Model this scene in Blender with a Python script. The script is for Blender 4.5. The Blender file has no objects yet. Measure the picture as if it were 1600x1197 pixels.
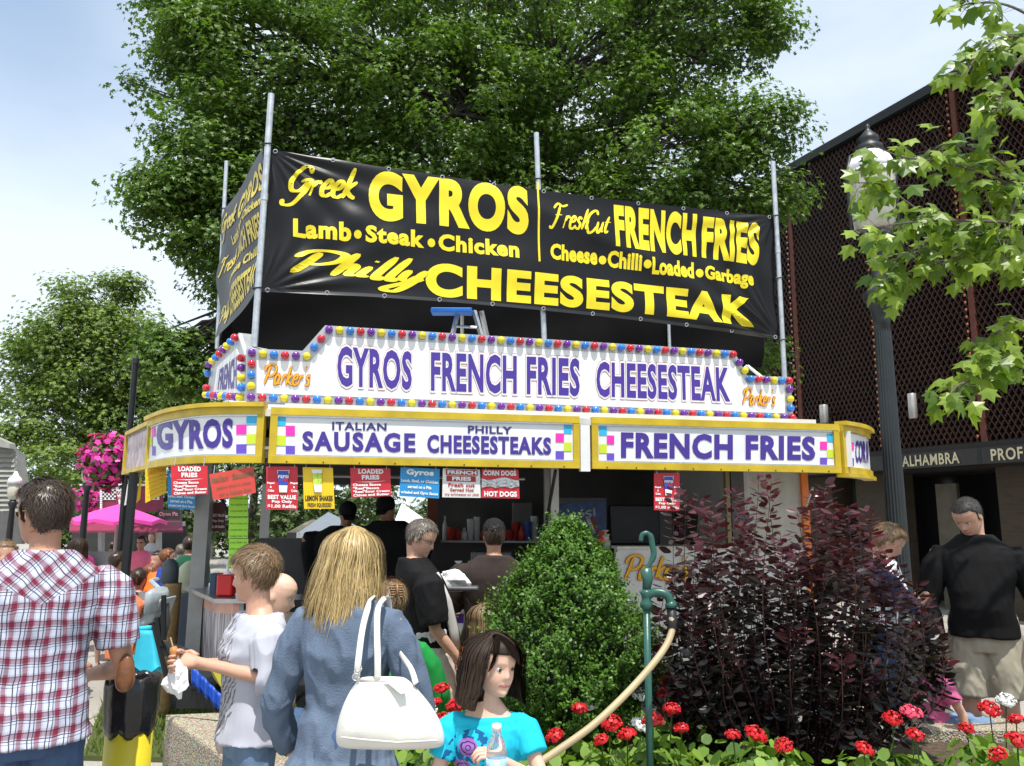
import bpy, bmesh, math, random
import numpy as np
from mathutils import Vector as V, Matrix, noise
S=bpy.context.scene; COL=S.collection
R=math.radians
# ---------------- camera, sky, sun, exposure ----------------
CH=1.65; PITCH=R(9.6); ROLL=R(.3); F=1244.0
cd=bpy.data.cameras.new('camera'); cam=bpy.data.objects.new('camera',cd); COL.objects.link(cam)
CM=Matrix.Rotation(R(90)+PITCH,3,'X')@Matrix.Rotation(ROLL,3,'Z')
cam.matrix_world=Matrix.Translation((0,0,CH))@CM.to_4x4()
cd.lens=F/1600*36; cd.sensor_width=36; cd.clip_start=.05; cd.clip_end=2000; S.camera=cam
def ray(px,py): return CM@V(((px-800)/F,(598.5-py)/F,-1))
SUN_EL,SUN_AZ=R(68),R(14)      # azimuth measured from behind the camera towards the right
sd=bpy.data.lights.new('sun','SUN'); sd.energy=4.9; sd.angle=R(.55); sd.color=(1,.955,.88)
so=bpy.data.objects.new('sun',sd); COL.objects.link(so)
sdir=V((math.sin(SUN_AZ)*math.cos(SUN_EL),-math.cos(SUN_AZ)*math.cos(SUN_EL),math.sin(SUN_EL)))
so.rotation_euler=sdir.to_track_quat('Z','Y').to_euler(); so.location=(0,-5,20)
W=bpy.data.worlds.new('World'); S.world=W; W.use_nodes=True; nt=W.node_tree; N=nt.nodes; L=nt.links
bg=N['Background']; sky=N.new('ShaderNodeTexSky'); sky.sky_type='NISHITA'; sky.sun_disc=False
sky.sun_elevation=SUN_EL; sky.sun_rotation=math.atan2(sdir.x,sdir.y); sky.air_density=1.0; sky.dust_density=.6; sky.ozone_density=1.6
tc=N.new('ShaderNodeTexCoord'); mp=N.new('ShaderNodeMapping'); mp.inputs['Scale'].default_value=(1,1,2.6); mp.inputs['Location'].default_value=(.35,.1,.2)
n1=N.new('ShaderNodeTexNoise'); n1.inputs['Scale'].default_value=1.7; n1.inputs['Detail'].default_value=7; n1.inputs['Roughness'].default_value=.52
cr=N.new('ShaderNodeValToRGB'); cr.color_ramp.elements[0].position=.27; cr.color_ramp.elements[1].position=.54
cr.color_ramp.elements[0].color=(.55,.55,.55,1); cr.color_ramp.elements[1].color=(.93,.93,.93,1)
mx=N.new('ShaderNodeMixRGB'); mx.inputs[2].default_value=(7.0,7.7,8.4,1)
L.new(tc.outputs['Generated'],mp.inputs[0]); L.new(mp.outputs[0],n1.inputs['Vector']); L.new(n1.outputs['Fac'],cr.inputs[0])
dk=N.new('ShaderNodeVectorMath'); dk.operation='DISTANCE'; dk.inputs[1].default_value=tuple(ray(30,-60).normalized()); L.new(tc.outputs['Generated'],dk.inputs[0])
mr=N.new('ShaderNodeMapRange'); mr.inputs[1].default_value=.0; mr.inputs[2].default_value=.27; mr.inputs[3].default_value=.28; mr.inputs[4].default_value=1; L.new(dk.outputs['Value'],mr.inputs[0])
mm=N.new('ShaderNodeMath'); mm.operation='MULTIPLY'; L.new(cr.outputs[0],mm.inputs[0]); L.new(mr.outputs[0],mm.inputs[1]); L.new(mm.outputs[0],mx.inputs[0]); tn=N.new('ShaderNodeMixRGB'); tn.blend_type='MULTIPLY'; tn.inputs[0].default_value=1; tn.inputs[2].default_value=(1.2,1.42,1.45,1); L.new(sky.outputs[0],tn.inputs[1]); L.new(tn.outputs[0],mx.inputs[1]); L.new(mx.outputs[0],bg.inputs[0]); bg.inputs[1].default_value=.12
vs=S.view_settings; vs.view_transform='Standard'; vs.look='None'; vs.exposure=.25; vs.gamma=1; vs.use_curve_mapping=False
# ---------------- helpers ----------------
CP=V((0,0,CH))
def at(px,py,Y): d=ray(px,py); return CP+d*(Y/d.y)
def onz(px,py,z): d=ray(px,py); return CP+d*((z-CH)/d.z)
class Pl:
    def __init__(s,p,n): s.p=V(p); s.n=V(n).normalized()
    def __call__(s,px,py,lift=0): d=ray(px,py); return CP+d*((s.p-CP).dot(s.n)/d.dot(s.n))+s.n*lift
def vplane(px,py,Y,deg):   # vertical plane through that point; deg = yaw of its horizontal line
    a=R(deg); return Pl(at(px,py,Y),(math.sin(a),-math.cos(a),0))
MATS={}
def mat(name,col,rough=.6,metal=0,var=.12,vs=8,bump=0,bs=40,trans=0,spec=.5,em=0,coat=0,wear=0):
    if name in MATS: return MATS[name]
    m=bpy.data.materials.new(name); m.use_nodes=True; t=m.node_tree; n=t.nodes; l=t.links; b=n['Principled BSDF']
    b.inputs['Roughness'].default_value=rough; b.inputs['Metallic'].default_value=metal; b.inputs['Specular IOR Level'].default_value=spec
    if coat: b.inputs['Coat Weight'].default_value=coat
    c=n.new('ShaderNodeTexCoord'); z=n.new('ShaderNodeTexNoise'); z.inputs['Scale'].default_value=vs; z.inputs['Detail'].default_value=5
    l.new(c.outputs['Object'],z.inputs['Vector'])
    r=n.new('ShaderNodeMapRange'); r.inputs[1].default_value=.3; r.inputs[2].default_value=.7; r.inputs[3].default_value=1-var; r.inputs[4].default_value=1+var
    l.new(z.outputs['Fac'],r.inputs[0])
    x=n.new('ShaderNodeMixRGB'); x.blend_type='MULTIPLY'; x.inputs[0].default_value=1; x.inputs[1].default_value=(*col,1); l.new(r.outputs[0],x.inputs[2])
    l.new(x.outputs[0],b.inputs['Base Color'])
    if bump:
        z2=n.new('ShaderNodeTexNoise'); z2.inputs['Scale'].default_value=bs; z2.inputs['Detail'].default_value=4; l.new(c.outputs['Object'],z2.inputs['Vector'])
        bp=n.new('ShaderNodeBump'); bp.inputs['Strength'].default_value=bump; bp.inputs['Distance'].default_value=.01; l.new(z2.outputs['Fac'],bp.inputs['Height']); l.new(bp.outputs[0],b.inputs['Normal'])
    if trans: b.inputs['Transmission Weight'].default_value=trans
    if em: b.inputs['Emission Color'].default_value=(*col,1); b.inputs['Emission Strength'].default_value=em
    m['_c']=col; MATS[name]=m; return m
def leafmat(name,c1,c2,trans=.35,rough=.45,spec=.4):
    if name in MATS: return MATS[name]
    m=bpy.data.materials.new(name); m.use_nodes=True; t=m.node_tree; n=t.nodes; l=t.links; b=n['Principled BSDF']
    a=n.new('ShaderNodeAttribute'); a.attribute_name='tint'
    x=n.new('ShaderNodeMixRGB'); x.inputs[1].default_value=(*c1,1); x.inputs[2].default_value=(*c2,1); l.new(a.outputs['Fac'],x.inputs[0])
    l.new(x.outputs[0],b.inputs['Base Color']); b.inputs['Roughness'].default_value=rough; b.inputs['Specular IOR Level'].default_value=spec
    tr=n.new('ShaderNodeBsdfTranslucent'); g=n.new('ShaderNodeMixRGB'); g.blend_type='MULTIPLY'; g.inputs[0].default_value=1; g.inputs[2].default_value=(1.25,1.35,.55,1)
    l.new(x.outputs[0],g.inputs[1]); l.new(g.outputs[0],tr.inputs[0])
    mi=n.new('ShaderNodeMixShader'); mi.inputs[0].default_value=trans; o=n['Material Output']
    l.new(b.outputs[0],mi.inputs[1]); l.new(tr.outputs[0],mi.inputs[2]); l.new(mi.outputs[0],o.inputs[0]); MATS[name]=m; return m
WL={}   # world location of every object made
def props(o,label=None,cat=None,group=None,kind=None):
    if label: o['label']=label
    if cat: o['category']=cat
    if group: o['group']=group
    if kind: o['kind']=kind
    return o
def thing(name,loc,label,cat,group=None):
    o=bpy.data.objects.new(name,None); COL.objects.link(o); o.location=loc; o.empty_display_size=.1; WL[o.name]=V(loc)
    return props(o,label,cat,group)
def link(name,me,loc,parent=None):
    o=bpy.data.objects.new(name,me); COL.objects.link(o); loc=V(loc); WL[o.name]=loc
    if parent: o.parent=parent; o.location=loc-WL[parent.name]
    else: o.location=loc
    return o
def npmesh(name,vs,fs,mats,smooth=False,tint=None,attr=None,fm=None):
    """vs (n,3) array; fs list of faces or (m,k) array"""
    vs=np.asarray(vs,dtype=np.float32); me=bpy.data.meshes.new(name); me.vertices.add(len(vs)); me.vertices.foreach_set('co',vs.ravel())
    if isinstance(fs,np.ndarray):
        k=fs.shape[1]; flat=fs.astype(np.int32).ravel(); tot=np.full(len(fs),k,np.int32); st=np.arange(len(fs),dtype=np.int32)*k
    else:
        tot=np.array([len(f) for f in fs],np.int32); flat=np.array([i for f in fs for i in f],np.int32); st=np.concatenate(([0],np.cumsum(tot)[:-1])).astype(np.int32) if len(tot) else tot
    me.loops.add(len(flat)); me.loops.foreach_set('vertex_index',flat); me.polygons.add(len(tot)); me.polygons.foreach_set('loop_start',st)
    try: me.polygons.foreach_set('loop_total',tot)
    except Exception: pass
    for m in (mats if isinstance(mats,(list,tuple)) else [mats]): me.materials.append(m)
    if fm is not None: me.polygons.foreach_set('material_index',np.asarray(fm,np.int32))
    me.polygons.foreach_set('use_smooth',np.full(len(tot),bool(smooth)))
    if tint is not None: a=me.attributes.new('tint','FLOAT','POINT'); a.data.foreach_set('value',np.asarray(tint,np.float32))
    if attr is not None: a=me.attributes.new('rest','FLOAT_VECTOR','POINT'); a.data.foreach_set('vector',np.asarray(attr,np.float32).ravel())
    me.update(calc_edges=True); me.validate(); return me
def addmesh(name,vs,fs,mats,parent=None,smooth=False,tint=None,attr=None,fm=None,origin=None,**kw):
    vs=np.asarray(vs,dtype=np.float64).reshape(-1,3)
    if origin is None: lo=vs.min(0); hi=vs.max(0); origin=((lo[0]+hi[0])/2,(lo[1]+hi[1])/2,lo[2])
    me=npmesh(name,vs-np.array(origin),fs,mats,smooth,tint,attr,fm)
    return props(link(name,me,origin,parent),**kw)
class MB:
    def __init__(s): s.v=[];s.f=[];s.m=[];s.cur=0
    def add(s,vs,fs):
        o=len(s.v); s.v+= [tuple(v) for v in vs]; s.f+=[[i+o for i in f] for f in fs]; s.m+=[s.cur]*len(fs); return s
    def box(s,c,d,rz=0,M=None,bev=0):
        x,y,z=d[0]/2,d[1]/2,d[2]/2; 
        if bev:
            b=min(bev,x*.9,y*.9,z*.9); P=[]
            for sx in(-1,1):
                for sy in(-1,1):
                    for sz in(-1,1): P+= [V((sx*(x-b),sy*(y-b),sz*z)),V((sx*(x-b),sy*y,sz*(z-b))),V((sx*x,sy*(y-b),sz*(z-b)))]
            bm=bmesh.new(); [bm.verts.new(p) for p in P]; bmesh.ops.convex_hull(bm,input=bm.verts); bm.verts.ensure_lookup_table(); bm.verts.index_update()
            vs=[v.co.copy() for v in bm.verts]; fs=[[v.index for v in f.verts] for f in bm.faces]; bm.free()
        else:
            vs=[V((i*x,j*y,k*z)) for i in(-1,1) for j in(-1,1) for k in(-1,1)]
            fs=[[0,1,3,2],[4,6,7,5],[0,4,5,1],[2,3,7,6],[0,2,6,4],[1,5,7,3]]
        q=M if M is not None else Matrix.Rotation(rz,3,'Z'); return s.add([V(c)+q@p for p in vs],fs)
    def tube(s,pts,rad,seg=8,cap=True,sq=None,ref=None):
        pts=[V(p) for p in pts]; n=len(pts); rad=rad if hasattr(rad,'__len__') else [rad]*n; vs=[];fs=[]; up=None
        for i,p in enumerate(pts):
            t=(pts[min(i+1,n-1)]-pts[max(i-1,0)]).normalized()
            if up is None: up=V(ref) if ref else (V((0,0,1)) if abs(t.z)<.9 else V((0,1,0)))
            a=t.cross(up); a=a.normalized() if a.length>1e-5 else V((1,0,0)); b=a.cross(t).normalized(); 
            if not ref: up=b
            r=rad[i]; ra,rb=(r if hasattr(r,'__len__') else (r,r))
            for k in range(seg):
                th=2*math.pi*k/seg; vs.append(p+a*(ra*math.cos(th))+b*(rb*math.sin(th)))
        for i in range(n-1):
            for k in range(seg):
                k2=(k+1)%seg; fs.append([i*seg+k,i*seg+k2,(i+1)*seg+k2,(i+1)*seg+k])
        if cap: fs+= [list(range(seg))[::-1],[(n-1)*seg+k for k in range(seg)]]
        return s.add(vs,fs)
    def lathe(s,c,prof,seg=24,flute=0):
        c=V(c); vs=[];fs=[]; n=len(prof)
        for (r,z) in prof:
            for k in range(seg):
                th=2*math.pi*k/seg; rr=r*(1-flute*(k%2)); vs.append(c+V((rr*math.cos(th),rr*math.sin(th),z)))
        for i in range(n-1):
            for k in range(seg): k2=(k+1)%seg; fs.append([i*seg+k,i*seg+k2,(i+1)*seg+k2,(i+1)*seg+k])
        fs+=[list(range(seg))[::-1],[(n-1)*seg+k for k in range(seg)]]; return s.add(vs,fs)
    def ball(s,c,r,seg=10,rings=7):
        r=r if hasattr(r,'__len__') else (r,r,r); c=V(c); vs=[c+V((0,0,-r[2]))];fs=[]
        for i in range(1,rings):
            ph=math.pi*i/rings-math.pi/2
            for k in range(seg): th=2*math.pi*k/seg; vs.append(c+V((r[0]*math.cos(ph)*math.cos(th),r[1]*math.cos(ph)*math.sin(th),r[2]*math.sin(ph))))
        vs.append(c+V((0,0,r[2]))); n=len(vs)
        for k in range(seg):
            k2=(k+1)%seg; fs.append([0,1+k2,1+k]); fs.append([n-1,n-1-seg+k,n-1-seg+k2])
            for i in range(rings-2): a=1+i*seg; fs.append([a+k,a+k2,a+seg+k2,a+seg+k])
        return s.add(vs,fs)
    def prism(s,poly,off):     # poly: 3-D points of one face, extruded by vector off (poly is the front, off points to the back)
        n=len(poly); off=V(off); a=[V(p) for p in poly]; vs=a+[p+off for p in a]
        return s.add(vs,[list(range(n)),[n+i for i in range(n)][::-1]]+[[i,i+n,(i+1)%n+n,(i+1)%n] for i in range(n)])
    def quad(s,*p): return s.add(p,[list(range(len(p)))])
    def build(s,name,m,parent=None,smooth=False,**kw):
        return addmesh(name,[tuple(v) for v in s.v],s.f,m,parent,smooth,fm=s.m,**kw)
def bilin(TL,TR,BR,BL,n=None):
    TL,TR,BR,BL=map(V,(TL,TR,BR,BL)); nn=(TR-TL).cross(TL-BL).normalized()
    if nn.dot(CP-TL)<0: nn=-nn
    return lambda u,v,lift=0:(TL*(1-u)+TR*u)*(1-v)+(BL*(1-u)+BR*u)*v+nn*lift
# ---- lettering ----
_tc={}
def text2d(s,off=.03,spc=1.06,res=3):
    k=(s,off,spc,res)
    if k in _tc: return _tc[k]
    c=bpy.data.curves.new('text','FONT'); c.body=s; c.offset=off; c.space_character=spc; c.resolution_u=res
    o=bpy.data.objects.new('text',c); me=bpy.data.meshes.new_from_object(o)
    vs=[(v.co.x,v.co.y) for v in me.vertices]; fs=[list(p.vertices) for p in me.polygons]
    bpy.data.objects.remove(o); bpy.data.meshes.remove(me); bpy.data.curves.remove(c)
    _tc[k]=(vs,fs); return _tc[k]
GL={'G':(.82,[[(.78,.78),(.6,.99),(.33,.9),(.1,.5),(.2,.16),(.48,.14),(.68,.45)],[(.45,.48),(.8,.52),(.66,.1),(.38,-.3),(.05,-.38),(-.05,-.2)]]),
'P':(.82,[[(.34,.92),(.24,.5),(.1,-.02)],[(-.05,.66),(.1,.92),(.45,1.02),(.82,.88),(.78,.58),(.5,.42),(.25,.44)]]),
'F':(.8,[[(.42,.92),(.34,.4),(.16,.0),(-.05,.04)],[(.02,.78),(.25,1.0),(.55,.92),(.9,1.02)],[(.2,.5),(.62,.53)]]),
'C':(.72,[[(.76,.82),(.58,1.0),(.22,.75),(.07,.35),(.22,.02),(.5,.06),(.74,.26)]]),
'r':(.40,[[(.13,.52),(.07,0)],[(.09,.28),(.24,.5),(.4,.44)]]),
'e':(.42,[[(.05,.26),(.28,.32),(.36,.46),(.24,.55),(.07,.35),(.09,.08),(.26,0),(.46,.14)]]),
'k':(.5,[[(.22,1.0),(.14,.5),(.05,0)],[(.44,.56),(.16,.28),(.3,.1),(.5,.0)]]),
'h':(.5,[[(.22,1.0),(.14,.5),(.05,0)],[(.09,.25),(.25,.52),(.36,.42),(.32,.1),(.48,.06)]]),
'i':(.27,[[(.13,.52),(.06,.1),(.24,.06)],[(.17,.72),(.19,.78)]]),
'l':(.28,[[(.22,1.0),(.09,.2),(.14,.0),(.28,.1)]]),
'y':(.5,[[(.1,.5),(.06,.15),(.22,.05),(.36,.28)],[(.42,.52),(.32,0),(.1,-.42),(-.16,-.36),(.12,-.1),(.5,.15)]]),
's':(.42,[[(.38,.46),(.22,.54),(.13,.38),(.3,.22),(.24,.02),(.02,.06)]]),
'u':(.52,[[(.1,.5),(.05,.12),(.18,.0),(.34,.25)],[(.42,.52),(.36,.1),(.5,.05)]]),
't':(.38,[[(.22,.85),(.1,.2),(.18,.0),(.34,.08)],[(0,.52),(.38,.55)]]),
'a':(.54,[[(.38,.42),(.22,.54),(.06,.3),(.1,.02),(.25,.06),(.38,.3)],[(.42,.52),(.37,.1),(.52,.05)]]),
"'":(.16,[[(.1,1.02),(.04,.78)]]),' ':(.22,[])}
def catm(p,n=6):
    if len(p)<3: return [V((*a,0)) if len(a)==2 else V(a) for a in p]
    P=[V((*a,0)) if len(a)==2 else V(a) for a in p]; P=[P[0]*2-P[1]]+P+[P[-1]*2-P[-2]]; o=[]
    for i in range(1,len(P)-2):
        for k in range(n):
            t=k/n; a,b,c,d=P[i-1:i+3]; o.append(.5*((2*b)+(c-a)*t+(2*a-5*b+4*c-d)*t*t+(3*b-a-3*c+d)*t**3))
    o.append(P[-2]); return o
def script2d(s,w=.075,sh=.28):
    vs=[];fs=[];z=[];x=0;layer=0
    for ch in s:
        adv,st=GL[ch]
        for q in st:
            p=catm(q); n=len(p); o=len(vs)
            for i,a in enumerate(p):
                t=(p[min(i+1,n-1)]-p[max(i-1,0)]).normalized(); nb=V((-t.y,t.x,0)); e=min(1,min(i,n-1-i)/2.5+.45)
                h=w*(.55+.65*abs(t.y))*e if w>0 else 0
                for sg in(-1,1): b=a+nb*h*sg; vs.append((x+b.x+b.y*sh,b.y)); z.append(layer)
            for i in range(n-1): fs.append([o+2*i,o+2*i+2,o+2*i+3,o+2*i+1])
            layer+=1
        x+=adv
    return vs,fs,z
def place2d(name,vs,fs,mp,m,parent,lift=.003,box=(0,0,1,1),cuts=(0,0),z=None,bb=None,**kw):
    A=np.array(vs); lo=A.min(0) if bb is None else np.array(bb[:2]); hi=A.max(0) if bb is None else np.array(bb[2:])
    A=(A-lo)/(hi-lo); bm=bmesh.new(); bv=[bm.verts.new((a[0],a[1],0 if z is None else z[i]*.0004)) for i,a in enumerate(A)]
    for f in fs:
        try: bm.faces.new([bv[i] for i in f])
        except ValueError: pass
    for ax,n in ((0,cuts[0]),(1,cuts[1])):
        for i in range(1,n):
            bmesh.ops.bisect_plane(bm,geom=bm.verts[:]+bm.edges[:]+bm.faces[:],plane_co=(i/n,i/n,0),plane_no=(1,0,0) if ax==0 else (0,1,0))
    bm.verts.index_update(); x0,y0,x1,y1=box
    P=[mp(x0+(x1-x0)*v.co.x,y0+(y1-y0)*(1-v.co.y),lift+v.co.z) for v in bm.verts]; Fs=[[v.index for v in f.verts] for f in bm.faces]; bm.free()
    return addmesh(name,[tuple(p) for p in P],Fs,m,parent,**kw)
def text(s,mp,m,parent,box=(0,0,1,1),off=.03,spc=1.06,lift=.003,cuts=(0,0),name='lettering',bb=None,res=3,**kw):
    vs,fs=text2d(s,off,spc,res); return place2d(name,vs,fs,mp,m,parent,lift,box,cuts,bb=bb,**kw)
def script(s,mp,m,parent,box=(0,0,1,1),w=.075,lift=.003,cuts=(0,0),name='lettering',bb=None,**kw):
    vs,fs,z=script2d(s,w); return place2d(name,vs,fs,mp,m,parent,lift,box,cuts,z,bb=bb,**kw)
def pxquad(pl,TL,TR,BR,BL): return bilin(pl(*TL),pl(*TR),pl(*BR),pl(*BL))
def rect2d(mp,x0,y0,x1,y1,lift=0): return [mp(x0,y0,lift),mp(x0,y1,lift),mp(x1,y1,lift),mp(x1,y0,lift)]
def smoothnoise(P,sc,seed=0):
    """cheap numpy wrinkle noise in -1..1 from sums of warped sines"""
    r=np.random.RandomState(seed); P=np.asarray(P)*sc; o=np.zeros(len(P)); w=P+.6*np.sin(P[:,[1,2,0]]*1.3+r.rand(3)*6)
    for k in range(5):
        d=r.randn(3); d/=np.linalg.norm(d); o+=np.sin(w@d*(1+.55*k)+r.rand()*6.28+1.2*np.sin(w@r.randn(3)*.6))/(1+.4*k)
    return o/2.6
# ---------------- materials ----------------
yel=mat('yellow_paint',(.52,.37,.012),.42,var=.2,vs=5,bump=.08); whi=mat('white_panel',(.74,.75,.76),.35,var=.07,vs=3); cream=mat('cream_trim',(.62,.60,.54),.5)
purp=mat('purple_vinyl',(.055,.025,.26),.4,var=.05); navy=mat('dark_purple_vinyl',(.035,.02,.16),.4,var=.05); red_o=mat('red_vinyl',(.45,.01,.03),.4); 
cyan=mat('cyan_vinyl',(.03,.42,.72),.4,var=.04); mag=mat('magenta_vinyl',(.80,.03,.42),.4,var=.04); lime=mat('lime_vinyl',(.55,.68,.03),.4,var=.04); viol=mat('violet_vinyl',(.13,.07,.50),.4,var=.04)
alum=mat('brushed_aluminium',(.55,.56,.58),.32,.85,var=.1,vs=30); galv=mat('galvanised_steel',(.50,.53,.56),.42,.7,var=.18,vs=22,bump=.1)
blk=mat('black_vinyl_banner',(.006,.006,.007),.36,var=.25,vs=3,bump=.12,bs=9,spec=.3); byel=mat('yellow_banner_print',(.82,.66,.01),.45,var=.06)
orange_l=mat('orange_script',(.85,.36,.01),.4); gold=mat('gold_script',(.72,.42,.01),.4); dark=mat('dark_interior',(.03,.03,.032),.6); blackm=mat('black_metal',(.012,.013,.014),.4,.3,bump=.05)
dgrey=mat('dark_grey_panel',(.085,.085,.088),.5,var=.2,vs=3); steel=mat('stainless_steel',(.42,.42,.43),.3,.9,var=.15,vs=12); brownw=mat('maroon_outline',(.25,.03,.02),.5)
rubber=mat('black_rubber',(.012,.012,.012),.7)
# ---------------- ground ----------------
def pave():
    m=bpy.data.materials.new('concrete_paving'); m.use_nodes=True; t=m.node_tree; n=t.nodes; l=t.links; b=n['Principled BSDF']
    c=n.new('ShaderNodeTexCoord'); z=n.new('ShaderNodeTexNoise'); z.inputs['Scale'].default_value=.8; z.inputs['Detail'].default_value=8
    z2=n.new('ShaderNodeTexNoise'); z2.inputs['Scale'].default_value=60; z2.inputs['Detail'].default_value=3
    for q in(z,z2): l.new(c.outputs['Object'],q.inputs['Vector'])
    r=n.new('ShaderNodeValToRGB'); r.color_ramp.elements[0].position=.3; r.color_ramp.elements[0].color=(.24,.225,.20,1); r.color_ramp.elements[1].position=.7; r.color_ramp.elements[1].color=(.36,.335,.30,1)
    l.new(z.outputs['Fac'],r.inputs[0]); x=n.new('ShaderNodeMixRGB'); x.blend_type='OVERLAY'; x.inputs[0].default_value=.45; l.new(r.outputs[0],x.inputs[1]); l.new(z2.outputs['Fac'],x.inputs[2])
    l.new(x.outputs[0],b.inputs['Base Color']); b.inputs['Roughness'].default_value=.85
    bp=n.new('ShaderNodeBump'); bp.inputs['Strength'].default_value=.25; bp.inputs['Distance'].default_value=.01; l.new(z2.outputs['Fac'],bp.inputs['Height']); l.new(bp.outputs[0],b.inputs['Normal']); return m
pav=pave()
MB().quad((-60,-6,-.01),(60,-6,-.01),(60,90,-.01),(-60,90,-.01)).build('ground',mat('joint_dirt',(.10,.09,.08),.9),kind='structure')
pv=thing('paving',(0,0,0),None,None); pv['kind']='structure'
slab=None; rr=random.Random(4)
b=MB(); b.box((0,0,-.03),(1.475,1.475,.08),bev=.012); slab=b
for i in range(-5,8):
    for j in range(-1,14):
        x=i*1.5+.3; y=j*1.5+.2
        if slab.__class__ is MB:
            o=slab.build('slab',pav,pv,origin=(0,0,0)); slabme=o.data; o.location=(x,y,0); slab=0
        else: o=link('slab',slabme,(x,y,rr.uniform(-.003,.002)),pv)
b=MB()
for i in range(-26,30):
    for j in range(-3,40):
        if -5<=i<8 and -1<=j<14: continue
        if i%2 or j%2: continue
        b.box((i*1.5+1.05,j*1.5+.95,-.03),(2.98,2.98,.08))
b.build('far_slabs',pav,pv,kind='stuff')
# grass lawn left of the trailer
gp=[onz(250,1048,.03),onz(335,1046,.03),onz(345,975,.03),onz(300,962,.03)]
lawnpoly=[V((-2.9,5.75,0)),V((-2.05,5.7,0)),V((-2.6,9.5,0)),V((-4.2,12.2,0)),V((-5.6,12.2,0))]
MB().prism([p+V((0,0,.045)) for p in lawnpoly],(0,0,-.04)).build('lawn',mat('soil_grass',(.06,.075,.02),.95),kind='structure')
def inpoly(x,y,P):
    c=False;n=len(P)
    for i in range(n):
        a,b=P[i],P[i-1]
        if (a.y>y)!=(b.y>y) and x<(b.x-a.x)*(y-a.y)/(b.y-a.y)+a.x: c=not c
    return c
vs_=[];fs_=[];ti=[];rr=random.Random(2)
for k in range(26000):
    x=rr.uniform(-5.6,-2);y=rr.uniform(5.7,12.2)
    if not inpoly(x,y,lawnpoly): continue
    h=rr.uniform(.03,.075);a=rr.uniform(0,6.28);w=.004+.0006*y;lx,ly=rr.uniform(-.03,.03),rr.uniform(-.03,.03)
    o=len(vs_);vs_+= [(x-w*math.cos(a),y-w*math.sin(a),.045),(x+w*math.cos(a),y+w*math.sin(a),.045),(x+lx,y+ly,.045+h)];fs_.append([o,o+1,o+2]);t=rr.random();ti+=[t]*3
addmesh('grass',vs_,fs_,leafmat('grass_blade',(.06,.11,.015),(.20,.26,.05),.3),tint=ti,label='short green grass of the lawn left of the trailer',cat='grass',kind='stuff') if 0 else props(addmesh('grass',vs_,fs_,leafmat('grass_blade',(.06,.11,.015),(.20,.26,.05),.3),tint=ti),'short green grass of the lawn left of the trailer','grass',kind='stuff')
# ---------------- concession trailer ----------------
TH=11; c11,s11=math.cos(R(TH)),math.sin(R(TH)); AX=V((c11,s11,0)); AN=V((s11,-c11,0))
A0=vplane(418,722,5.6,TH)
zt=A0(866,650).z; zb=A0(866,731.5).z
trailer=thing('concession_trailer',(0,7.4,0),'white concession trailer with yellow awning frames selling gyros, sausage and french fries','food trailer')
def axis(px): p=A0(px,690); return V((p.x,p.y,0))   # ground-plan point on awning front
XL=axis(413); XR=axis(1312)
# plan outline of the awning: left end, rounded corner, straight front, rounded corner
def planpt(px,Y): return V(((px-800)/F*Y*1.0,Y,0))
def plan(px,Y): p=at(px,690,Y); return V((p.x,p.y,0))
leftcurve=catm([plan(232,6.45),plan(262,5.98),plan(310,5.68),plan(362,5.60),plan(413,XL.y)],5)
leftside=[plan(198,7.35)]
rightcurve=catm([XR,plan(1336,6.62),plan(1350,6.82),plan(1357,7.1)],4)
outline=leftside+leftcurve+rightcurve+[plan(1352,7.6)]
def strip(pts,z0,z1,off,name,m,parent,th=.03):
    """vertical wall following plan points"""
    b=MB(); n=len(pts); vs=[]
    for i,p in enumerate(pts):
        t=(pts[min(i+1,n-1)]-pts[max(i-1,0)]).normalized(); nn=V((t.y,-t.x,0))
        a=p+nn*off; c=p+nn*(off-th)
        vs+= [V((a.x,a.y,z0)),V((a.x,a.y,z1)),V((c.x,c.y,z1)),V((c.x,c.y,z0))]
    fs=[]
    for i in range(n-1):
        for k in range(4): fs.append([i*4+k,(i+1)*4+k,(i+1)*4+(k+1)%4,i*4+(k+1)%4])
    fs+=[[0,1,2,3],[(n-1)*4+k for k in(3,2,1,0)]]
    b.add(vs,fs); return b.build(name,m,parent)
HB=.052
# roof and soffit slabs
body_f=.95
FL=A0(330,690)-AN*body_f; FR=A0(1262,690)-AN*body_f; FL=V((FL.x,FL.y,0)); FR=V((FR.x,FR.y,0)); BK=-AN*2.3
BL_,BR_=FL+BK,FR+BK
ztm=(zt+zb)/2
def poly3(pts,z): return [V((p.x,p.y,z)) for p in pts]
MB().prism(poly3(outline+[BR_,BL_],zt-.012),(0,0,-.05)).build('roof',cream,trailer)
inner=[p-((p-V((.5,8,0))).normalized()*.05) for p in outline]
MB().prism(poly3(inner+[FR,FL],zb+.10),(0,0,.02)).build('soffit',mat('soffit_grey',(.35,.35,.34),.6),trailer)
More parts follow.
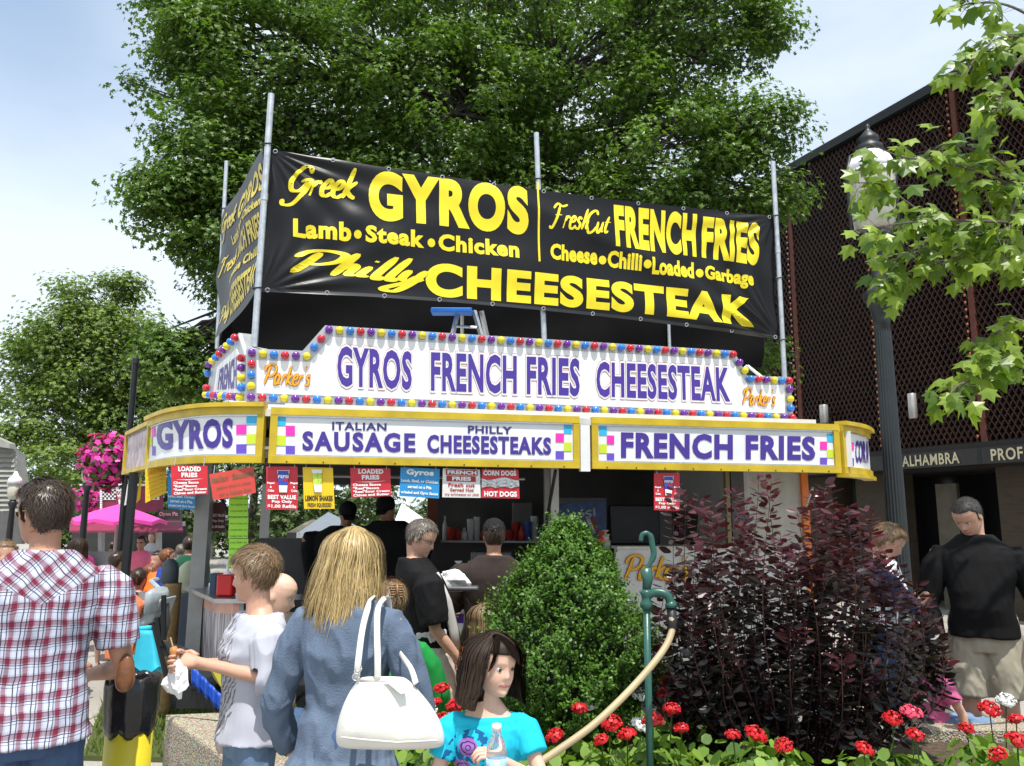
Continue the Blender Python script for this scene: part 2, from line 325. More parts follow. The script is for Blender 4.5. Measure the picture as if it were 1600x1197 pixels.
# awning sign panels
def panel_frame(pts,name='awning_frame',tb=HB,ext=0,top=None,bot=None,ends=(1,1)):
    t_=top or zt; b_=bot or zb
    o=strip(pts,t_-tb,t_,.022,name,yel,trailer,.06); strip(pts,b_,b_+tb,.022,'frame_rail',yel,o,.07)
    for e,q in ((0,pts[0]),(1,pts[-1])):
        if not ends[e]: continue
        a=(pts[1]-pts[0]).normalized() if e==0 else (pts[-2]-pts[-1]).normalized()
        strip([q,q+a*.05] if e==0 else [q+a*.05,q],b_+tb,t_-tb,.020,'frame_rail',yel,o,.056)
    return o
p1=[axis(421),axis(905)]; p2=[axis(924),axis(1310)]
fr1=panel_frame(p1); fr2=panel_frame(p2)
lc=[p for p in leftcurve]; lc[-1]=axis(412)
frl=panel_frame(lc); frs=panel_frame([leftside[0],leftcurve[0]],tb=.035,ends=(1,0)); rc=rightcurve; frr=panel_frame([axis(1314)]+rc[1:],ends=(1,0))
strip(lc,zt,zt+.03,.05,'cap_moulding',yel,trailer,.1); strip([axis(1314)]+rc[1:],zt-.005,zt+.028,.055,'cap_moulding',yel,trailer,.1)
strip([axis(1314)]+rc[1:],zb-.03,zb,.045,'cap_moulding',yel,trailer,.1)
def inset(pts,d=.05):
    q=list(pts); a=(q[1]-q[0]).normalized(); c=(q[-2]-q[-1]).normalized(); q[0]=q[0]+a*d; q[-1]=q[-1]+c*d; return q
tb=HB
for pts in (inset(p1,.05),inset(p2,.05),inset(lc,.03)):
    strip(pts,zt-tb-.012,zt-tb,.012,'chrome_trim',alum,trailer,.04); strip(pts,zb+tb,zb+tb+.012,.012,'chrome_trim',alum,trailer,.04)
sg1=strip(inset(p1),zb+tb+.012,zt-tb-.012,0,'sign_face',whi,trailer,.02)
sg2=strip(inset(p2),zb+tb+.012,zt-tb-.012,0,'sign_face',whi,trailer,.02)
sgl=strip(inset(lc,.03),zb+tb+.012,zt-tb-.012,0,'sign_face',whi,trailer,.02)
sgr=strip([axis(1330)]+rc[1:],zb+tb,zt-tb,0,'sign_face',whi,trailer,.02)
sgs=strip([leftside[0]+(leftcurve[0]-leftside[0])*.06,leftcurve[0]],zb+.035,zt-.035,0,'sign_face',mat('faded_poster',(.45,.36,.38),.5,var=.5,vs=9),trailer,.02)
a_,b_=axis(907)-AN*.0,axis(922); MB().prism([V((a_.x,a_.y,zt-.01)),V((a_.x,a_.y,zb-.02)),V((b_.x,b_.y,zb-.02)),V((b_.x,b_.y,zt-.01))],-AN*.05).build('centre_post',whi,trailer)
def mapA(px,py,lift=0): return A0(px,py,lift+.001)
def mp_px(fn,TL,TR,BR,BL):
    def f(u,v,lift=0):
        x=(TL[0]*(1-u)+TR[0]*u)*(1-v)+(BL[0]*(1-u)+BR[0]*u)*v; y=(TL[1]*(1-u)+TR[1]*u)*(1-v)+(BL[1]*(1-u)+BR[1]*u)*v; return fn(x,y,lift)
    return f
def curvemap(pts):
    segs=[(pts[i],pts[i+1]) for i in range(len(pts)-1)]
    def f(px,py,lift=0):
        d=ray(px,py); best=None
        for a,b in segs:
            t=b-a; n=V((t.y,-t.x,0)).normalized(); den=d.dot(n)
            if abs(den)<1e-6: continue
            k=(V((a.x,a.y,CH))-CP).dot(n)/den; P=CP+d*k; u=(V((P.x,P.y,0))-a).dot(t)/t.length_squared
            e=max(0,-u,u-1)
            if k>0 and (best is None or e<best[0]): best=(e,P+n*(lift+.002))
        return best[1]
    return f
mapL=curvemap(lc); mapR=curvemap([axis(1314)]+rc[1:])
def squares(fn,cols,rows,flip,parent):
    """cols: 3 px x-lines; rows: functions giving 5 y-lines"""
    for r,c,m in ((0,0,cyan),(1,1,mag),(2,0,lime),(3,1,viol)):
        if flip: c=1-c
        x0,x1=cols[c],cols[c+1]; MB().quad(fn(x0,rows(x0,r),.003),fn(x0,rows(x0,r+1),.003),fn(x1,rows(x1,r+1),.003),fn(x1,rows(x1,r),.003)).build('colour_square',m,parent)
def rows_(xa,ya0,ya1,xb,yb0,yb1): return lambda x,r:(ya0+(yb0-ya0)*(x-xa)/(xb-xa))*(1-r/4)+(ya1+(yb1-ya1)*(x-xa)/(xb-xa))*(r/4)
rw=rows_(431,649,712,894,664,719); squares(mapA,(432,446.5,461),rw,0,sg1); squares(mapA,(868,881,893),rw,1,sg1)
rw=rows_(936,666,722,1303,678,728); squares(mapA,(936,948,959.5),rw,0,sg2); squares(mapA,(1281,1292,1302),rw,1,sg2)
rw=rows_(232,654,712,402,647.5,709); squares(mapL,(369.5,385.5,402),rw,1,sgl); squares(mapL,(234.5,238.5,243),rw,0,sgl)
rw=rows_(1319,679,728,1357,680,728); squares(mapR,(1321,1327,1333.5),rw,0,sgr)
def T(s,fn,TL,TR,BR,BL,m,par,**kw): return text(s,mp_px(fn,TL,TR,BR,BL),m,par,**kw)
T('GYROS',mapL,(244.5,657),(365,653.5),(364,700),(246,704),purp,sgl,off=.044,spc=1.08,cuts=(12,1))
T('ITALIAN',mapA,(519,659),(604,661.5),(604,673),(519,672),navy,sg1,off=.03,spc=1.12)
T('SAUSAGE',mapA,(472.5,673.5),(649,677),(649,707.5),(472.5,704.5),purp,sg1,off=.043,spc=1.22)
T('PHILLY',mapA,(731,665),(800,667),(800,678.5),(731,677),navy,sg1,off=.03,spc=1.08)
T('CHEESESTEAKS',mapA,(667.5,679),(861,683.5),(861,711),(667.5,708),purp,sg1,off=.043,spc=1.12)
T('FRENCH FRIES',mapA,(970,675),(1273.5,682),(1273.5,719.8),(970,716),purp,sg2,off=.045,spc=1.12)
T('COR',mapR,(1336,688),(1352,689),(1352,724),(1336,723),purp,sgr,off=.03,spc=1.0,cuts=(4,1))
T('N',mapR,(1353,689),(1356,689),(1356,724),(1353,724),purp,sgr,off=.03)
# screws under the frames
b=MB()
for i in range(9):
    for q in (p1,p2): p=q[0].lerp(q[1],(i+.5)/9)+AN*.024; b.ball((p.x,p.y,zb+.012),.006,6,4)
b.build('screw_heads',mat('dark_screw',(.1,.07,.02),.5,.5),trailer,kind='stuff')
# roof line cream trim behind lights
q0,q1=axis(440)-AN*.12,axis(1290)-AN*.12
MB().prism([V((q0.x,q0.y,zt+.05)),V((q0.x,q0.y,zt-.02)),V((q1.x,q1.y,zt-.02)),V((q1.x,q1.y,zt+.05))],-AN*.06).build('roof_trim',cream,trailer)
# ---- roof sign with bulbs ----
RS=vplane(400,625,5.9,14); RN=RS.n
roofsign=MB().prism([RS(*p) for p in ((384.5,544.5),(384.5,627),(1240,658),(1235,589),(1167.5,587),(1146.5,548),(508,508.4),(473,548))][::1],-RN*.12).build('roof_sign',mat('silver_sign_edge',(.45,.46,.48),.4,.6),trailer)
MB().prism([RS(*p,.006) for p in ((401,563),(401,614.5),(1226,646),(1224.7,602),(1167.5,601),(1142,562.6),(518.4,526.5),(484,566))],-RN*.004).build('sign_face',whi,roofsign)
def T3(s,TL,TR,BR,BL,spc):
    f=mp_px(RS,TL,TR,BR,BL); vs,_=text2d(s,.034,spc); A=np.array(vs); bb=(*A.min(0),*A.max(0))
    text(s,f,red_o,roofsign,off=.084,spc=spc,lift=.009,bb=bb,name='lettering_outline'); text(s,f,whi,roofsign,off=.074,spc=spc,lift=.0115,bb=bb,name='lettering_gap'); text(s,f,purp,roofsign,off=.034,spc=spc,lift=.014,bb=bb)
T3('GYROS',(527,540.5),(643.5,549.5),(643,610),(527,604),1.1)
T3('FRENCH FRIES',(673,550),(905,560.5),(905,620),(673,611.5),1.1)
T3('CHEESESTEAK',(931,565),(1138,574.5),(1140,628.5),(931,620.5),1.1)
for q in (((411,570),(496,574),(496,604),(411,600)),((1158,607),(1218,610),(1218,635),(1158,632))):
    f=mp_px(RS,*q); script("Parker's",f,brownw,roofsign,w=.10,lift=.009,name='lettering_outline',bb=(0,0,4.3,1)); script("Parker's",f,orange_l,roofsign,w=.066,lift=.016,bb=(0,0,4.3,1))
bulbm={}
def capmat(n,c):
    m=mat(n,c,.12,0,var=.05,coat=.6); b=m.node_tree.nodes['Principled BSDF']; b.inputs['Transmission Weight'].default_value=.25; return m
BC=[capmat('purple_cap',(.16,.01,.35)),capmat('yellow_cap',(.85,.72,.01)),capmat('blue_cap',(.01,.22,.80)),capmat('red_cap',(.65,.005,.03))]
bm_=[]
for m in BC:
    b=MB(); b.lathe((0,0,0),[(.012,-.002),(.026,0),(.029,.012),(.03,.026),(.026,.04),(.016,.05),(.003,.054)],12); me=npmesh('bulb',[tuple(v) for v in b.v],b.f,m,True); bm_.append(me)
def bulb(p,n,ci,parent,sc=1):
    o=link('bulb',bm_[ci],p,parent); o.rotation_euler=V(n).to_track_quat('Z','Y').to_euler(); o.scale=(sc*1.06,sc*1.06,sc*1.0)
def wl(a,b,n,pl):
    A,B=pl(*a),pl(*b); return [A.lerp(B,i/n) for i in range(n+1)]
for i,p in enumerate(wl((513.9,516),(1144,554.3),43,RS)): bulb(p,RN,i%4,roofsign)
for i,p in enumerate(wl((392.3,621),(1236,652.7),57,RS)): bulb(p,RN,(0,3,2,1)[i%4],roofsign)
for (x,y,c) in ((393.6,551.7,0),(411,553.5,1),(428,554.8,2),(445.5,555.8,3),(462.5,556.5,0),(479.3,557.5,1),(490.8,543,2),(501.8,530,3),(393.3,569.2,3),(392.7,586.3,2),(392.5,603.7,1),
 (1154,566.8,0),(1162,579.6,1),(1171.4,592.6,2),(1184,593.3,3),(1196,594,0),(1208,594.6,1),(1220,595.4,2),(1231.6,595.6,3),(1232.2,609,0),(1233,624,1),(1233.8,638.4,2)): bulb(RS(x,y),RN,c,roofsign)
# left side sign
LS=vplane(383,600,5.93,-59.0+180) ; 
if LS.n.dot(CP-LS.p)<0: LS.n=-LS.n
lq=[(373,520),(384,548),(384,627),(322,622),(331,566)]
ls=MB().prism([LS(*p) for p in lq],-LS.n*.1).build('side_sign',mat('silver_sign_edge',(.45,.46,.48)),trailer)
MB().prism([LS(*p,.005) for p in ((370,545),(377,560),(377,614),(334,615),(340,573))],-LS.n*.004).build('sign_face',whi,ls)
T('FRENCH',LS,(345,577),(371,556),(371,608),(341,610),purp,ls,off=.03,lift=.009)
for a,b_,n,c0 in (((330,570),(371,528),7,0),((325,617),(379,621),8,1),((328,584),(326,606),1,2),((381,560),(381,606),3,3)):
    for i,p in enumerate(wl(a,b_,n,LS)): bulb(p,LS.n,(c0+i)%4,ls)
b=MB(); b.tube([RS(374,520,-.05),RS(384,553,-.05)],.016,6); b.build('sign_brace',whi,roofsign)
b=MB(); b.tube([RS(384,528,-.3),RS(440,546,-.15)],.008,6); b.build('sign_brace',galv,roofsign)
for e_ in (RS(1200,592,-.05),RS(1165,590,-.3)):
    b=MB(); b.tube([RS(1182,567,-.15),e_],.016,6); b.build('sign_brace',whi,roofsign)
# ---- body ----
wallm=mat('white_trailer_skin',(.62,.62,.60),.45,var=.06)
def wallpt(px,z): # point on the trailer's front wall
    pl=Pl(FL,AN); p=pl(px,700); return V((p.x,p.y,z))
CT=Pl(FL,AN)(600,930).z; CT2=Pl(FL,AN)(1100,857).z
def seg(px0,px1,z0,z1,name,m,th=.05,lift=0,parent=None):
    a,b2=wallpt(px0,0)+AN*lift,wallpt(px1,0)+AN*lift
    return MB().prism([V((a.x,a.y,z1)),V((a.x,a.y,z0)),V((b2.x,b2.y,z0)),V((b2.x,b2.y,z1))],-AN*th).build(name,m,parent or trailer)
low=seg(400,957,.42,CT-.06,'lower_wall',wallm); low2=seg(959,1247,.42,CT2,'lower_wall',wallm,lift=.02)
seg(330,400,.42,zb+.1,'corner_post',mat('grey_post',(.30,.30,.29),.5)) if 0 else None
seg(311,333,.42,zb+.1,'corner_post',mat('grey_post',(.30,.30,.29),.5),th=.2)
seg(852,859,.42,zb+.1,'window_post',mat('grey_post',(.30,.30,.29)),th=.06); seg(860,872,.42,zb+.12,'window_post',wallm,th=.05,lift=.02)
seg(1132,1138,CT2,zb+.1,'window_post',mat('brass_edge',(.25,.2,.1),.5,.4)); seg(1160,1247,CT2,zb+.12,'front_wall',mat('cream_wall',(.50,.48,.42),.5)); seg(1140,1160,CT2,zb+.1,'inner_wall',dgrey)
seg(1247,1257,.4,zb+.12,'corner_strip',mat('orange_strip',(.80,.20,.02),.5),lift=.03)
seg(333,400,.42,.55,'lower_wall',dgrey)
seg(400,957,CT-.05,CT,'counter',mat('black_counter',(.015,.015,.016),.3),th=.45,lift=.28)
seg(400,957,CT-.1,CT-.052,'counter_apron',blackm,th=.05,lift=.2)
seg(959,1247,CT2,CT2+.02,'counter',cream,th=.3,lift=.05)
fm=Pl(FL,AN); 
def mapW(px,py,lift=0): return fm(px,py,lift+.004)
def mapW2(px,py,lift=0): return fm(px,py,lift+.024)
def sqgrid(fn,x0,y0,s,cells,parent,sh=0):
    for (c,r,m) in cells: a=x0+c*s; b2=y0+r*s; MB().quad(fn(a,b2,.003),fn(a,b2+s,.003),fn(a+s,b2+s,.003),fn(a+s,b2,.003)).build('colour_square',m,parent)
dkp=mat('deep_purple_vinyl',(.06,.02,.2),.4); dmg=mat('plum_vinyl',(.28,.02,.16),.4)
sqgrid(mapW,710,959,14.5,((0,0,dkp),(2,0,dmg),(1,1,dmg),(0,2,lime),(1,3,dkp),(0,6.3,yel),(1,6.3,yel),(2,6.3,yel)),low)
f=mp_px(mapW2,(972,868),(1090,868),(1090,905),(972,905)); script("Parker's",f,mat('red_edge',(.5,.03,.02),.4),low2,w=.10,lift=.004,bb=(0,0,4.3,1),name='lettering_outline'); script("Parker's",f,gold,low2,w=.07,lift=.012,bb=(0,0,4.3,1))
# floor, back wall pieces, right wall, interior roof
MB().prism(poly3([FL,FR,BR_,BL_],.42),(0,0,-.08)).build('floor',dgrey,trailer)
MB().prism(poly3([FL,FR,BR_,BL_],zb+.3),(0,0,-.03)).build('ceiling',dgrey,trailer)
def bseg(t0,t1,z0,z1,name,m,th=.05):
    a,b2=BL_.lerp(BR_,t0),BL_.lerp(BR_,t1); MB().prism([V((a.x,a.y,z1)),V((a.x,a.y,z0)),V((b2.x,b2.y,z0)),V((b2.x,b2.y,z1))],-AN*th).build(name,m,trailer)
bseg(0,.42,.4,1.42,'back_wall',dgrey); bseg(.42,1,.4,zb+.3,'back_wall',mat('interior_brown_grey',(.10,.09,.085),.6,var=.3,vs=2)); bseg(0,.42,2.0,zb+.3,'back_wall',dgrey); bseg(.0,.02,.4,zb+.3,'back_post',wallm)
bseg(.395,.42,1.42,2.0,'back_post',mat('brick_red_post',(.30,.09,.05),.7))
MB().prism([V((FR.x,FR.y,zb+.3)),V((FR.x,FR.y,.4)),V((BR_.x,BR_.y,.4)),V((BR_.x,BR_.y,zb+.3))],AX*-.05).build('end_wall',wallm,trailer)
# window shelf, soffit rails
b=MB()
for z,dy in ((zb+.02,.3),(zb-.09,.7)): 
    a,c=axis(440)-AN*dy,axis(850)-AN*dy; b.tube([V((a.x,a.y,z+.04)),V((c.x,c.y,z+.04))],.012,6)
b.build('awning_rails',steel,trailer)
def strut(x0,y0,Y0,x1,y1,Y1,m=blackm,r=.013): MB().tube([at(x0,y0,Y0),at(x1,y1,Y1)],r,6).build('gas_strut',m,trailer)
strut(343,772,5.9,386,866,6.45); strut(868,735,6.0,848,850,6.8); strut(1270,762,6.9,1257,797,7.3,alum,.012); strut(230,738,6.6,250,700,7)
# tongue and skirt on the left
b=MB(); b.tube([at(255,1012,6.2),at(282,1022,6.15),at(308,1050,6.1),at(350,1068,6.0)],[.05,.06,.075,.08],8); b.build('tow_bar',mat('black_tow',(.014,.014,.015),.45,bump=.1),trailer)
b=MB(); b.box(at(327,1086,6.05),(.35,.3,.12)); b.build('jack_block',blackm,trailer)
# interior fittings: things on their own
ft=thing('drinks_fridge',at(905,900,8.3),'dark drinks cooler with blue backlit header inside the right hatch','fridge')
PF=vplane(905,810,8.0,TH)
MB().prism([PF(872,778),PF(872,900),PF(948,900),PF(948,778)],-AN*-.0+V((0,.45,0))).build('cabinet',dgrey,ft)
MB().prism([PF(873,788,.01),PF(873,833,.01),PF(946,833,.01),PF(946,782,.01)],V((0,.005,0))).build('header_panel',mat('pepsi_blue',(.012,.06,.20),.4,var=.6,vs=14),ft)
T('PEPSI',PF,(876,812),(929,793),(930,806),(878,824),mat('silver_print',(.36,.38,.40),.4),ft,off=.035,lift=.02)
MB().quad(PF(915,812,.015),PF(926,832,.015),PF(930,832,.015),PF(921,810,.015)).build('swoosh',mat('white_print',(.5,.5,.5),.5),ft); MB().quad(PF(921.5,810,.016),PF(930.5,832,.016),PF(936,832,.016),PF(928,808,.016)).build('swoosh',mat('red_print',(.25,.02,.02),.5),ft)
# ---------------- hanging menu signs ----------------
HP=Pl(A0.p-AN*.03,AN)
sred=mat('red_card',(.58,.02,.035),.4,var=.08,bump=.04,bs=6); sblue=mat('blue_card',(.02,.27,.60),.4,var=.08); syel=mat('yellow_card',(.85,.56,.01),.4,var=.05); swhite=mat('white_card',(.75,.74,.72),.45)
wtx=mat('white_print2',(.85,.85,.84),.45,var=.03); btx=mat('black_print',(.02,.018,.016),.5); gtx=mat('dark_green_ink',(.13,.13,.06),.6)
def card(name,label,pl,TL,TR,BR,BL,m,group='cards hanging below the trailer awning'):
    q=[pl(*TL),pl(*BL),pl(*BR),pl(*TR)]; c=(q[0]+q[3])/2; o=thing(name,c,label,'sign',group)
    MB().prism(q,-pl.n*.006).build('board',m,o); f=bilin(pl(*TL,.0005),pl(*TR,.0005),pl(*BR,.0005),pl(*BL,.0005))
    b=MB()
    for u in(.1,.9): p=f(u,.02,.002); b.tube([p+V((0,0,.0)),p+V((0,.01,.06))],.003,5)
    b.build('clip',alum,o); return o,f
def loaded(x0,y0,x1,y1,label,tilt=0):
    o,f=card('menu_sign',label,HP,(x0,y0),(x1,y0+1),(x1+1,y1-3+tilt),(x0+2,y1),sred)
    text('LOADED',f,wtx,o,(.2,.03,.82,.2),off=.05,spc=1.1); text('FRIES',f,wtx,o,(.28,.24,.72,.4),off=.05,spc=1.1)
    MB().quad(f(.1,.47,.002),f(.5,.50,.002),f(.9,.45,.002),f(.5,.47,.002)).build('underline',wtx,o)
    for i,(s,w) in enumerate((('Cheese Sauce',.75),('"Real"Bacon',.7),('"Real"Sour Cream',.97),('Chives and Butter',.96))): text(s,f,wtx,o,(.05,.53+i*.115,w,.62+i*.115),off=.045)
loaded(267,727,324,775,'red card reading LOADED FRIES in white, hanging under the rounded GYROS corner'); loaded(547,731,610,778,'red card reading LOADED FRIES in white, hanging above the blonde woman')
def popcard(x0,y0,x1,y1,label):
    o,f=card('menu_sign',label,HP,(x0,y0),(x1,y0),(x1,y1),(x0,y1-1),sred)
    MB().prism([f(.37,.1,.004),f(.42,.58,.004),f(.66,.58,.004),f(.72,.1,.004)],-AN*-.006).build('cup',mat('cup_blue',(.03,.07,.42),.4,var=.3,vs=40),o)
    MB().quad(f(.35,.09,.009),f(.36,.17,.009),f(.73,.17,.009),f(.74,.09,.009)).build('cup_rim',wtx,o); MB().quad(f(.405,.44,.011),f(.42,.6,.011),f(.66,.6,.011),f(.68,.44,.011)).build('cup_base',wtx,o)
    text('PEPSI',f,wtx,o,(.38,.2,.71,.27),off=.04,lift=.012); MB().quad(f(.52,.3,.012),f(.55,.36,.012),f(.69,.33,.012),f(.66,.27,.012)).build('cup_mark',red_o,o)
    for u in(.03,.77): text('Pepsi',f,wtx,o,(u,.36,u+.23,.42),off=.05); text('&',f,wtx,o,(u+.09,.45,u+.15,.5),off=.04); text('Coke',f,wtx,o,(u+.02,.53,u+.22,.59),off=.05)
    text('BEST VALUE',f,wtx,o,(.05,.66,.95,.76),off=.05); text('Pop Only',f,wtx,o,(.18,.78,.83,.86),off=.05); text('$1.00 Refills',f,wtx,o,(.04,.88,.96,.97),off=.035)
popcard(416,729,465,797,'tall red card with a blue drink cup, BEST VALUE, left of the yellow lemon card'); popcard(1022,739,1062,798,'tall red card with a blue drink cup, BEST VALUE, alone under FRENCH FRIES')
o,f=card('menu_sign','yellow card with a green cup reading LEMON SHAKES FRESH SQUEEZED',HP,(473,730),(520,731),(523,795),(475,795),syel)
MB().prism([f(.3,.06,.004),f(.36,.58,.004),f(.6,.58,.004),f(.63,.06,.004)],AN*.006).build('cup',mat('lime_cup',(.5,.68,.08),.4,var=.4,vs=60),o); MB().quad(f(.29,.05,.012),f(.3,.14,.012),f(.63,.14,.012),f(.64,.05,.012)).build('cup_rim',wtx,o); MB().quad(f(.34,.42,.012),f(.37,.6,.012),f(.6,.6,.012),f(.62,.42,.012)).build('cup_base',wtx,o)
text('LEMON SHAKES',f,btx,o,(.05,.68,.95,.81),off=.04); text('FRESH SQUEEZED',f,btx,o,(.12,.86,.9,.97),off=.035)
o,f=card('menu_sign','blue card reading Gyros, lamb, beef or chicken on a pita',HP,(626,730),(687,733),(686,779),(624,775),sblue)
text('Gyros',f,wtx,o,(.15,.05,.85,.3),off=.05); text('Lamb, Beef, or Chicken',f,wtx,o,(.03,.4,.97,.52),off=.045); text('served on a Pita',f,wtx,o,(.2,.6,.8,.71),off=.045); text('w/salad and Gyro Sauce',f,wtx,o,(.03,.8,.97,.93),off=.045)
o,f=card('menu_sign','white card with red bars reading FRENCH FRIES fresh cut served hot',HP,(692,732),(750,734),(751,778),(691,777),swhite)
MB().quad(f(.08,.02,.002),f(.08,.22,.002),f(.93,.22,.002),f(.93,.02,.002)).build('bar',mat('dark_red_bar',(.4,.02,.02),.5),o); MB().quad(f(.1,.24,.002),f(.1,.44,.002),f(.88,.44,.002),f(.88,.24,.002)).build('bar',mat('dark_red_bar',(.4,.02,.02)),o)
rtx=mat('dark_red_print',(.35,.02,.02),.5)
text('FRENCH',f,wtx,o,(.12,.05,.9,.19),off=.05,lift=.005); text('FRIES',f,wtx,o,(.25,.27,.75,.41),off=.05,lift=.005); text('Fresh cut',f,rtx,o,(.15,.5,.85,.63),off=.04); text('Served Hot',f,rtx,o,(.2,.67,.82,.79),off=.035); text('try w/cheese or chili',f,rtx,o,(.06,.85,.95,.95),off=.03)
o,f=card('menu_sign','red card reading CORN DOGS and HOT DOGS with silver tape across it',HP,(753,733),(810,734),(812,779),(752,778),sred)
text('CORN DOGS',f,wtx,o,(.04,.04,.93,.22),off=.05); text('HOT DOGS',f,wtx,o,(.07,.76,.93,.95),off=.05)
b=MB(); 
for i in range(8):
    u0,u1=i/8,(i+1)/8; z0=.004+.01*(i%2); b.quad(f(u0,.33+.05*math.sin(i),z0),f(u0,.62+.04*math.cos(i*2),z0*.5),f(u1,.62+.04*math.cos(i*2+2),.004+.01*((i+1)%2)*.5),f(u1,.33+.05*math.sin(i+1),.004+.01*((i+1)%2)))
b.build('silver_tape',mat('foil_tape',(.6,.6,.6),.3,.9,bump=.6,bs=60),o)
o,f=card('menu_sign','coral card hand lettered Italian Sausage, tilted upward to the right',HP,(327,741),(396,729),(400,770),(333,782),mat('coral_card',(.62,.06,.045),.5,var=.1))
text('Italian  Sausage',f,gtx,o,(.04,.12,.98,.42),off=.02); text('peppers onions & cheese',f,gtx,o,(.12,.5,.9,.66),off=.01); text('on a Italian bun',f,gtx,o,(.16,.75,.9,.9),off=.01)
o,f=card('menu_sign','yellow card hand lettered in orange, hanging tilted at the left end of the awning',vplane(245,755,6.35,22),(227,733),(260,725),(260,770),(227,786),syel)
otx=mat('orange_ink',(.75,.2,.02),.5); text('LARGE PIZZA',f,otx,o,(.1,.08,.95,.22),off=.01)
for i in range(5): text('slice cheese pepperoni'[i:18-i],f,otx,o,(.1,.3+i*.13,.85,.37+i*.13),off=.0)
BP=vplane(285,760,6.3,TH)
o,f=card('menu_sign','blue gyros card hanging behind the red LOADED FRIES card at the left corner',BP,(261,735),(305,737),(305,797),(262,794),sblue)
text('Gyros',f,wtx,o,(.1,.05,.9,.25),off=.04); text('Lamb, Beef, Chicken',f,wtx,o,(.03,.64,.97,.72),off=.03); text('served on a Pita',f,wtx,o,(.1,.76,.9,.84),off=.03); text('w/salad and Gyro Sauce',f,wtx,o,(.03,.89,.97,.96),off=.03)
for i,(x0,y0,x1,y1,m,lab) in enumerate(((194,757,211,790,swhite,'narrow black and white card at the far left end of the awning'),(213,750,222,786,syel,'narrow yellow card seen nearly edge on, left of the tilted yellow card'),(330,785,352,830,mat('dark_maroon_card',(.10,.02,.02),.5),'dark maroon card reading BEST VALUE hanging inside behind the coral card'))):
    o,f=card('menu_sign',lab,vplane((x0+x1)/2,y0,6.9-.1*i,30 if i<2 else 11),(x0+5 if i<2 else x0,y0),(x1,y0-6 if i<2 else y0),(x1-3 if i<2 else x1,y1-6 if i<2 else y1),(x0,y1),m)
    if i==0: MB().quad(f(.2,.06,.002),f(.2,.94,.002),f(.8,.94,.002),f(.8,.06,.002)).build('print_block',btx,o); MB().quad(f(.35,.2,.004),f(.35,.8,.004),f(.65,.8,.004),f(.65,.2,.004)).build('print_block',wtx,o)
    if i==2: text('BEST VALUE',f,wtx,o,(.05,.4,.95,.5),off=.03); text('Pop Only',f,wtx,o,(.1,.6,.9,.7),off=.03); text('$1.00 Refills',f,wtx,o,(.05,.8,.95,.9),off=.03)
gc=mat('lime_green_card',(.38,.80,.05),.5,var=.06)
GPn=vplane(375,820,5.95,TH)
o=thing('price_list',GPn(372,775),'tall lime green price list hanging in front of the left counter','sign'); 
for i,(a,b2) in enumerate(((774,807),(808,841),(842,886))):
    MB().prism([GPn(358,a),GPn(356.5,b2),GPn(387,b2),GPn(388,a)],AN*-.004).build('sheet',gc,o)
f=bilin(GPn(358,774,.001),GPn(388,774,.001),GPn(387,886,.001),GPn(356,886,.001))
for i,s in enumerate(('GYROS','PHILLY CHEESESTEAK','ITALIAN SAUSAGE','CORN DOG','HOT DOG','LOADED FRIES','CHEESE FRIES','CHILI FRIES','LEMON SHAKE','POP 1.00','WATER 1.00')): text(s,f,btx,o,(.08,.035+i*.088,.72,.058+i*.088),off=.0); text('$%d'%(3+i%4),f,btx,o,(.8,.035+i*.088,.95,.058+i*.088),off=0)
GQ=vplane(308,840,6.55,TH); o=thing('price_list',GQ(308,785),'narrow lime green strip on the trailer\'s left corner post','sign'); MB().prism([GQ(303,783),GQ(304,908),GQ(311,908),GQ(311,783)],AN*-.01).build('sheet',gc,o)
# left counter with the poster box
o=trailer; lcz=at(400,925,5.9).z
b=MB(); b.prism([at(285,914,6.6),at(335,936,5.95),at(402,936,5.95),at(402,920,6.5)],V((0,0,-.03))); b.build('side_counter',steel,o)
def striped():
    m=mat('poster_stripes',(.42,.40,.42),.25,var=.0); t=m.node_tree; n=t.nodes; l=t.links; w=n.new('ShaderNodeTexNoise'); mp=n.new('ShaderNodeMapping'); c=n.new('ShaderNodeTexCoord'); mp.inputs['Scale'].default_value=(38,38,1.6); w.inputs['Scale'].default_value=1.4;w.inputs['Detail'].default_value=3
    l.new(c.outputs['Object'],mp.inputs[0]); l.new(mp.outputs[0],w.inputs['Vector']); r=n.new('ShaderNodeValToRGB'); e=r.color_ramp.elements; e[0].position=.33;e[0].color=(.16,.10,.12,1);e[1].position=.66;e[1].color=(.62,.62,.62,1); q=e.new(.5);q.color=(.32,.30,.33,1)
    l.new(w.outputs['Fac'],r.inputs[0]); l.new(r.outputs[0],n['Principled BSDF'].inputs['Base Color']); return m
MB().prism([at(309,930,6.55),at(309,1058,6.55),at(356,1086,6.0),at(364,941,6.0)],V((.05,.1,0))).build('side_panel',striped(),o)
MB().prism([at(309,930,6.54),at(309,955,6.54),at(364,960,5.985),at(364,941,5.985)],V((.04,.02,0))).build('side_panel',mat('salmon_print',(.60,.32,.26),.4,var=.3,vs=5),o)
k=thing('ketchup_pump',at(353,930,6.1),'red square condiment dispenser with white pump on the left counter','dispenser'); kp=at(353,931,6.1)
MB().box(kp+V((0,0,.08)),(.115,.11,.155),bev=.01).build('container',mat('red_plastic',(.6,.01,.012),.35),k)
b=MB(); b.tube([kp+V((0,0,.155)),kp+V((0,0,.25))],.011,8); b.tube([kp+V((.03,0,.25)),kp+V((-.075,0,.245))],.009,8); b.lathe(kp+V((0,0,.15)),[(.03,0),(.025,.02),(.01,.03)],12); b.build('pump',wtx,k)
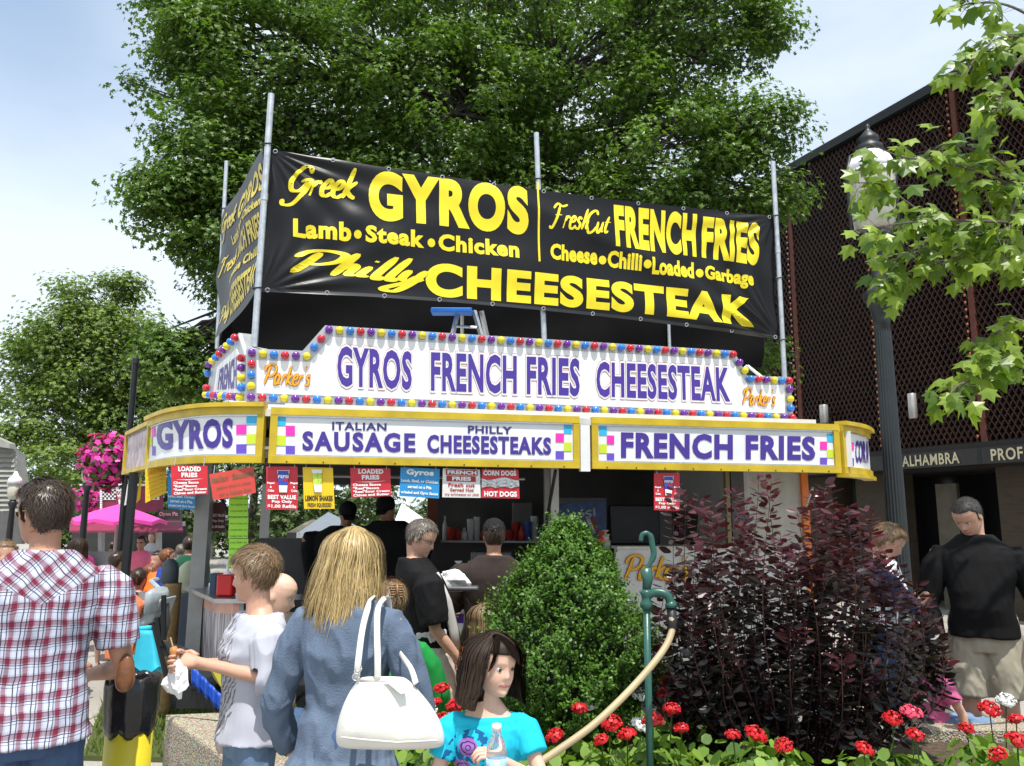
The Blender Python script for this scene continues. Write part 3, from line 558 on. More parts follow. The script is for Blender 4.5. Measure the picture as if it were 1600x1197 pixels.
for i,(x,c,l_) in enumerate(((334,(.02,.05,.12),'dark blue squat container left of the red dispenser'),(343,(.05,.05,.05),'small black box beside the red dispenser'))):
    p=at(x,931,6.25); MB().box(p+V((0,0,.09)),(.05,.08,.16),bev=.006).build('condiment_container',mat('cont%d'%i,c,.4),label=l_,cat='container')
# ---------------- banner on poles ----------------
BFp=vplane(815,300,6.75,16); 
BFl=BFp.n
def mkbanner():
    TL,TR,BR,BL=BFp(421,233),BFp(1208,338),BFp(1217,531),BFp(408,456)
    nx,nz=90,26; pos={}
    def f(u,v,lift=0):
        p=(TL*(1-u)+TR*u)*(1-v)+(BL*(1-u)+BR*u)*v
        # sag of the cable edges and folds running in from the corners
        sag=.10*(1-v)*4*u*(1-u)*.4-.07*v*4*u*(1-u); p=p-V((0,0,sag))
        w=0
        for (cu,cv,a) in ((0,0,1),(1,1,1.6),(0,1,1),(1,0,.8)):
            du,dv=(u-cu)*4.6,(v-cv)*1.5; r=math.hypot(du,dv); th=math.atan2(dv,du); w+=a*.016*math.exp(-r*.95)*math.sin(th*19+cu*2)*min(1,r*3)
        w+=.007*math.sin(u*21+v*7)*math.sin(v*3.1)+.006*math.sin(u*9-v*13)
        # diagonal crease right of the middle
        d=((u-.72)*4.6-(v-.15)*2.3)/2.5; w+=-.030*math.exp(-(d/.16)**2)*(.3+.7*math.sin(math.pi*min(1,max(0,v*1.1))))
        d2=((u-.62)*4.6-(v-.35)*3.1)/2.5; w+=.018*math.exp(-(d2/.1)**2)*math.sin(math.pi*v)
        return p+BFl*(w+lift)
    return f
bf=mkbanner()
def gridmesh(f,nx,nz,name,m,parent,lift=0,u=(0,1),v=(0,1),**kw):
    vs=[tuple(f(u[0]+(u[1]-u[0])*i/nx,v[0]+(v[1]-v[0])*j/nz,lift)) for j in range(nz+1) for i in range(nx+1)]
    fs=[[j*(nx+1)+i,(j+1)*(nx+1)+i,(j+1)*(nx+1)+i+1,j*(nx+1)+i+1] for j in range(nz) for i in range(nx)]
    return addmesh(name,vs,fs,m,parent,True,**kw)
ban=thing('banner',BFp(815,490),'long black vinyl banner with yellow GYROS, FRENCH FRIES and CHEESESTEAK lettering above the roof','banner')
gridmesh(bf,260,90,'cloth',blk,ban); gridmesh(bf,60,2,'hem',mat('hem',(.02,.02,.022),.4),ban,lift=.003,v=(.975,1)); 
def inv(px,py):  # pixel -> (u,v) on the flat banner by iteration
    u=v=.5
    for _ in range(12):
        P=bf(u,v); q=BFp(px,py)
        du=bf(u+.01,v)-bf(u,v); dv=bf(u,v+.01)-bf(u,v); d=q-P; d-=BFl*d.dot(BFl)
        du-=BFl*du.dot(BFl); dv-=BFl*dv.dot(BFl); du=du*100; dv=dv*100
        a,b2,c=du.dot(du),du.dot(dv),dv.dot(dv); e,g=d.dot(du),d.dot(dv); det=a*c-b2*b2; u+=(e*c-b2*g)/det; v+=(a*g-b2*e)/det
    return u,v
def bmp(TL,TR,BR,BL):
    a=[inv(*p) for p in(TL,TR,BR,BL)]
    def f(u,v,lift=0):
        x=(a[0][0]*(1-u)+a[1][0]*u)*(1-v)+(a[3][0]*(1-u)+a[2][0]*u)*v; y=(a[0][1]*(1-u)+a[1][1]*u)*(1-v)+(a[3][1]*(1-u)+a[2][1]*u)*v; return bf(x,y,lift)
    return f
LF=.003
script('Greek',bmp((438,256),(560,262),(558,330),(436,322)),byel,ban,w=.078,lift=LF,cuts=(16,8))
text('GYROS',bmp((576,265.5),(825,292),(826,367.5),(576,343)),byel,ban,off=.055,spc=1.16,lift=LF,res=7,cuts=(44,20))
text('Lamb',bmp((458,341),(549,348),(549,378),(458,370)),byel,ban,off=.045,spc=1.1,lift=LF,cuts=(12,4))
text('Steak',bmp((571,352),(663,361),(663,388),(571,379)),byel,ban,off=.045,spc=1.1,lift=LF,cuts=(12,4))
text('Chicken',bmp((685,365),(811,377),(811,404),(685,391)),byel,ban,off=.045,spc=1.1,lift=LF,cuts=(14,4))
def dot(x,y,w=.5): 
    c=inv(x,y); vs=[(math.cos(t*.4488),math.sin(t*.4488)) for t in range(14)]; f=bmp((x-6,y-7),(x+6,y-6),(x+6,y+7),(x-6,y+6)); place2d('bullet_dot',vs,[list(range(14))],f,byel,ban,LF)
for x,y in((559,366.5),(674,379.5),(942,406),(1010.5,413.5),(1093,427)): dot(x,y)
script('Philly',bmp((458,386),(672,404),(664,462),(450,444)),byel,ban,w=.085,lift=LF,cuts=(18,6))
text('CHEESESTEAK',bmp((665,409),(1178,465),(1178,512),(665,463)),byel,ban,off=.05,spc=1.13,lift=LF,res=7,cuts=(110,16))
script('Fresh',bmp((858,314),(921,325),(918,364),(857,358)),byel,ban,w=.07,lift=LF,cuts=(8,6)); script('Cut',bmp((912,322),(955,333),(953,366),(914,368)),byel,ban,w=.07,lift=LF,cuts=(8,6))
text('FRENCH',bmp((960,318),(1089,334),(1089,402),(961,386)),byel,ban,off=.055,spc=1.12,lift=LF,res=7,cuts=(44,22)); text('FRIES',bmp((1098,338),(1186,350),(1186,415),(1098,402)),byel,ban,off=.055,spc=1.12,lift=LF,res=7,cuts=(30,22))
text('Cheese',bmp((860,380),(934,387),(934,414),(860,405)),byel,ban,off=.045,spc=1.05,lift=LF,cuts=(12,4))
text('Chilli',bmp((950,391),(1002,398),(1002,424),(950,417)),byel,ban,off=.045,spc=1.05,lift=LF,cuts=(12,6))
text('Loaded',bmp((1018,402),(1084,410),(1084,436),(1018,429)),byel,ban,off=.045,spc=1.05,lift=LF,cuts=(12,6))
text('Garbage',bmp((1101,414),(1181,424),(1181,452),(1101,442)),byel,ban,off=.045,spc=1.05,lift=LF,cuts=(12,4))
for i_ in range(11):
    for v_ in (.012,.985):
        c_=bf(.01+.098*i_,v_,.004); b=MB(); b.tube([c_+(BFp(820,300)-BFp(815,300)).normalized()*(.016*math.cos(a))+V((0,0,.016*math.sin(a))) for a in np.linspace(0,6.283,11)],.004,5); b.build('grommet',alum,ban)
g=bmp((839,284),(842,284),(844,409),(841,409)); place2d('divider',[(0,0),(1,0),(1,1),(0,1)],[[0,1,2,3]],g,byel,ban,LF,cuts=(1,12))
# left side banner
SB=Pl(BFp(412,350),(0,0,1)); 
sp=vplane(412,350,6.9,121); sp.n=sp.n if sp.n.dot(CP-sp.p)>0 else -sp.n
TLs,TRs,BRs,BLs=sp(350,327),sp(414,232),sp(403,452),sp(339,530)
def sf(u,v,lift=0): return (TLs*(1-u)+TRs*u)*(1-v)+(BLs*(1-u)+BRs*u)*v+sp.n*(lift+.03*math.sin(u*9+v*4)*math.sin(3.1*v)+.02*math.sin(v*14-u*5))
sb=thing('banner',sp(375,480),'foreshortened side banner of the rooftop stand, black with faded yellow lettering','banner')
gridmesh(sf,24,24,'cloth',mat('side_black_vinyl',(.025,.025,.026),.4,var=.3,vs=2,spec=.35),sb)  # slightly greyer black than the front banner
dy_=mat('faded_yellow_print',(.66,.52,.06),.45)
for s_,bx in (('GYROS',(.42,.08,.97,.27)),('Lamb Steak Chicken',(.25,.31,.95,.38)),('FRENCH FRIES',(.38,.43,.95,.58)),('Cheese Chilli',(.3,.63,.9,.7)),('CHEESESTEAK',(.3,.76,.96,.94))): text(s_,sf,dy_,sb,bx,off=.04,lift=.006,cuts=(10,4))
for bx,s_ in (((.04,.1,.38,.3),'Greek'),((.04,.42,.34,.56),'Fresh'),((.03,.78,.28,.95),'Philly')): script(s_,sf,dy_,sb,bx,w=.08,lift=.006,cuts=(6,4))
# rear banner (plain dark back) and right end
rp=vplane(700,500,9.3,14)
def rf(u,v,lift=0):
    a,b2,c,d=rp(350,430),rp(1195,470),rp(1190,575),rp(345,552); p=(a*(1-u)+b2*u)*(1-v)+(d*(1-u)+c*u)*v; return p+rp.n*(lift+.06*math.sin(u*17+v*5)*v+.03*math.sin(u*41))
rb=gridmesh(rf,60,8,'banner',mat('banner_back',(.004,.004,.0045),.8,var=.3,vs=2,spec=.08),None); props(rb,'plain black rear banner seen below the front banner, across the far side of the roof','banner')
e1=BFp(1215,342);e2=BFp(1219,528); q1=rp(1195,470);q2=rp(1190,575); q1=V((q1.x,q1.y,e1.z*.0+rf(1,0).z+.9)); 
# poles
def pole(x0,y0,x1,y1,pl,label,r=.024,zlow=None,lift=.0,ties=()):
    a=pl(x0,y0,lift); b2=pl(x1,y1,lift); 
    o=thing('scaffold_pole',b2,label,'pole','galvanised poles holding the banners'); MB().tube([a,b2],r,12).build('pipe',galv,o)
    mid=a.lerp(b2,.42); MB().tube([mid+V((0,0,.03)),mid-V((0,0,.03))],r*1.16,12).build('coupling',galv,o)
    for (tx,ty) in ties: p=pl(tx,ty,lift); t=MB(); t.tube([p+V((-r*1.3,-r,.0)),p+V((r*1.4,-r*.8,.01)),p+V((r*1.5,r,.0)),p+V((-r*1.3,r,0)),p+V((-r*1.3,-r,.0))],.007,5); t.build('rope_tie',blackm,o)
pole(424,153,397.5,545,BFp,'tall galvanised pole at the front left corner between the two banners',.026,lift=.06,ties=((418,232),(403,455)))
pole(838,208,850.5,535,Pl(BFp.p-BFl*.07,BFl),'galvanised pole behind the middle of the front banner',.024,ties=((840,281),))
pole(1205,255,1223,592,BFp,'galvanised pole at the right end of the front banner',.024,lift=.03,ties=((1208,340),(1213,437),(1219,533)))
pole(354,252,339,545,Pl(sp(350,327),AN),'galvanised pole at the far left corner of the side banner',.022,ties=((350,327),))
pole(1040,440,1044,560,rp,'galvanised pole of the rear banner seen under the K of the front banner',.022,lift=.05)
# step ladder on the roof
sl=thing('step_ladder',at(728,530,7.9),'blue topped aluminium step ladder standing on the trailer roof','ladder')
b=MB(); b.box(at(706,487,7.9),(.42,.16,.05),bev=.01); b.build('top_cap',mat('blue_plastic',(.02,.15,.55),.4),sl)
for xa,xb in ((716,702),(722,722),(741,758),(752,765)): 
    b=MB(); b.tube([at(xa,486,7.95),at(xb,545,7.95+(.15 if xa in(722,752) else -.1))],(.026 if xa!=722 else .018),4); b.build('side_rail',alum,sl)
b=MB(); b.tube([at(712,510,7.9),at(745,512,7.9)],.015,5); b.tube([at(708,530,7.88),at(752,532,7.88)],.015,5); b.build('step',alum,sl)
# ---------------- theatre building on the right ----------------
BD=vplane(1407,734,15,-67.3); DU=V((math.cos(R(-67.3)),math.sin(R(-67.3)),0)); BN=BD.n
B0=V((BD.p.x,BD.p.y,0))
def bp(s,z,d=0): return B0+DU*s+BN*d+V((0,0,z))     # s along the facade towards the viewer, d out of the wall
zb0=BD(1407,734).z; zb1=BD(1407,711).z; zl0=zb1+.10
zroof=BD(1367,187).z
rust=mat('rust_terracotta',(.036,.014,.008),.5,var=.35,vs=2.5,bump=.1); dkb=mat('dark_facade',(.012,.010,.010),.7); coping=mat('dark_coping',(.010,.013,.015),.6)
bld=thing('theatre_building',bp(0,0),'dark brown theatre building with pierced screen facade and ALHAMBRA sign band','building')
S0,S1=-9.0,6.6
MB().prism([bp(S0,zl0-.4,-.32),bp(S1,zl0-.4,-.32),bp(S1,zroof,-.32),bp(S0,zroof,-.32)],-BN*9).build('upper_wall',dkb,bld)
b=MB(); rr=random.Random(7)
cw,chh=.115,.100; nz_=int((zroof-.15-zl0)/chh); ns_=int((S1-S0)/cw)
nrm=[];Mx=Matrix((DU,BN,V((0,0,1)))).transposed()
VS=[];FS=[]
def fastbox(c,ax,hx,hy,hz):
    # ax: direction of the long axis in the (DU,z) plane
    o=len(VS); bx=V((0,0,1)).cross(ax); 
    up=BN.cross(ax).normalized()
    for i in(-1,1):
        for j in(-1,1):
            for k in(-1,1): q=c+ax*(i*hx)+BN*(j*hy)+up*(k*hz); VS.append((q.x,q.y,q.z))
    FS.extend([[o+0,o+1,o+3,o+2],[o+4,o+6,o+7,o+5],[o+0,o+4,o+5,o+1],[o+2,o+3,o+7,o+6],[o+0,o+2,o+6,o+4],[o+1,o+5,o+7,o+3]])
for j in range(nz_):
    for i in range(ns_):
        s=S0+(i+.5*(j%2))*cw; z=zl0+j*chh
        for sg in(-1,1):
            ax=(DU*(cw/2)+V((0,0,sg*chh))); Ln=ax.length; ax.normalize(); c=bp(s+cw/4,z+sg*chh/2+(chh if sg<0 else 0)*1.0,-.05)
            fastbox(c,ax,Ln/2,.045,.008)
        p=bp(s,z,.0); o=len(VS)
        for a_,b_ in((-1,-1),(1,-1),(1,1),(-1,1)): q=p+DU*(a_*.015)+V((0,0,b_*.015)); VS.append((q.x,q.y,q.z))
        q=p+BN*.03+V((0,0,.008)); VS.append((q.x,q.y,q.z)); FS.extend([[o,o+1,o+4],[o+1,o+2,o+4],[o+2,o+3,o+4],[o+3,o,o+4]])
addmesh('pierced_screen',VS,FS,rust,bld,kind='stuff')
for px in (1247,1376,1527,1690):
    p=BD(px,560 if px<1600 else 400); s=(V((p.x,p.y,0))-B0).dot(DU)
    if s>S1: continue
    sm=MB().prism([bp(s-.05,zl0,.03),bp(s+.05,zl0,.03),bp(s+.05,zroof-.2,.03),bp(s-.05,zroof-.2,.03)],-BN*.2).build('vertical_joint',mat('rust_joint',(.10,.025,.014),.6,var=.3),bld)
    b=MB(); k=int((zroof-zl0-.3)/.13)
    for i in range(k): q=bp(s-.09,zl0+.1+i*.13,.05); b.ball(q,(.022,.022,.03),6,4)
    b.build('joint_studs',mat('glint_orange_stud',(.34,.11,.045),.4,var=.2),bld,kind='stuff')  # orange of the sun's glints put into the studs' colour
MB().prism([bp(S0,zroof-.14,.10),bp(S1,zroof-.14,.10),bp(S1,zroof+.04,.10),bp(S0,zroof+.04,.10)],-BN*9.2).build('coping',coping,bld)
MB().prism([bp(S0,zb0,.12),bp(S1,zb0,.12),bp(S1,zb1,.12),bp(S0,zb1,.12)],-BN*.5).build('sign_band',mat('bronze_band',(.022,.019,.017),.45,var=.2),bld)
MB().prism([bp(S0,zb1,.05),bp(S1,zb1,.05),bp(S1,zl0,.05),bp(S0,zl0,.05)],-BN*.4).build('band_recess',dkb,bld)
BB=Pl(bp(0,0,.123),BN); ltr=mat('cream_letters',(.55,.50,.33),.5)
sj=(V(BB(1530,710))-B0).dot(DU); MB().prism([bp(sj-.03,zb0,.126),bp(sj+.03,zb0,.126),bp(sj+.03,zb1,.126),bp(sj-.03,zb1,.126)],-BN*.01).build('band_joint',coping,bld)
def boxz(x0,x1,y0,y1): 
    a,b2=BB(x0,720),BB(x1,710); z0=BB(x0,y1[0]).z; z1=BB(x0,y1[1]).z
    return bilin(V((a.x,a.y,z1)),V((b2.x,b2.y,z1)),V((b2.x,b2.y,z0)),V((a.x,a.y,z0)))
zc=(zb0+zb1)/2;hh=(zb1-zb0)*.36
for s_,x0,x1 in(('ALHAMBRA',1410,1499),('PROF',1549.6,1599)):
    a,b2=BB(x0,720),BB(x1,710); f=bilin(V((a.x,a.y,zc+hh)),V((b2.x,b2.y,zc+hh)),V((b2.x,b2.y,zc-hh)),V((a.x,a.y,zc-hh))); text(s_,f,ltr,bld,off=.022,spc=1.1,lift=.01)
# lower floor, recessed
MB().prism([bp(S0,0,-2.2),bp(S1,0,-2.2),bp(S1,zb0,-2.2),bp(S0,zb0,-2.2)],-BN*.3).build('storefront_glazing',mat('dark_glass',(.012,.013,.014),.15,spec=.6),bld)
MB().prism(poly3([bp(S0,0,.1),bp(S1,0,.1),bp(S1,0,-9),bp(S0,0,-9)],zb0+.02),(0,0,.08)).build('overhang_soffit',mat('soffit_bronze',(.05,.04,.035),.7),bld)
def brickm():
    m=mat('brown_brick',(.2,.12,.06),.8); t=m.node_tree;n=t.nodes;l=t.links;k=n.new('ShaderNodeTexBrick');k.inputs['Color1'].default_value=(.06,.04,.022,1);k.inputs['Color2'].default_value=(.045,.030,.017,1);k.inputs['Mortar'].default_value=(.05,.042,.033,1);k.inputs['Scale'].default_value=1
    k.inputs['Brick Width'].default_value=.22;k.inputs['Row Height'].default_value=.075;k.inputs['Mortar Size'].default_value=.008
    c=n.new('ShaderNodeTexCoord');mp=n.new('ShaderNodeMapping');mp.inputs['Rotation'].default_value=(R(90),0,R(67.3))
    sp_=n.new('ShaderNodeSeparateXYZ');cb=n.new('ShaderNodeCombineXYZ');l.new(c.outputs['Object'],sp_.inputs[0]);ad=n.new('ShaderNodeMath');ad.operation='SUBTRACT';l.new(sp_.outputs[0],ad.inputs[0]);l.new(sp_.outputs[1],ad.inputs[1]);l.new(ad.outputs[0],cb.inputs[0]);l.new(sp_.outputs[2],cb.inputs[1]);l.new(cb.outputs[0],k.inputs['Vector']);l.new(k.outputs[0],n['Principled BSDF'].inputs['Base Color']);return m
bk=brickm()
def pier(px,w,d0=-.5,d1=-1.1,m=bk,h=None,name='brick_pier'):
    p=BD(px,760); s=(V((p.x,p.y,0))-B0).dot(DU); MB().prism([bp(s-w/2,0,d0),bp(s+w/2,0,d0),bp(s+w/2,h or zb0+.0,d0),bp(s-w/2,h or zb0,d0)],BN*(d1-d0)).build(name,m,bld)
for px,w in((1240,1.2),(1335,.9),(1570,1.0)): pier(px,w)
pier(1423,.45,-.9,-.98,mat('notice_board',(.10,.085,.06),.6,var=.3,vs=4),zb0-.25,'notice_board')
for i in range(7):
    s=S0+1+i*2.1; MB().prism([bp(s,0,-2.1),bp(s+.1,0,-2.1),bp(s+.1,zb0,-2.1),bp(s,zb0,-2.1)],-BN*.1).build('window_mullion',mat('dark_bronze',(.03,.027,.025),.4,.3),bld)
for i,(px,py,h_,r_) in enumerate(((1441,655,.46,.075),(1301,662,.38,.085))):
    p=BD(px,py,.22); o=thing('wall_light',p,('silver cylinder wall light between the lamp post and the maple leaves','silver cylinder wall light just above the right end of the awning')[i],'wall light')
    MB().lathe(p,[(r_*.9,0),(r_,.01),(r_,h_-.01),(r_*.9,h_)],20).build('cylinder',mat('silver_tube',(.45,.44,.42),.35,.5),o,True); b=MB(); b.box(p-BN*.12+V((0,0,h_*.5)),(.2,.05,.06),rz=R(22)); b.build('bracket',blackm,o)
# ---------------- big lamp post ----------------
LY=7.6; lp=at(1397,760,LY); lx=lp.x
def lz(py): return at(1380,py,LY).z
iron=mat('grey_green_iron',(.017,.022,.025),.45,.1,var=.15,bump=.08); irond=mat('black_iron',(.016,.018,.02),.45,.2)
lamp=thing('street_lamp',(lx,LY,0),'tall fluted grey green lamp post with a white domed lantern, right of the trailer','lamp post')
zc0=lz(500)
b=MB(); b.lathe((lx,LY,0),[(.17,0),(.17,.12),(.13,.2),(.125,.7),(.10,.8)],24); b.build('base',iron,lamp,True)
b=MB(); b.lathe((lx,LY,0),[(.096,.8),(.088,2.),(.078,zc0-.1)],40,.07); b.build('post',iron,lamp)
b=MB(); b.lathe((lx,LY,0),[(.075,zc0-.12),(.082,zc0),(.10,lz(480)),(.155,lz(468)),(.155,lz(458)),(.10,lz(450)),(.06,lz(440)),(.055,lz(400)),(.10,lz(385)),(.15,lz(372)),(.16,lz(366))],28); b.build('capital',iron,lamp,True)
gm=mat('lamp_globe',(.62,.60,.50),.25,var=.05); gm.node_tree.nodes['Principled BSDF'].inputs['Transmission Weight'].default_value=.35
b=MB(); b.lathe((lx,LY,0),[(.15,lz(362)),(.19,lz(355)),(.215,lz(310)),(.225,lz(272)),(.22,lz(268))],32); b.build('globe',gm,lamp,True)
za,zb_=lz(272),lz(238)
b=MB(); P=[(.235,0),(.225,.35),(.19,.7),(.13,.95),(.1,1)]; b.lathe((lx,LY,0),[(r,za+(zb_-za)*t) for r,t in P],32); dome=b.build('dome',mat('white_enamel',(.85,.85,.86),.25),lamp,True)
b=MB()
for k in range(24):
    t0,t1=2*math.pi*k/24,2*math.pi*(k+1)/24; tm=(t0+t1)/2; r=.238; b.add([(lx+r*math.cos(t),LY+r*math.sin(t),z) for t,z in((t0,za+.01),(t1,za+.01),(tm,za-.045))],[[0,1,2]])
b.build('scalloped_edge',mat('white_enamel',(.8,.8,.8)),dome)
b=MB(); b.lathe((lx,LY,0),[(.14,lz(241)),(.135,lz(230)),(.09,lz(226)),(.105,lz(222)),(.10,lz(216)),(.05,lz(208)),(.02,lz(202)),(.025,lz(199)),(.01,lz(194))],24); b.build('finial',irond,lamp,True)
for sx in(-1,1):
    b=MB(); b.tube([(lx+sx*.14,LY,lz(372)),(lx+sx*.24,LY,lz(362)),(lx+sx*.25,LY,lz(275)),(lx+sx*.2,LY,lz(245))],.016,8); b.build('bracket_arm',irond,lamp,True)
# ---------------- foliage tools ----------------
STAR=np.array([(0,0),(.16,.06),(.46,.16),(.31,.34),(.45,.66),(.19,.60),(0,1),(-.19,.60),(-.45,.66),(-.31,.34),(-.46,.16),(-.16,.06)])
OAK=np.array([(0,0),(.40,.18),(.13,.38),(.42,.70),(.1,.62),(0,1.),(-.1,.62),(-.42,.70),(-.13,.38),(-.40,.18)])
OVAL=np.array([(0,0),(.2,.3),(.2,.62),(0,1),(-.2,.62),(-.2,.3)])
def leaves(P,Nn,size,shape,rng,tw=1.0,dirs=None,fold=0):
    """P centres (n,3), Nn normals -> verts, faces"""
    n=len(P); a=rng.randn(n,3) if dirs is None else dirs; a-= (a*Nn).sum(1)[:,None]*Nn; a/=np.linalg.norm(a,axis=1)[:,None]+1e-9; bb=np.cross(Nn,a)
    k=len(shape); s=size[:,None,None] if hasattr(size,'__len__') else size
    v=P[:,None,:]+(bb[:,None,:]*shape[None,:,0,None]+a[:,None,:]*shape[None,:,1,None]-Nn[:,None,:]*(np.abs(shape[None,:,0,None])*fold+shape[None,:,1,None]**2*fold*.5))*s
    return v.reshape(-1,3),np.arange(n*k).reshape(n,k)
def unit(v): return v/(np.linalg.norm(v,axis=1)[:,None]+1e-9)
def cloudtree(name,label,lobes,trunk,m,ncl,nl,size,clr,seed,shape=OAK,up=.9,bark=None,tr=.3,group=None,shell=.45,spread=.8,bn=1):
    rng=np.random.RandomState(seed); base=V(trunk[0]); o=thing(name,base,label,'tree',group)
    C=[];w=np.array([l[2]**1.75 for l in lobes]);w=w/w.sum(); cents=[]; lc_=[]
    for l in lobes: cents.append(np.array(at(l[0],l[1],l[3]))); lc_.append(l[2]/F*l[3])
    idx=rng.choice(len(lobes),ncl,p=w); d=unit(rng.randn(ncl,3)); rad=(shell+(1-shell)*rng.rand(ncl))**(.6)
    cen=np.array(cents)[idx]+d*(np.array(lc_)[idx]*rad)[:,None]*np.array([1,spread,1]); cr_=clr*rng.uniform(.55,1.25,ncl)
    ii=np.repeat(np.arange(ncl),nl); q=unit(rng.randn(len(ii),3))*(rng.rand(len(ii))**.45)[:,None]*np.array([1,1,.55]); P=cen[ii]+q*cr_[ii][:,None]
    outw=unit(q+d[ii]*.3+np.array([0,0,up])+rng.randn(len(ii),3)*.45)
    sz=size*rng.uniform(.7,1.25,len(ii)); v,f=leaves(P,outw,sz,shape,rng,fold=.25)
    ct=rng.rand(ncl); t=np.clip(.55*ct[ii]+.45*rng.rand(len(ii))+.15*q[:,2],0,1); t=np.repeat(t,len(shape))
    addmesh('crown',v,f,m,o,tint=t,kind='stuff')
    bark=bark or mat('oak_bark',(.05,.042,.035),.9,var=.3,bump=.8,bs=18)
    tb_=MB(); tb_.tube([V(p) for p in trunk],[tr*(1-.55*i/(len(trunk)-1)) for i in range(len(trunk))],12); tr_o=tb_.build('trunk',bark,o,True)
    b=MB(); top=[V(p) for p in trunk]; rr=random.Random(seed)
    for ci,(c,r_) in enumerate(zip(cents,lc_)):
        c=V(c); st=top[-1] if c.z>top[-1].z else top[-1].lerp(top[max(0,len(top)-2)],rr.random()*.8); mid=st.lerp(c,.5)+V((rr.uniform(-.3,.3),rr.uniform(-.3,.3),rr.uniform(.1,.5)))
        b.tube(catm([st,mid,c],5),[tr*.28*(1-.75*k/10) for k in range(11)],6)
        sel=[k for k in range(ncl) if idx[k]==ci]
        for k in sel[:int(10*bn)+len(sel)//4]:
            e=V(cen[k]); s0=mid.lerp(c,rr.random()); b.tube([s0,s0.lerp(e,.5)+V((0,0,rr.uniform(-.1,.2))),e],[tr*.11,tr*.07,tr*.025],4,cap=False)
    b.build('branches',bark,o,True,kind='stuff')
    return o
oakm=leafmat('oak_leaf',(.030,.070,.010),(.155,.265,.038),.38,.42,.45)
lob=[(730,-80,330,14.5),(560,110,200,13.5),(420,110,165,13),(335,215,105,12.6),(310,70,90,12.8),(295,285,72,12.4),(330,335,95,12.4),(232,140,28,12.6),(222,280,34,12.4),(280,20,62,13),(410,340,130,13),(370,425,62,13),(265,330,50,12.4),(900,100,220,14),(1060,50,150,13.6),(1140,200,85,13),(1200,205,55,12.8),(1240,190,26,12.8),(1150,300,80,13),(1010,250,150,13),(1215,40,40,13.4),(1225,310,32,12.8),(860,280,140,13.6),(660,310,160,13.6),(560,340,120,13.4),(1120,-30,120,14),(300,575,52,12.6),(270,560,44,12.6),(320,590,40,12.6),(285,600,36,12.6),(250,545,30,12.6),(700,180,190,13.2),(1000,340,100,13),(1100,420,70,13.4),(1180,560,45,14)]
cloudtree('oak_tree','large pin oak tree filling the sky behind the banner',lob,[(-.6,14.5,0),(-.55,14.5,3),(-.3,14.4,6),(.0,14.3,9)],oakm,1900,80,.108,.52,11,tr=.34)
mapm=leafmat('left_tree_leaf',(.065,.115,.022),(.22,.32,.06),.35,.5)
lob=[(150,478,52,20),(95,520,55,19.6),(205,520,62,20),(150,570,100,20),(60,570,55,20),(250,600,62,20.5),(20,620,45,20),(35,540,26,20),(110,640,78,20),(200,650,70,20),(290,630,42,20),(40,680,34,19),(100,720,48,19),(190,715,60,20),(95,450,18,20),(200,450,24,20),(300,700,40,21)]
cloudtree('left_tree','broad green tree behind the left end of the trailer',lob,[(-10.4,20,0),(-10.4,20,3),(-10.3,20,5.5)],mapm,640,60,.12,.6,5,tr=.15,bn=2)
lob=[(205,760,50,26),(60,770,50,27),(330,720,60,26),(450,770,70,24),(560,790,60,24),(300,810,40,26),(255,790,30,26)]
cloudtree('far_tree','dark green trees low behind the booths and the trailer hatch',lob,[(-8,25,0),(-8,25,3)],leafmat('far_leaf',(.04,.08,.018),(.09,.14,.035),.3),180,40,.22,.9,8,tr=.2)
# ---------------- maple branch in the foreground ----------------
mple=thing('maple_tree',(4.9,3.6,0),'maple tree on the right edge reaching bright green leaves in front of the lamp','tree')
mb=mat('maple_bark',(.12,.10,.085),.85,var=.3,bump=.5)
MB().tube([(4.9,3.6,0),(4.85,3.6,1.5),(4.8,3.7,3),(4.6,3.8,4.6)],[.14,.12,.10,.07],12).build('trunk',mb,mple,True)
lfm=leafmat('maple_leaf',(.075,.15,.012),(.27,.38,.04),.42,.38,.5)
twigs=[((1640,330),(1560,280),(1480,255),(1410,245),(1360,225),4.1,1.0),((1620,420),(1530,360),(1440,330),(1380,290),(1335,285),4.0,1.1),((1620,350),(1530,345),(1450,345),(1400,350),(1325,362),3.9,1.0),((1640,320),(1560,250),(1520,235),(1480,225),(1450,240),4.2,1.0),
((1480,350),(1440,385),(1410,400),(1385,430),(1378,455),4.15,1.1),((1640,600),(1580,560),(1540,590),(1500,600),(1478,625),4.0,1.1),((1640,520),(1590,500),(1560,520),(1545,560),(1520,570),4.1,1.2),((1660,90),(1600,60),(1560,60),(1525,90),(1508,120),4.1,1.3),((1660,60),(1600,20),(1560,5),(1520,5),(1500,10),4.2,.8),
((1620,330),(1590,300),(1580,340),(1575,375),(1565,415),4.0,1.3),((1640,60),(1590,100),(1570,140),(1560,165),(1550,175),4.0,1.0),((1640,420),(1600,390),(1550,380),(1500,400),(1460,410),4.15,1.1),((1640,440),(1600,420),(1575,400),(1540,300),(1530,290),4.2,1.1)]
rng=np.random.RandomState(21); rr=random.Random(21)
b=MB(); LPs=[];LD=[]
for tw in twigs:
    Y=tw[5]; pts=catm([at(p[0],p[1],Y+.12*(2-i)*.5) for i,p in enumerate(tw[:5])],5); b.tube(pts,[.010*(1-.75*i/len(pts)) for i in range(len(pts))],5)
    n=int(46*tw[6])
    for k in range(n):
        t=rr.uniform(.08,1)**.8; i=min(len(pts)-2,int(t*(len(pts)-1))); p=pts[i].lerp(pts[i+1],rr.random()); d=(pts[i+1]-pts[i]).normalized()
        side=V((rr.gauss(0,1),rr.gauss(0,.9),rr.gauss(-.1,.8))).normalized(); q=p+side*rr.uniform(.02,.14); b.tube([p,q],.0014,3,cap=False); LPs.append(q); LD.append((side*.7+d*.4+V((0,0,-.65))).normalized())
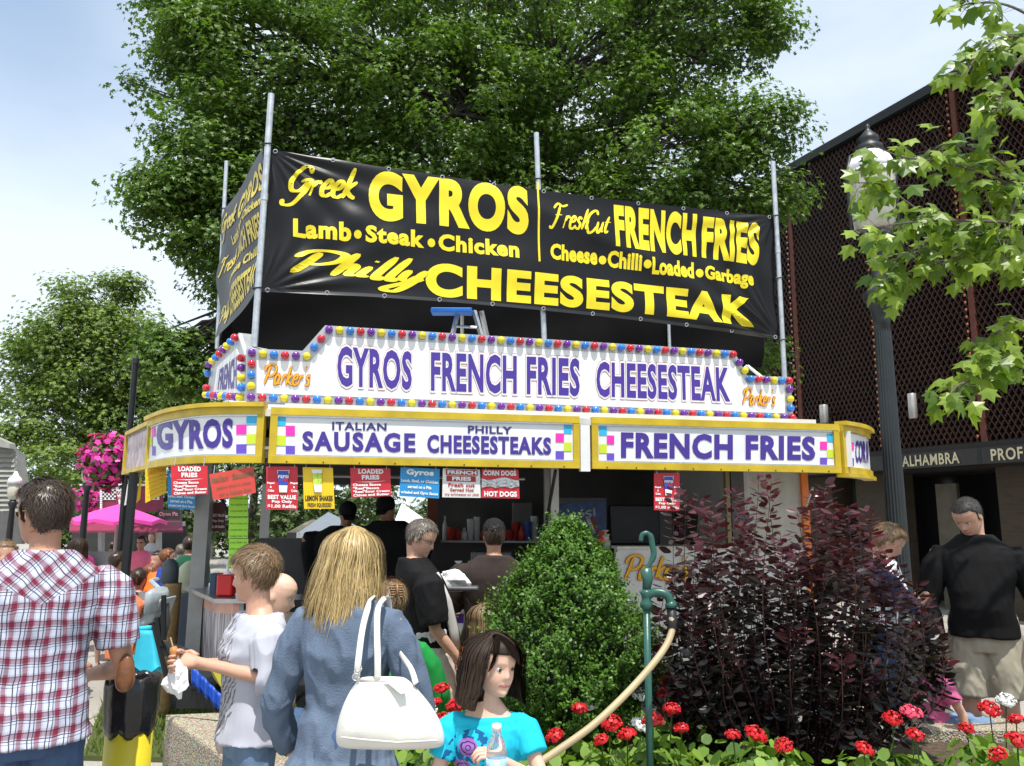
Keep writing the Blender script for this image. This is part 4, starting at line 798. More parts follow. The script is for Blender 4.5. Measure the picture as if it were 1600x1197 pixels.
b.tube([(4.6,3.8,4.6),at(1800,250,4.2),at(1640,330,4.1)],[.05,.03,.012],6); b.tube([at(1800,250,4.2),at(1660,90,4.1)],[.025,.012],5); b.tube([(4.75,3.7,3.2),at(1800,520,4.1),at(1640,600,4.05)],[.04,.025,.01],6); b.tube([at(1800,520,4.1),at(1640,430,4.05)],[.02,.01],5)
b.build('twigs',mb,mple,kind='stuff')
mv=[]
for k in range(8):
    r2=np.random.RandomState(k); sh=STAR.copy(); sh[:,0]*=1.15; v,f=leaves(np.zeros((1,3)),np.array([[0,0,1.]]),1.0,sh,r2,dirs=np.array([[0,1.,0]]),fold=.22+.1*r2.rand())
    c=np.array([[0,.35,0.02]]); v=np.vstack([v,c]); n=len(sh); fs=[[i,(i+1)%n,n] for i in range(n)]
    mv.append(npmesh('leaf',v,fs,lfm,tint=np.full(len(v),(k+.3)/8)))
stuffv=[];stufff=[];stufft=[]
for i,(p,d) in enumerate(zip(LPs,LD)):
    nrm=(V((0,-.45,.8))+V((rr.gauss(0,.45),rr.gauss(0,.45),rr.gauss(0,.2)))).normalized(); x=d.cross(nrm).normalized(); nrm=x.cross(d).normalized(); s=rr.uniform(.070,.118); M3=Matrix((x,d,nrm)).transposed()
    if i%max(1,len(LPs)//300+1)==0 or i<0 or len([0])==0: pass
    if i<300:
        o=link('leaf',mv[rr.randrange(8)],p,mple); o.rotation_euler=M3.to_euler(); o.scale=(s,s,s)
    else:
        me=mv[rr.randrange(8)]; o0=len(stuffv); stuffv+=[tuple(p+M3@(v.co*s)) for v in me.vertices]; stufff+=[[j+o0 for j in q.vertices] for q in me.polygons]; stufft+=[rr.random()]*len(me.vertices)
if stuffv: addmesh('foliage',stuffv,stufff,lfm,mple,tint=stufft,kind='stuff')
# ---------------- planter and flower bed ----------------
def aggm():
    m=mat('exposed_aggregate',(.40,.35,.27),.8,var=.1); t=m.node_tree;n=t.nodes;l=t.links;v=n.new('ShaderNodeTexVoronoi');v.inputs['Scale'].default_value=95;c=n.new('ShaderNodeTexCoord');l.new(c.outputs['Object'],v.inputs['Vector'])
    r=n.new('ShaderNodeValToRGB');e=r.color_ramp.elements;e[0].color=(.55,.49,.39,1);e[1].color=(.12,.10,.075,1);e[0].position=.25;e[1].position=.7;l.new(v.outputs['Distance'],r.inputs[0]);
    x=n.new('ShaderNodeMixRGB');x.blend_type='MULTIPLY';x.inputs[0].default_value=.55;l.new(r.outputs[0],x.inputs[1]);l.new(v.outputs['Color'],x.inputs[2]);x2=n.new('ShaderNodeMixRGB');x2.blend_type='ADD';x2.inputs[0].default_value=.35;x2.inputs[2].default_value=(.3,.25,.18,1);l.new(x.outputs[0],x2.inputs[1])
    l.new(x2.outputs[0],n['Principled BSDF'].inputs['Base Color']);bp_=n.new('ShaderNodeBump');bp_.invert=True;bp_.inputs['Strength'].default_value=1;bp_.inputs['Distance'].default_value=.006;l.new(v.outputs['Distance'],bp_.inputs['Height']);l.new(bp_.outputs[0],n['Principled BSDF'].inputs['Normal']);return m
agg=aggm(); pl_=thing('planter',(.8,4,0),'long raised planter with exposed aggregate concrete walls full of geraniums and shrubs','planter')
PZ=.5
c1=onz(259,1117,PZ); c1.z=0; c2=onz(335,1153,PZ); c2.z=0; far_r=onz(1560,1122,PZ); far_r.z=0
dirn=(c2-c1).normalized(); c3=V((-.62,3.12,0)); c4=V((5.2,2.72,0)); c5=V((5.4,4.95,0))
ring=[c1,c3,c4,c5,V((c1.x+.25,4.98,0))]
def offs(poly,d):
    n=len(poly);o=[]
    for i in range(n):
        a,b2,c=poly[i-1],poly[i],poly[(i+1)%n]; e1_=(b2-a).normalized();e2_=(c-b2).normalized(); n1=V((-e1_.y,e1_.x,0));n2=V((-e2_.y,e2_.x,0)); bis=(n1+n2).normalized(); o.append(b2+bis*(d/max(.3,bis.dot(n1))))
    return o
inn=offs(ring,.30); inn[0]=inn[0]+V((.50,-.16,0)); inn[4]=inn[4]+V((.42,0,0))
for i in range(5):
    j=(i+1)%5; b=MB(); q=[ring[i],ring[j],inn[j],inn[i]]; vs=[V((p.x,p.y,0)) for p in q]+[V((p.x,p.y,PZ)) for p in q]
    b.add(vs,[[0,1,5,4],[1,2,6,5],[2,3,7,6],[3,0,4,7],[4,5,6,7],[3,2,1,0]]); o=b.build('wall',agg,pl_)
    if i in (0,4):
        md=o.modifiers.new('bevel','BEVEL'); md.width=.02; md.segments=3
MB().prism([p+V((0,0,PZ-.06)) for p in inn],(0,0,-.1)).build('soil',mat('mulch',(.07,.045,.03),.95,var=.5,vs=30,bump=1,bs=50),pl_)
# mulch bits
# boxwood
bx=thing('boxwood_shrub',at(888,1110,3.9)*1.0,'dense dark green boxwood shrub clipped to a rounded cone, centre of the planter','shrub')
bc=at(888,1000,4.15); bcx,bcy=bc.x,bc.y; PF_=[(828,4),(840,15),(870,40),(900,66),(950,98),(1000,120),(1050,124),(1100,104),(1135,80)]
Z_=[at(888,y,4.15).z for y,_ in PF_][::-1]; R_=[w*.96/F*4.15 for _,w in PF_][::-1]
rng=np.random.RandomState(3); ns=6800
z=np.interp(rng.rand(ns),np.linspace(0,1,50),np.interp(np.linspace(0,1,50),[0,1],[Z_[0],Z_[-1]])); th=rng.rand(ns)*2*np.pi; rb_=np.interp(z,Z_,R_)
nn_=1+.13*np.sin(th*3+z*9)+.09*np.sin(th*7-z*17)+.05*np.sin(th*11+z*31); rd=rb_*nn_*(1-.30*rng.rand(ns)**2.2)
base=np.stack([bcx+rd*np.cos(th),bcy+rd*np.sin(th),z],1); outd=unit(np.stack([np.cos(th),np.sin(th),np.full(ns,.75)+(z-Z_[0])/(Z_[-1]-Z_[0])*.9],1)+rng.randn(ns,3)*.25)
Lp=[];Ln_=[];Ld=[];tt=[]; sl_=rng.uniform(.035,.085,ns)*np.where(rng.rand(ns)<.12,1.6,1); st=rng.rand(ns)
for k in range(9):
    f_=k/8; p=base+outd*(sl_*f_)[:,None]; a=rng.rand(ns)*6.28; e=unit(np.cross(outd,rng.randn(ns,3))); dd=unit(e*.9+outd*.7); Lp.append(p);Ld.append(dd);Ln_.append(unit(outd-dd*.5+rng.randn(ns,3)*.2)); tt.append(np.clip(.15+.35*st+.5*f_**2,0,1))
P=np.vstack(Lp);v,f_=leaves(P,np.vstack(Ln_),np.full(len(P),.020)*rng.uniform(.7,1.2,len(P)),np.array([(0,0),(.3,.5),(0,1),(-.3,.5)]),rng,dirs=np.vstack(Ld))
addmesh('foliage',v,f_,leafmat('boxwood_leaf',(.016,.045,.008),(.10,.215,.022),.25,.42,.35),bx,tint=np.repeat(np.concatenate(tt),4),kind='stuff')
b=MB(); b.lathe((bcx,bcy,0),[(r*.72,z_) for r,z_ in zip(R_,Z_)],20); b.build('dark_inner_core',mat('boxwood_inside',(.012,.022,.008),.95,var=.5,vs=40,bump=1,bs=60),bx,kind='stuff')  # solid dark core standing in for the shaded depth behind the leaves
# purple shrub
ps=thing('purple_shrub',(at(1240,1100,4.15).x,4.15,.45),'spreading dark purple leaved shrub with upright red shoots on the right of the planter','shrub')
pxb=at(1240,1100,4.15).x; rng=np.random.RandomState(9); rr=random.Random(9)
tops=[(1040,905),(1065,880),(1075,770),(1110,800),(1125,870),(1150,765),(1165,820),(1200,752),(1215,830),(1250,800),(1270,840),(1300,760),(1320,790),(1345,800),(1365,850),(1100,850),(1040,960),(1020,1010),(1050,1050),(1400,880),(1420,930),(1380,930),(1440,960),(1340,900),(1290,880),(1230,900),(1180,900),(1140,940),(1090,960),(1100,1030),(1180,1000),(1250,980),(1320,980),(1350,1080),(1060,1110),(1120,1120),(1200,1080),(1280,1070),(1330,1130),(1240,1130),(1160,1060),(1470,985),(1310,1020),(1130,1000),(1210,960),(1270,930),(1090,900),(1180,860),(1240,860),(1310,850),(1340,950),(1370,1060)]
b=MB(); LL=[];LDd=[];LT=[]; 
for ti_,(tx,ty) in enumerate(tops*3):
    fam=ti_//len(tops); tx+=rr.uniform(-14,14)*(fam+.4); ty+=rr.uniform(-8,22)*(fam+.3); Y=4.15+rr.uniform(-.38,.38); e=at(tx,ty,Y); s0=V((pxb+(e.x-pxb)*.45+rr.uniform(-.09,.09),4.15+(Y-4.15)*.5,.45)); m_=s0.lerp(e,.55)+V(((e.x-pxb)*.20+rr.uniform(-.07,.07),(Y-4.15)*.2+rr.uniform(-.05,.05),rr.uniform(-.06,.04))); pts=catm([s0,m_,e],9); n=len(pts)
    b.tube(pts,[.004*(1-.75*i/n) for i in range(n)],5,cap=False); L_=(e-s0).length
    cnt=int(22+L_*36)
    for k in range(cnt):
        t=1-(k/cnt)**1.1*.86; x=t*(n-1); i=min(n-2,int(x)); p=pts[i].lerp(pts[i+1],x-i); d=(pts[i+1]-pts[i]).normalized(); a=k*2.4+ti_; u=d.cross(V((.3,.2,1))).normalized() if abs(d.z)<.98 else V((1,0,0)); w_=d.cross(u); sd_=(u*math.cos(a)+w_*math.sin(a)); dd=(sd_*1.0+d*.45+V((0,0,-.15+.2*t))).normalized(); LL.append(p+sd_*.008); LDd.append(dd); LT.append(max(0,min(1,(t-.72)*2.6+rr.uniform(-.15,.2)+(.25 if ty<860 else 0))))
b.build('stems',mat('purple_stem',(.06,.02,.02),.6),ps,kind='stuff')
plm=leafmat('purple_leaf',(.018,.014,.014),(.085,.012,.024),.2,.3,.6)
n=len(LL); D=np.array(LDd); P=np.array(LL); Nn=unit(np.array([0,0,1.])+rng.randn(n,3)*.5-D*.2); Nn=unit(Nn-(Nn*D).sum(1)[:,None]*D); sz=rng.uniform(.045,.075,n)
OV2=np.array([(0,0),(.17,.2),(.26,.5),(.16,.8),(0,1),(-.16,.8),(-.26,.5),(-.17,.2)])
order=rng.permutation(n); npart=300; sel=order[:npart]; rest=order[npart:]
pvm=[]
for k in range(5):
    v,f_=leaves(np.zeros((1,3)),np.array([[0,0,1.]]),1.0,OV2,rng,dirs=np.array([[0,1.,0]]),fold=.35); pvm.append(npmesh('leaf',v,[[0,1,2,3,4],[0,4,5,6,7]],plm,tint=np.full(8,k/5+.05)))
for i in sel:
    d=V(D[i]);nr=V(Nn[i]);x=d.cross(nr); o=link('leaf',pvm[min(4,int(LT[i]*5))],P[i],ps); o.rotation_euler=Matrix((x,d,nr)).transposed().to_euler(); o.scale=(sz[i],)*3
v,f_=leaves(P[rest],Nn[rest],sz[rest],OV2,rng,dirs=D[rest].copy(),fold=.35); fa=np.vstack([f_[:,[0,1,2,3,4]],f_[:,[0,4,5,6,7]]])
addmesh('foliage',v,fa,plm,ps,tint=np.repeat(np.array(LT)[rest],8),kind='stuff')
# geraniums
gl=leafmat('geranium_leaf',(.05,.12,.015),(.24,.38,.06),.3,.5); redm=mat('geranium_red',(.50,.005,.010),.5,var=.25,vs=60); whm=mat('geranium_white',(.75,.75,.74),.5); pkm=mat('geranium_pink',(.7,.06,.12),.5)
flow=[(905,1110,0),(955,1132,0),(940,1158,0),(980,1150,0),(896,1168,0),(1050,1110,0),(1040,1065,0),(1145,1150,0),(1225,1166,0),(1121,1188,0),(1350,1172,0),(1546,1110,0),(1588,1126,0),(1424,1116,2),(713,1106,0),(680,1100,0),(690,1078,0),(698,1166,0),(868,1152,0),(885,1192,0),(922,1104,1),(1001,1086,1),(999,1136,1),(1572,1096,1),(726,1074,1),(1035,1085,0),(1395,1125,0),(1300,1185,0),(1480,1185,0),(1560,1180,0),(1080,1180,0),(1000,1180,0),(1020,1128,0),(925,1185,0),(965,1180,0),(1065,1140,0),(1190,1186,0),(1430,1150,0),(1510,1140,0),(1590,1160,0),(1260,1195,0),(690,1128,0),(668,1112,1),(1180,1150,0)]
def bloomme(m,k):
    r2=random.Random(k); b=MB()
    for i in range(64):
        u=V((r2.gauss(0,1),r2.gauss(0,1),abs(r2.gauss(0,1))*.9-.1)).normalized(); c=u*V((1,1,.7)).length*.034; q_=r2.uniform(.72,1.08); c=V((u.x*.052,u.y*.052,u.z*.042))*q_; t=u.cross(V((r2.gauss(0,1),r2.gauss(0,1),1))).normalized(); w_=u.cross(t); r_=r2.uniform(.008,.012)
        pts=[c+t*(r_*math.cos(a))+w_*(r_*math.sin(a))+u*(.004 if j%2 else -.003) for j,a in enumerate([x*1.2566/2 for x in range(10)])]; b.quad(*pts)
    b.ball((0,0,.0),(.030,.030,.022),8,6)
    return npmesh('flower_head',[tuple(v) for v in b.v],b.f,m)
blm=[[bloomme(m,k) for k in range(3)] for m in(redm,whm,pkm)]
def gfol(k):
    r2=np.random.RandomState(k); n=85; a=r2.rand(n)*6.28; r_=.15*np.sqrt(r2.rand(n)); P=np.stack([r_*np.cos(a),r_*np.sin(a),.05+.13*r2.rand(n)*(1-(r_/.2)**2)],1)
    Nn=unit(np.stack([np.cos(a)*.5,np.sin(a)*.5,np.ones(n)],1)+r2.randn(n,3)*.3); sh=np.array([(math.sin(t)*.5*(1+.1*(j%2)),.5-math.cos(t)*.5*(1+.1*(j%2))) for j,t in enumerate(np.linspace(.25,6.03,13))]); v,f_=leaves(P,Nn,r2.uniform(.03,.058,n),sh,r2,fold=-.12)
    return npmesh('foliage',v,f_,gl,tint=np.repeat(r2.rand(n),13))
gf=[gfol(k) for k in range(6)]
spots=[]; rr=random.Random(12)
for (x,y,c) in flow: p=onz(x,y,(.82 if y<1135 else .76)+rr.uniform(-.02,.03)); spots.append([p.x+rr.uniform(-.03,.03),p.y+rr.uniform(-.02,.04),[(p,c)]])
def inring(x,y): return inpoly(x,y,offs(ring,.36))
yy=3.2
while yy<4.75:
    xx=-1.75
    while xx<4.9:
        x=xx+rr.uniform(-.07,.07);y=yy+rr.uniform(-.06,.06); xx+=.27
        if (x>1.25 and y>3.62) or not inring(x,y) or min((x-s[0])**2+(y-s[1])**2 for s in spots)<.022 or (x-bcx)**2+(y-bcy)**2<.07 or (x-pxb)**2+(y-4.15)**2<.06: continue
        spots.append([x,y,[]])
    yy+=.23
ordn=['leftmost']+['%s from the left,'%w for w in 'second third fourth fifth sixth seventh eighth ninth tenth eleventh twelfth thirteenth fourteenth fifteenth sixteenth seventeenth eighteenth nineteenth twentieth'.split()]+['twenty-%s from the left,'%w for w in 'first second third fourth fifth sixth seventh eighth ninth'.split()]+['%s from the left,'%w for w in ('thirtieth','thirty-first','thirty-second','thirty-third','thirty-fourth','thirty-fifth','thirty-sixth','thirty-seventh','thirty-eighth','thirty-ninth','fortieth')]
for i,(x,y,fl) in enumerate(spots):
    if not inring(x,y): continue
    nm_=''
    if fl and fl[0][1]==0: RN_=[s for s in sorted(spots,key=lambda s:s[0]) if s[2] and s[2][0][1]==0 and inring(s[0],s[1])]; nm_=ordn[[s is spots[i] for s in RN_].index(True)]
    if fl and fl[0][1]==1: RN_=[s for s in sorted(spots,key=lambda s:s[0]) if s[2] and s[2][0][1]==1 and inring(s[0],s[1])]; nm_=ordn[[s is spots[i] for s in RN_].index(True)]
    o=thing('geranium_plant',(x,y,PZ-.06),(nm_+' '+('red flowering geranium with round leaves in the flower bed' if fl and fl[0][1]==0 else 'white flowering geranium with round leaves in the flower bed' if fl and fl[0][1]==1 else 'pink flowering geranium with round leaves in the flower bed' if fl else 'leafy geranium without flowers in the flower bed')).strip(),'plant',('red geraniums' if fl and fl[0][1]==0 else 'white geraniums' if fl and fl[0][1]==1 else 'pink geraniums' if fl else 'leafy geraniums'))
    q=link('foliage',gf[i%6],(x,y,PZ-.06),o); q['kind']='stuff'; q.rotation_euler=(0,0,rr.uniform(0,6)); k_=rr.uniform(.85,1.15); q.scale=(k_,k_,k_*1.35)
    for p,c in fl:
        h=link('flower_head',blm[c][i%3],p,o); h.rotation_euler=(rr.uniform(-.5,.1),rr.uniform(-.4,.4),rr.uniform(0,6)); h.scale=(rr.uniform(.58,.88),)*3; s_=MB().tube([(x,y,PZ-.02),p],.003,4).build('stalk',gl,o)
# ---------------- yard hydrant and hose ----------------
HY=3.45; h0=at(1010,940,HY); hx=h0.x; gm_=mat('green_hydrant_paint',(.018,.085,.068),.35,var=.15,bump=.1)
hy=thing('yard_hydrant',(hx,HY,.44),'green iron yard hydrant with curved pump handle between the two shrubs','hydrant')
zz=lambda y:at(1010,y,HY).z
MB().lathe((hx,HY,0),[(.015,.42),(.015,zz(948))],12).build('standpipe',gm_,hy,True)
b=MB(); b.lathe((hx,HY,0),[(.018,zz(952)),(.026,zz(948)),(.026,zz(942)),(.020,zz(938)),(.020,zz(932)),(.027,zz(926)),(.018,zz(921))],14); b.build('collar',gm_,hy,True)
b=MB(); b.tube(catm([(hx-.005,HY,zz(934)),(hx+.035,HY-.01,zz(925)),(hx+.08,HY-.02,zz(928)),(hx+.098,HY-.02,zz(941))],5),[.017]*3+[.018]*13,10); b.lathe((hx+.099,HY-.02,0),[(.024,zz(948)),(.024,zz(943)),(.017,zz(938))],12); b.build('spout',gm_,hy,True)
b=MB(); b.tube([(hx,HY,zz(925)),(hx+.008,HY,zz(905)),(hx+.0,HY,zz(888))],[(.016,.012),(.022,.012),(.026,.012)],8); b.build('head',gm_,hy,True)
b=MB(); b.tube(catm([(hx-.012,HY,zz(905)),(hx+.012,HY,zz(885)),(hx+.035,HY,zz(868)),(hx+.03,HY,zz(850)),(hx+.024,HY,zz(838)),(hx+.008,HY,zz(833)),(hx-.012,HY,zz(836)),(hx-.018,HY,zz(846))],5),[(.010,.008)]*8+[(.013,.008)]*14+[(.010,.007)]*14,8); b.build('handle',gm_,hy,True)
hm=mat('tan_hose',(.38,.30,.17),.5,var=.08); e=(hx+.099,HY-.02,zz(948))
hs=thing('garden_hose',onz(870,1178,.6),'thick tan hose running from the hydrant spout down behind the girl','hose')
pts=catm([V(e)+V((.0,0,-.03)),at(1050,985,HY-.05),at(1035,1018,HY-.1),at(990,1072,HY-.2),at(930,1130,HY-.3),at(868,1175,HY-.36),at(815,1210,HY-.4),(at(790,1240,HY-.4))],8); MB().tube(pts,.0138,12).build('hose',hm,hs,True)
b=MB(); b.tube([V(e),V(e)+V((.004,0,-.05)),at(1050,984,HY-.05)],[.019,.021,.018],12); b.build('coupling',irond,hs,True)
# ---------------- people: builder ----------------
def smat(name,c,rough=.5):
    m=mat(name,c,rough,var=.08,vs=14,bump=.05,bs=120); b=m.node_tree.nodes['Principled BSDF']; b.inputs['Subsurface Weight'].default_value=.12; b.inputs['Subsurface Radius'].default_value=(.02,.008,.004); b.inputs['Subsurface Scale'].default_value=.3; return m
skinA=smat('skin_light',(.56,.315,.22)); skinB=smat('skin_tan',(.42,.215,.135)); skinC=smat('skin_pale',(.64,.40,.30)); lipm=smat('lip_pink',(.44,.17,.14),.45); browm=mat('brow_brown',(.05,.03,.02),.7)
eyew=mat('eye_white',(.7,.68,.65),.2); eyeb=mat('eye_iris',(.03,.02,.012),.15)
def hairmat(name,c1,c2,rough=.38): 
    m=leafmat(name,c1,c2,0.0,rough,.45); return m
def cloth(name,col,rough=.85,var=.1,bs=300): return mat(name,col,rough,var=var,vs=6,bump=.15,bs=bs,spec=.2)
HZ=np.array([0,.04,.1,.18,.3,.45,.6,.75,.86,.94,.985,1.])
HA=np.array([.04,.13,.195,.245,.285,.31,.325,.312,.262,.175,.085,.0])
HF=np.array([.20,.335,.375,.375,.375,.372,.392,.385,.325,.215,.105,.0])
HBk=np.array([.05,.0,.03,.13,.30,.40,.45,.435,.36,.245,.12,.0])
def headgrid(nu=48,nv=40,kid=0):
    zz_=np.linspace(0,1,nv); zz_=.5-.5*np.cos(zz_*np.pi); V_=[];F_=[]
    for z in zz_:
        a=np.interp(z,HZ,HA); f=np.interp(z,HZ,HF); k=np.interp(z,HZ,HBk)
        for j in range(nu):
            t=2*math.pi*j/nu; s,c=math.sin(t),math.cos(t); x=a*math.copysign(abs(s)**.92,s); y=(f if c>0 else k)*math.copysign(abs(c)**(.88 if c>0 else 1),c)
            if c>0:
                g=lambda x0,z0,sx,sz:math.exp(-((abs(x)-x0)/sx)**2-((z-z0)/sz)**2)
                nz=0 if z>.56 or z<.30 else ((.56-z)/.19 if z>.37 else (z-.30)/.07)
                y+=(.115-.045*kid)*max(0,nz)**1.1*math.exp(-(x/(.035+.03*max(0,nz)))**2)*min(1,c*1.5)
                y-=(.045-.015*kid)*g(.135,.525-.02*kid,.07,.05)*c; x*=1+kid*.06*math.exp(-((z-.33)/.16)**2); y+=kid*.02*g(.16,.30,.09,.09); y+=.014*g(.13,.61,.09,.03); y+=.022*g(0,.235,.09,.022)+.012*g(0,.20,.07,.018)-.016*g(0,.165,.1,.02)+.022*g(0,.07,.08,.05); y+=.012*g(.17,.38,.07,.07)
            V_.append((x,y,z))
    for i in range(nv-1):
        for j in range(nu): k2=(j+1)%nu; F_.append([i*nu+j,i*nu+k2,(i+1)*nu+k2,(i+1)*nu+j])
    F_+=[list(range(nu))[::-1],[(nv-1)*nu+j for j in range(nu)]]
    return np.array(V_),F_
HGV0,HGF=headgrid(); HGVK,_=headgrid(kid=1); HGV=HGV0
HOOK=None
def remesh(b,vox,sm=4,fac=.5):
    me=npmesh('tmp',[tuple(v) for v in b.v],b.f,[]); o=bpy.data.objects.new('tmp',me); COL.objects.link(o)
    m=o.modifiers.new('r','REMESH'); m.mode='VOXEL'; m.voxel_size=vox
    if sm: s=o.modifiers.new('s','SMOOTH'); s.factor=fac; s.iterations=sm
    dg=bpy.context.evaluated_depsgraph_get(); dg.update(); e=o.evaluated_get(dg); r=e.to_mesh(); n=len(r.vertices); A=np.empty(n*3,np.float32); r.vertices.foreach_get('co',A); NN=np.empty(n*3,np.float32); r.vertices.foreach_get('normal',NN)
    F_=[tuple(p.vertices) for p in r.polygons]; e.to_mesh_clear(); bpy.data.objects.remove(o); bpy.data.meshes.remove(me)
    return A.reshape(-1,3).astype(float),F_,NN.reshape(-1,3).astype(float)
def hand(b,fb,w,d,n,curl=.5,s=1,side=1,spread=.0):
    w=V(w);d=V(d).normalized();n=V(n); n=(n-d*n.dot(d)).normalized(); x=d.cross(n)*side
    b.tube([w-d*.012*s,w+d*.02*s,w+d*.06*s,w+d*.092*s],[(.022*s,.018*s),(.030*s,.017*s),(.040*s,.015*s),(.036*s,.011*s)],12,ref=n)
    for i,(l,r) in enumerate(((.066,.0085),(.074,.009),(.070,.0088),(.055,.0078))):
        p=w+d*(.086-.003*abs(i-1.3))*s+x*((1.5-i)*.0195*s); a=curl*.7; q=[p-d*.015*s,p]; dd=(d+x*((1.5-i)*spread)).normalized()
        for k,fr in enumerate((.42,.32,.26)):
            p=p+(dd*math.cos(a)+n*math.sin(a))*l*fr*s; q.append(p); a+=curl
        fb.tube(q,[r*s,r*1.02*s,r*.95*s,r*.86*s,r*.6*s],8)
    t0=w+d*.022*s+x*.026*s; t1=t0+(d*.7+x*.62+n*.35).normalized()*.038*s; t2=t1+(d*.85+x*.1+n*.5).normalized()*.030*s; t3=t2+(d*.8-x*.15+n*.6).normalized()*.022*s; fb.tube([t0-d*.01*s,t1,t2,t3],[.014*s,.0115*s,.010*s,.006*s],8)
def fig(label,px,py,Y,yaw=0,H=None,hr=.132,wide=1.0,lean=(0,0),head=(0,0),tilt=0,arms=None,legs=None,sit=None,shirt=None,pants=None,skin=None,hair=None,eyes=True,vox=.006,hands=None,belly=0,shoes=(.03,.03,.03),group=None,neck=1.0,zshift=None,sex='m',hv=None,parts=True):
    global HGV
    kid=hr>.15; HGV=HGVK if kid else HGV0; ez=.50 if kid else .522; es=1.16 if kid else 1.0
    skin=skin or skinA; P0=at(px,py,Y); H=H or P0.z; hh=H*hr; chin=1-hr; shz=chin-.036; shw=(.118 if sex=='m' else .102)*wide; lx_,ly_=lean
    if sit: drop=.53-sit   # hips lowered
    else: drop=0
    def J(x,y,z): # H fractions -> metres with lean of the upper body about the hips
        z2=z-drop; k=max(0,(z-.53)/.47); return V((x+lx_*k,y+ly_*k,z2))*H
    bw=wide
    TS=[(.455,.078,.058,0),(.50,.094,.068,-.004),(.54,.092,.066,-.002),(.60,.080,.058,.002+belly*.02),(.66,.084,.062,.004+belly*.02),(.72,.096,.068,.004),(.765,.102,.064,0),(shz-.045,.102,.058,-.002),(shz-.022,.092,.050,-.004),(shz-.002,.066,.042,-.006),(shz+.022,.040,.036,-.008)]
    if sex=='f': TS=[(z,rx*(.92 if z>.55 else 1.0),ry*(.95+(.12 if .68<z<.75 else 0)),y) for z,rx,ry,y in TS]
    TS=[(z,rx*bw,ry*bw*(1+belly*math.exp(-((z-.60)/.08)**2)),y+belly*.03*math.exp(-((z-.60)/.08)**2)) for z,rx,ry,y in TS]
    armd=arms or [((-.155,-.02,.60),(-.15,.03,.44)),((.155,-.02,.60),(.15,.03,.44))]
    SH=[J(-shw,-.005,shz-.046),J(shw,-.005,shz-.046)]
    EL=[J(*armd[0][0]),J(*armd[1][0])]; WR=[J(*armd[0][1]),J(*armd[1][1])]
    if sit: LG=legs or [((-.055,0,.53),(-.07,.24,.53),(-.07,.26,.28+.0)),((.055,0,.53),(.07,.24,.53),(.07,.26,.28))]
    else: LG=legs or [((-.052,0,.51),(-.058,.01,.28),(-.062,-.01,.045)),((.052,0,.51),(.058,.01,.28),(.062,-.01,.045))]
    LGJ=[[V((x,y,z-drop))*H for x,y,z in l] for l in LG]
    body=MB(); fb=MB()
    def tor(b,kx,z0=0,z1=2,ex=0,flare=0):
        sec=[t for t in TS if z0<=t[0]<=z1]
        b.tube([J(0,t[3],t[0]) for t in sec],[(t[1]*H*kx+ex,t[2]*H*kx+ex) for t in sec],24,ref=(0,1,0)) if 0 else None
        vs=[];n=28
        for t in sec:
            c=J(0,t[3],t[0]); rx,ry=t[1]*H*kx+ex,t[2]*H*kx+ex
            for k in range(n):
                a=2*math.pi*k/n; s_,c_=math.sin(a),math.cos(a); vs.append(c+V((rx*math.copysign(abs(s_)**.85,s_),ry*math.copysign(abs(c_)**.9,c_),0)))
        fs=[[i*n+k,i*n+(k+1)%n,(i+1)*n+(k+1)%n,(i+1)*n+k] for i in range(len(sec)-1) for k in range(n)]+[list(range(n))[::-1],[(len(sec)-1)*n+k for k in range(n)]]; b.add(vs,[f[::-1] for f in fs])
    tor(body,.86)
    # neck
    hc=J(0,.012,chin+.02)+V((0,0,0)); nb=J(0,-.006,shz-.01); body.tube([nb,J(0,.0,chin-.005),hc+V((0,-.01*H,.03*H))],[.036*H*neck*min(1.25,hr/.132*.95),.033*H*neck*min(1.2,hr/.132*.9),.030*H*neck],14)
    HM=(Matrix.Rotation(R(head[0]),3,'Z')@Matrix.Rotation(R(-head[1]),3,'X')@Matrix.Rotation(R(tilt),3,'Y')); hs=hh; 
    H0=J(0,.004,chin)+V((0,.0,0)); piv=V((0,-.06,.10))
    def HP_(v): return H0+HM@((V(v)-piv)*hs)+piv*hs
    hvv=[HP_(v) for v in HGV]; body.add(hvv,HGF)
    for sx in(-1,1):
        vs=[];o_=MB(); o_.ball((0,0,0),(.028,.062,.10),10,8); q=Matrix.Rotation(R(-14*sx),3,'Z')@Matrix.Rotation(R(12),3,'X'); o_v=[HP_(V((sx*.325,-.045,.46))+q@v_) for v_ in map(V,o_.v)]; body.add(o_v,o_.f)
    ar=.92 if sex=='f' else 1.0
    for i in(0,1):
        s,e,w=SH[i],EL[i],WR[i]; body.tube([s+V(((1-2*i)*.02*H,0,0)),s,s.lerp(e,.35),e,e.lerp(w,.35),w],[.024*H*ar*bw,.027*H*ar*bw,.026*H*ar*bw,.0215*H*ar,.0215*H*ar,.0145*H*ar],12)
        l=LGJ[i]; body.tube([l[0],l[0].lerp(l[1],.4),l[1],l[1].lerp(l[2],.3),l[2]],[.046*H*bw,.042*H*bw,.031*H,.031*H,.020*H],14)
        hd=(hands or [None,None])[i]; dd=(w-e).normalized(); 
        if hd is None: hd=dict(d=dd,n=V((1-2*i,.1,0)),curl=.45)
        d_=V(hd.get('d') or dd)
        hand(body,fb,w,d_,V(hd['n']),hd['curl'],H*(.60 if hr<.14 else .62),(-1 if i==0 else 1)*hd.get('side',1),hd.get('spread',.02))
        ft=MB(); k=l[2]; f_=V((0,1,0)); 
        body.tube([k,k+V((0,.02,-.03))*H],[.02*H,.02*H],8)
    A,Fc,NN=remesh(body,vox,3,.5)
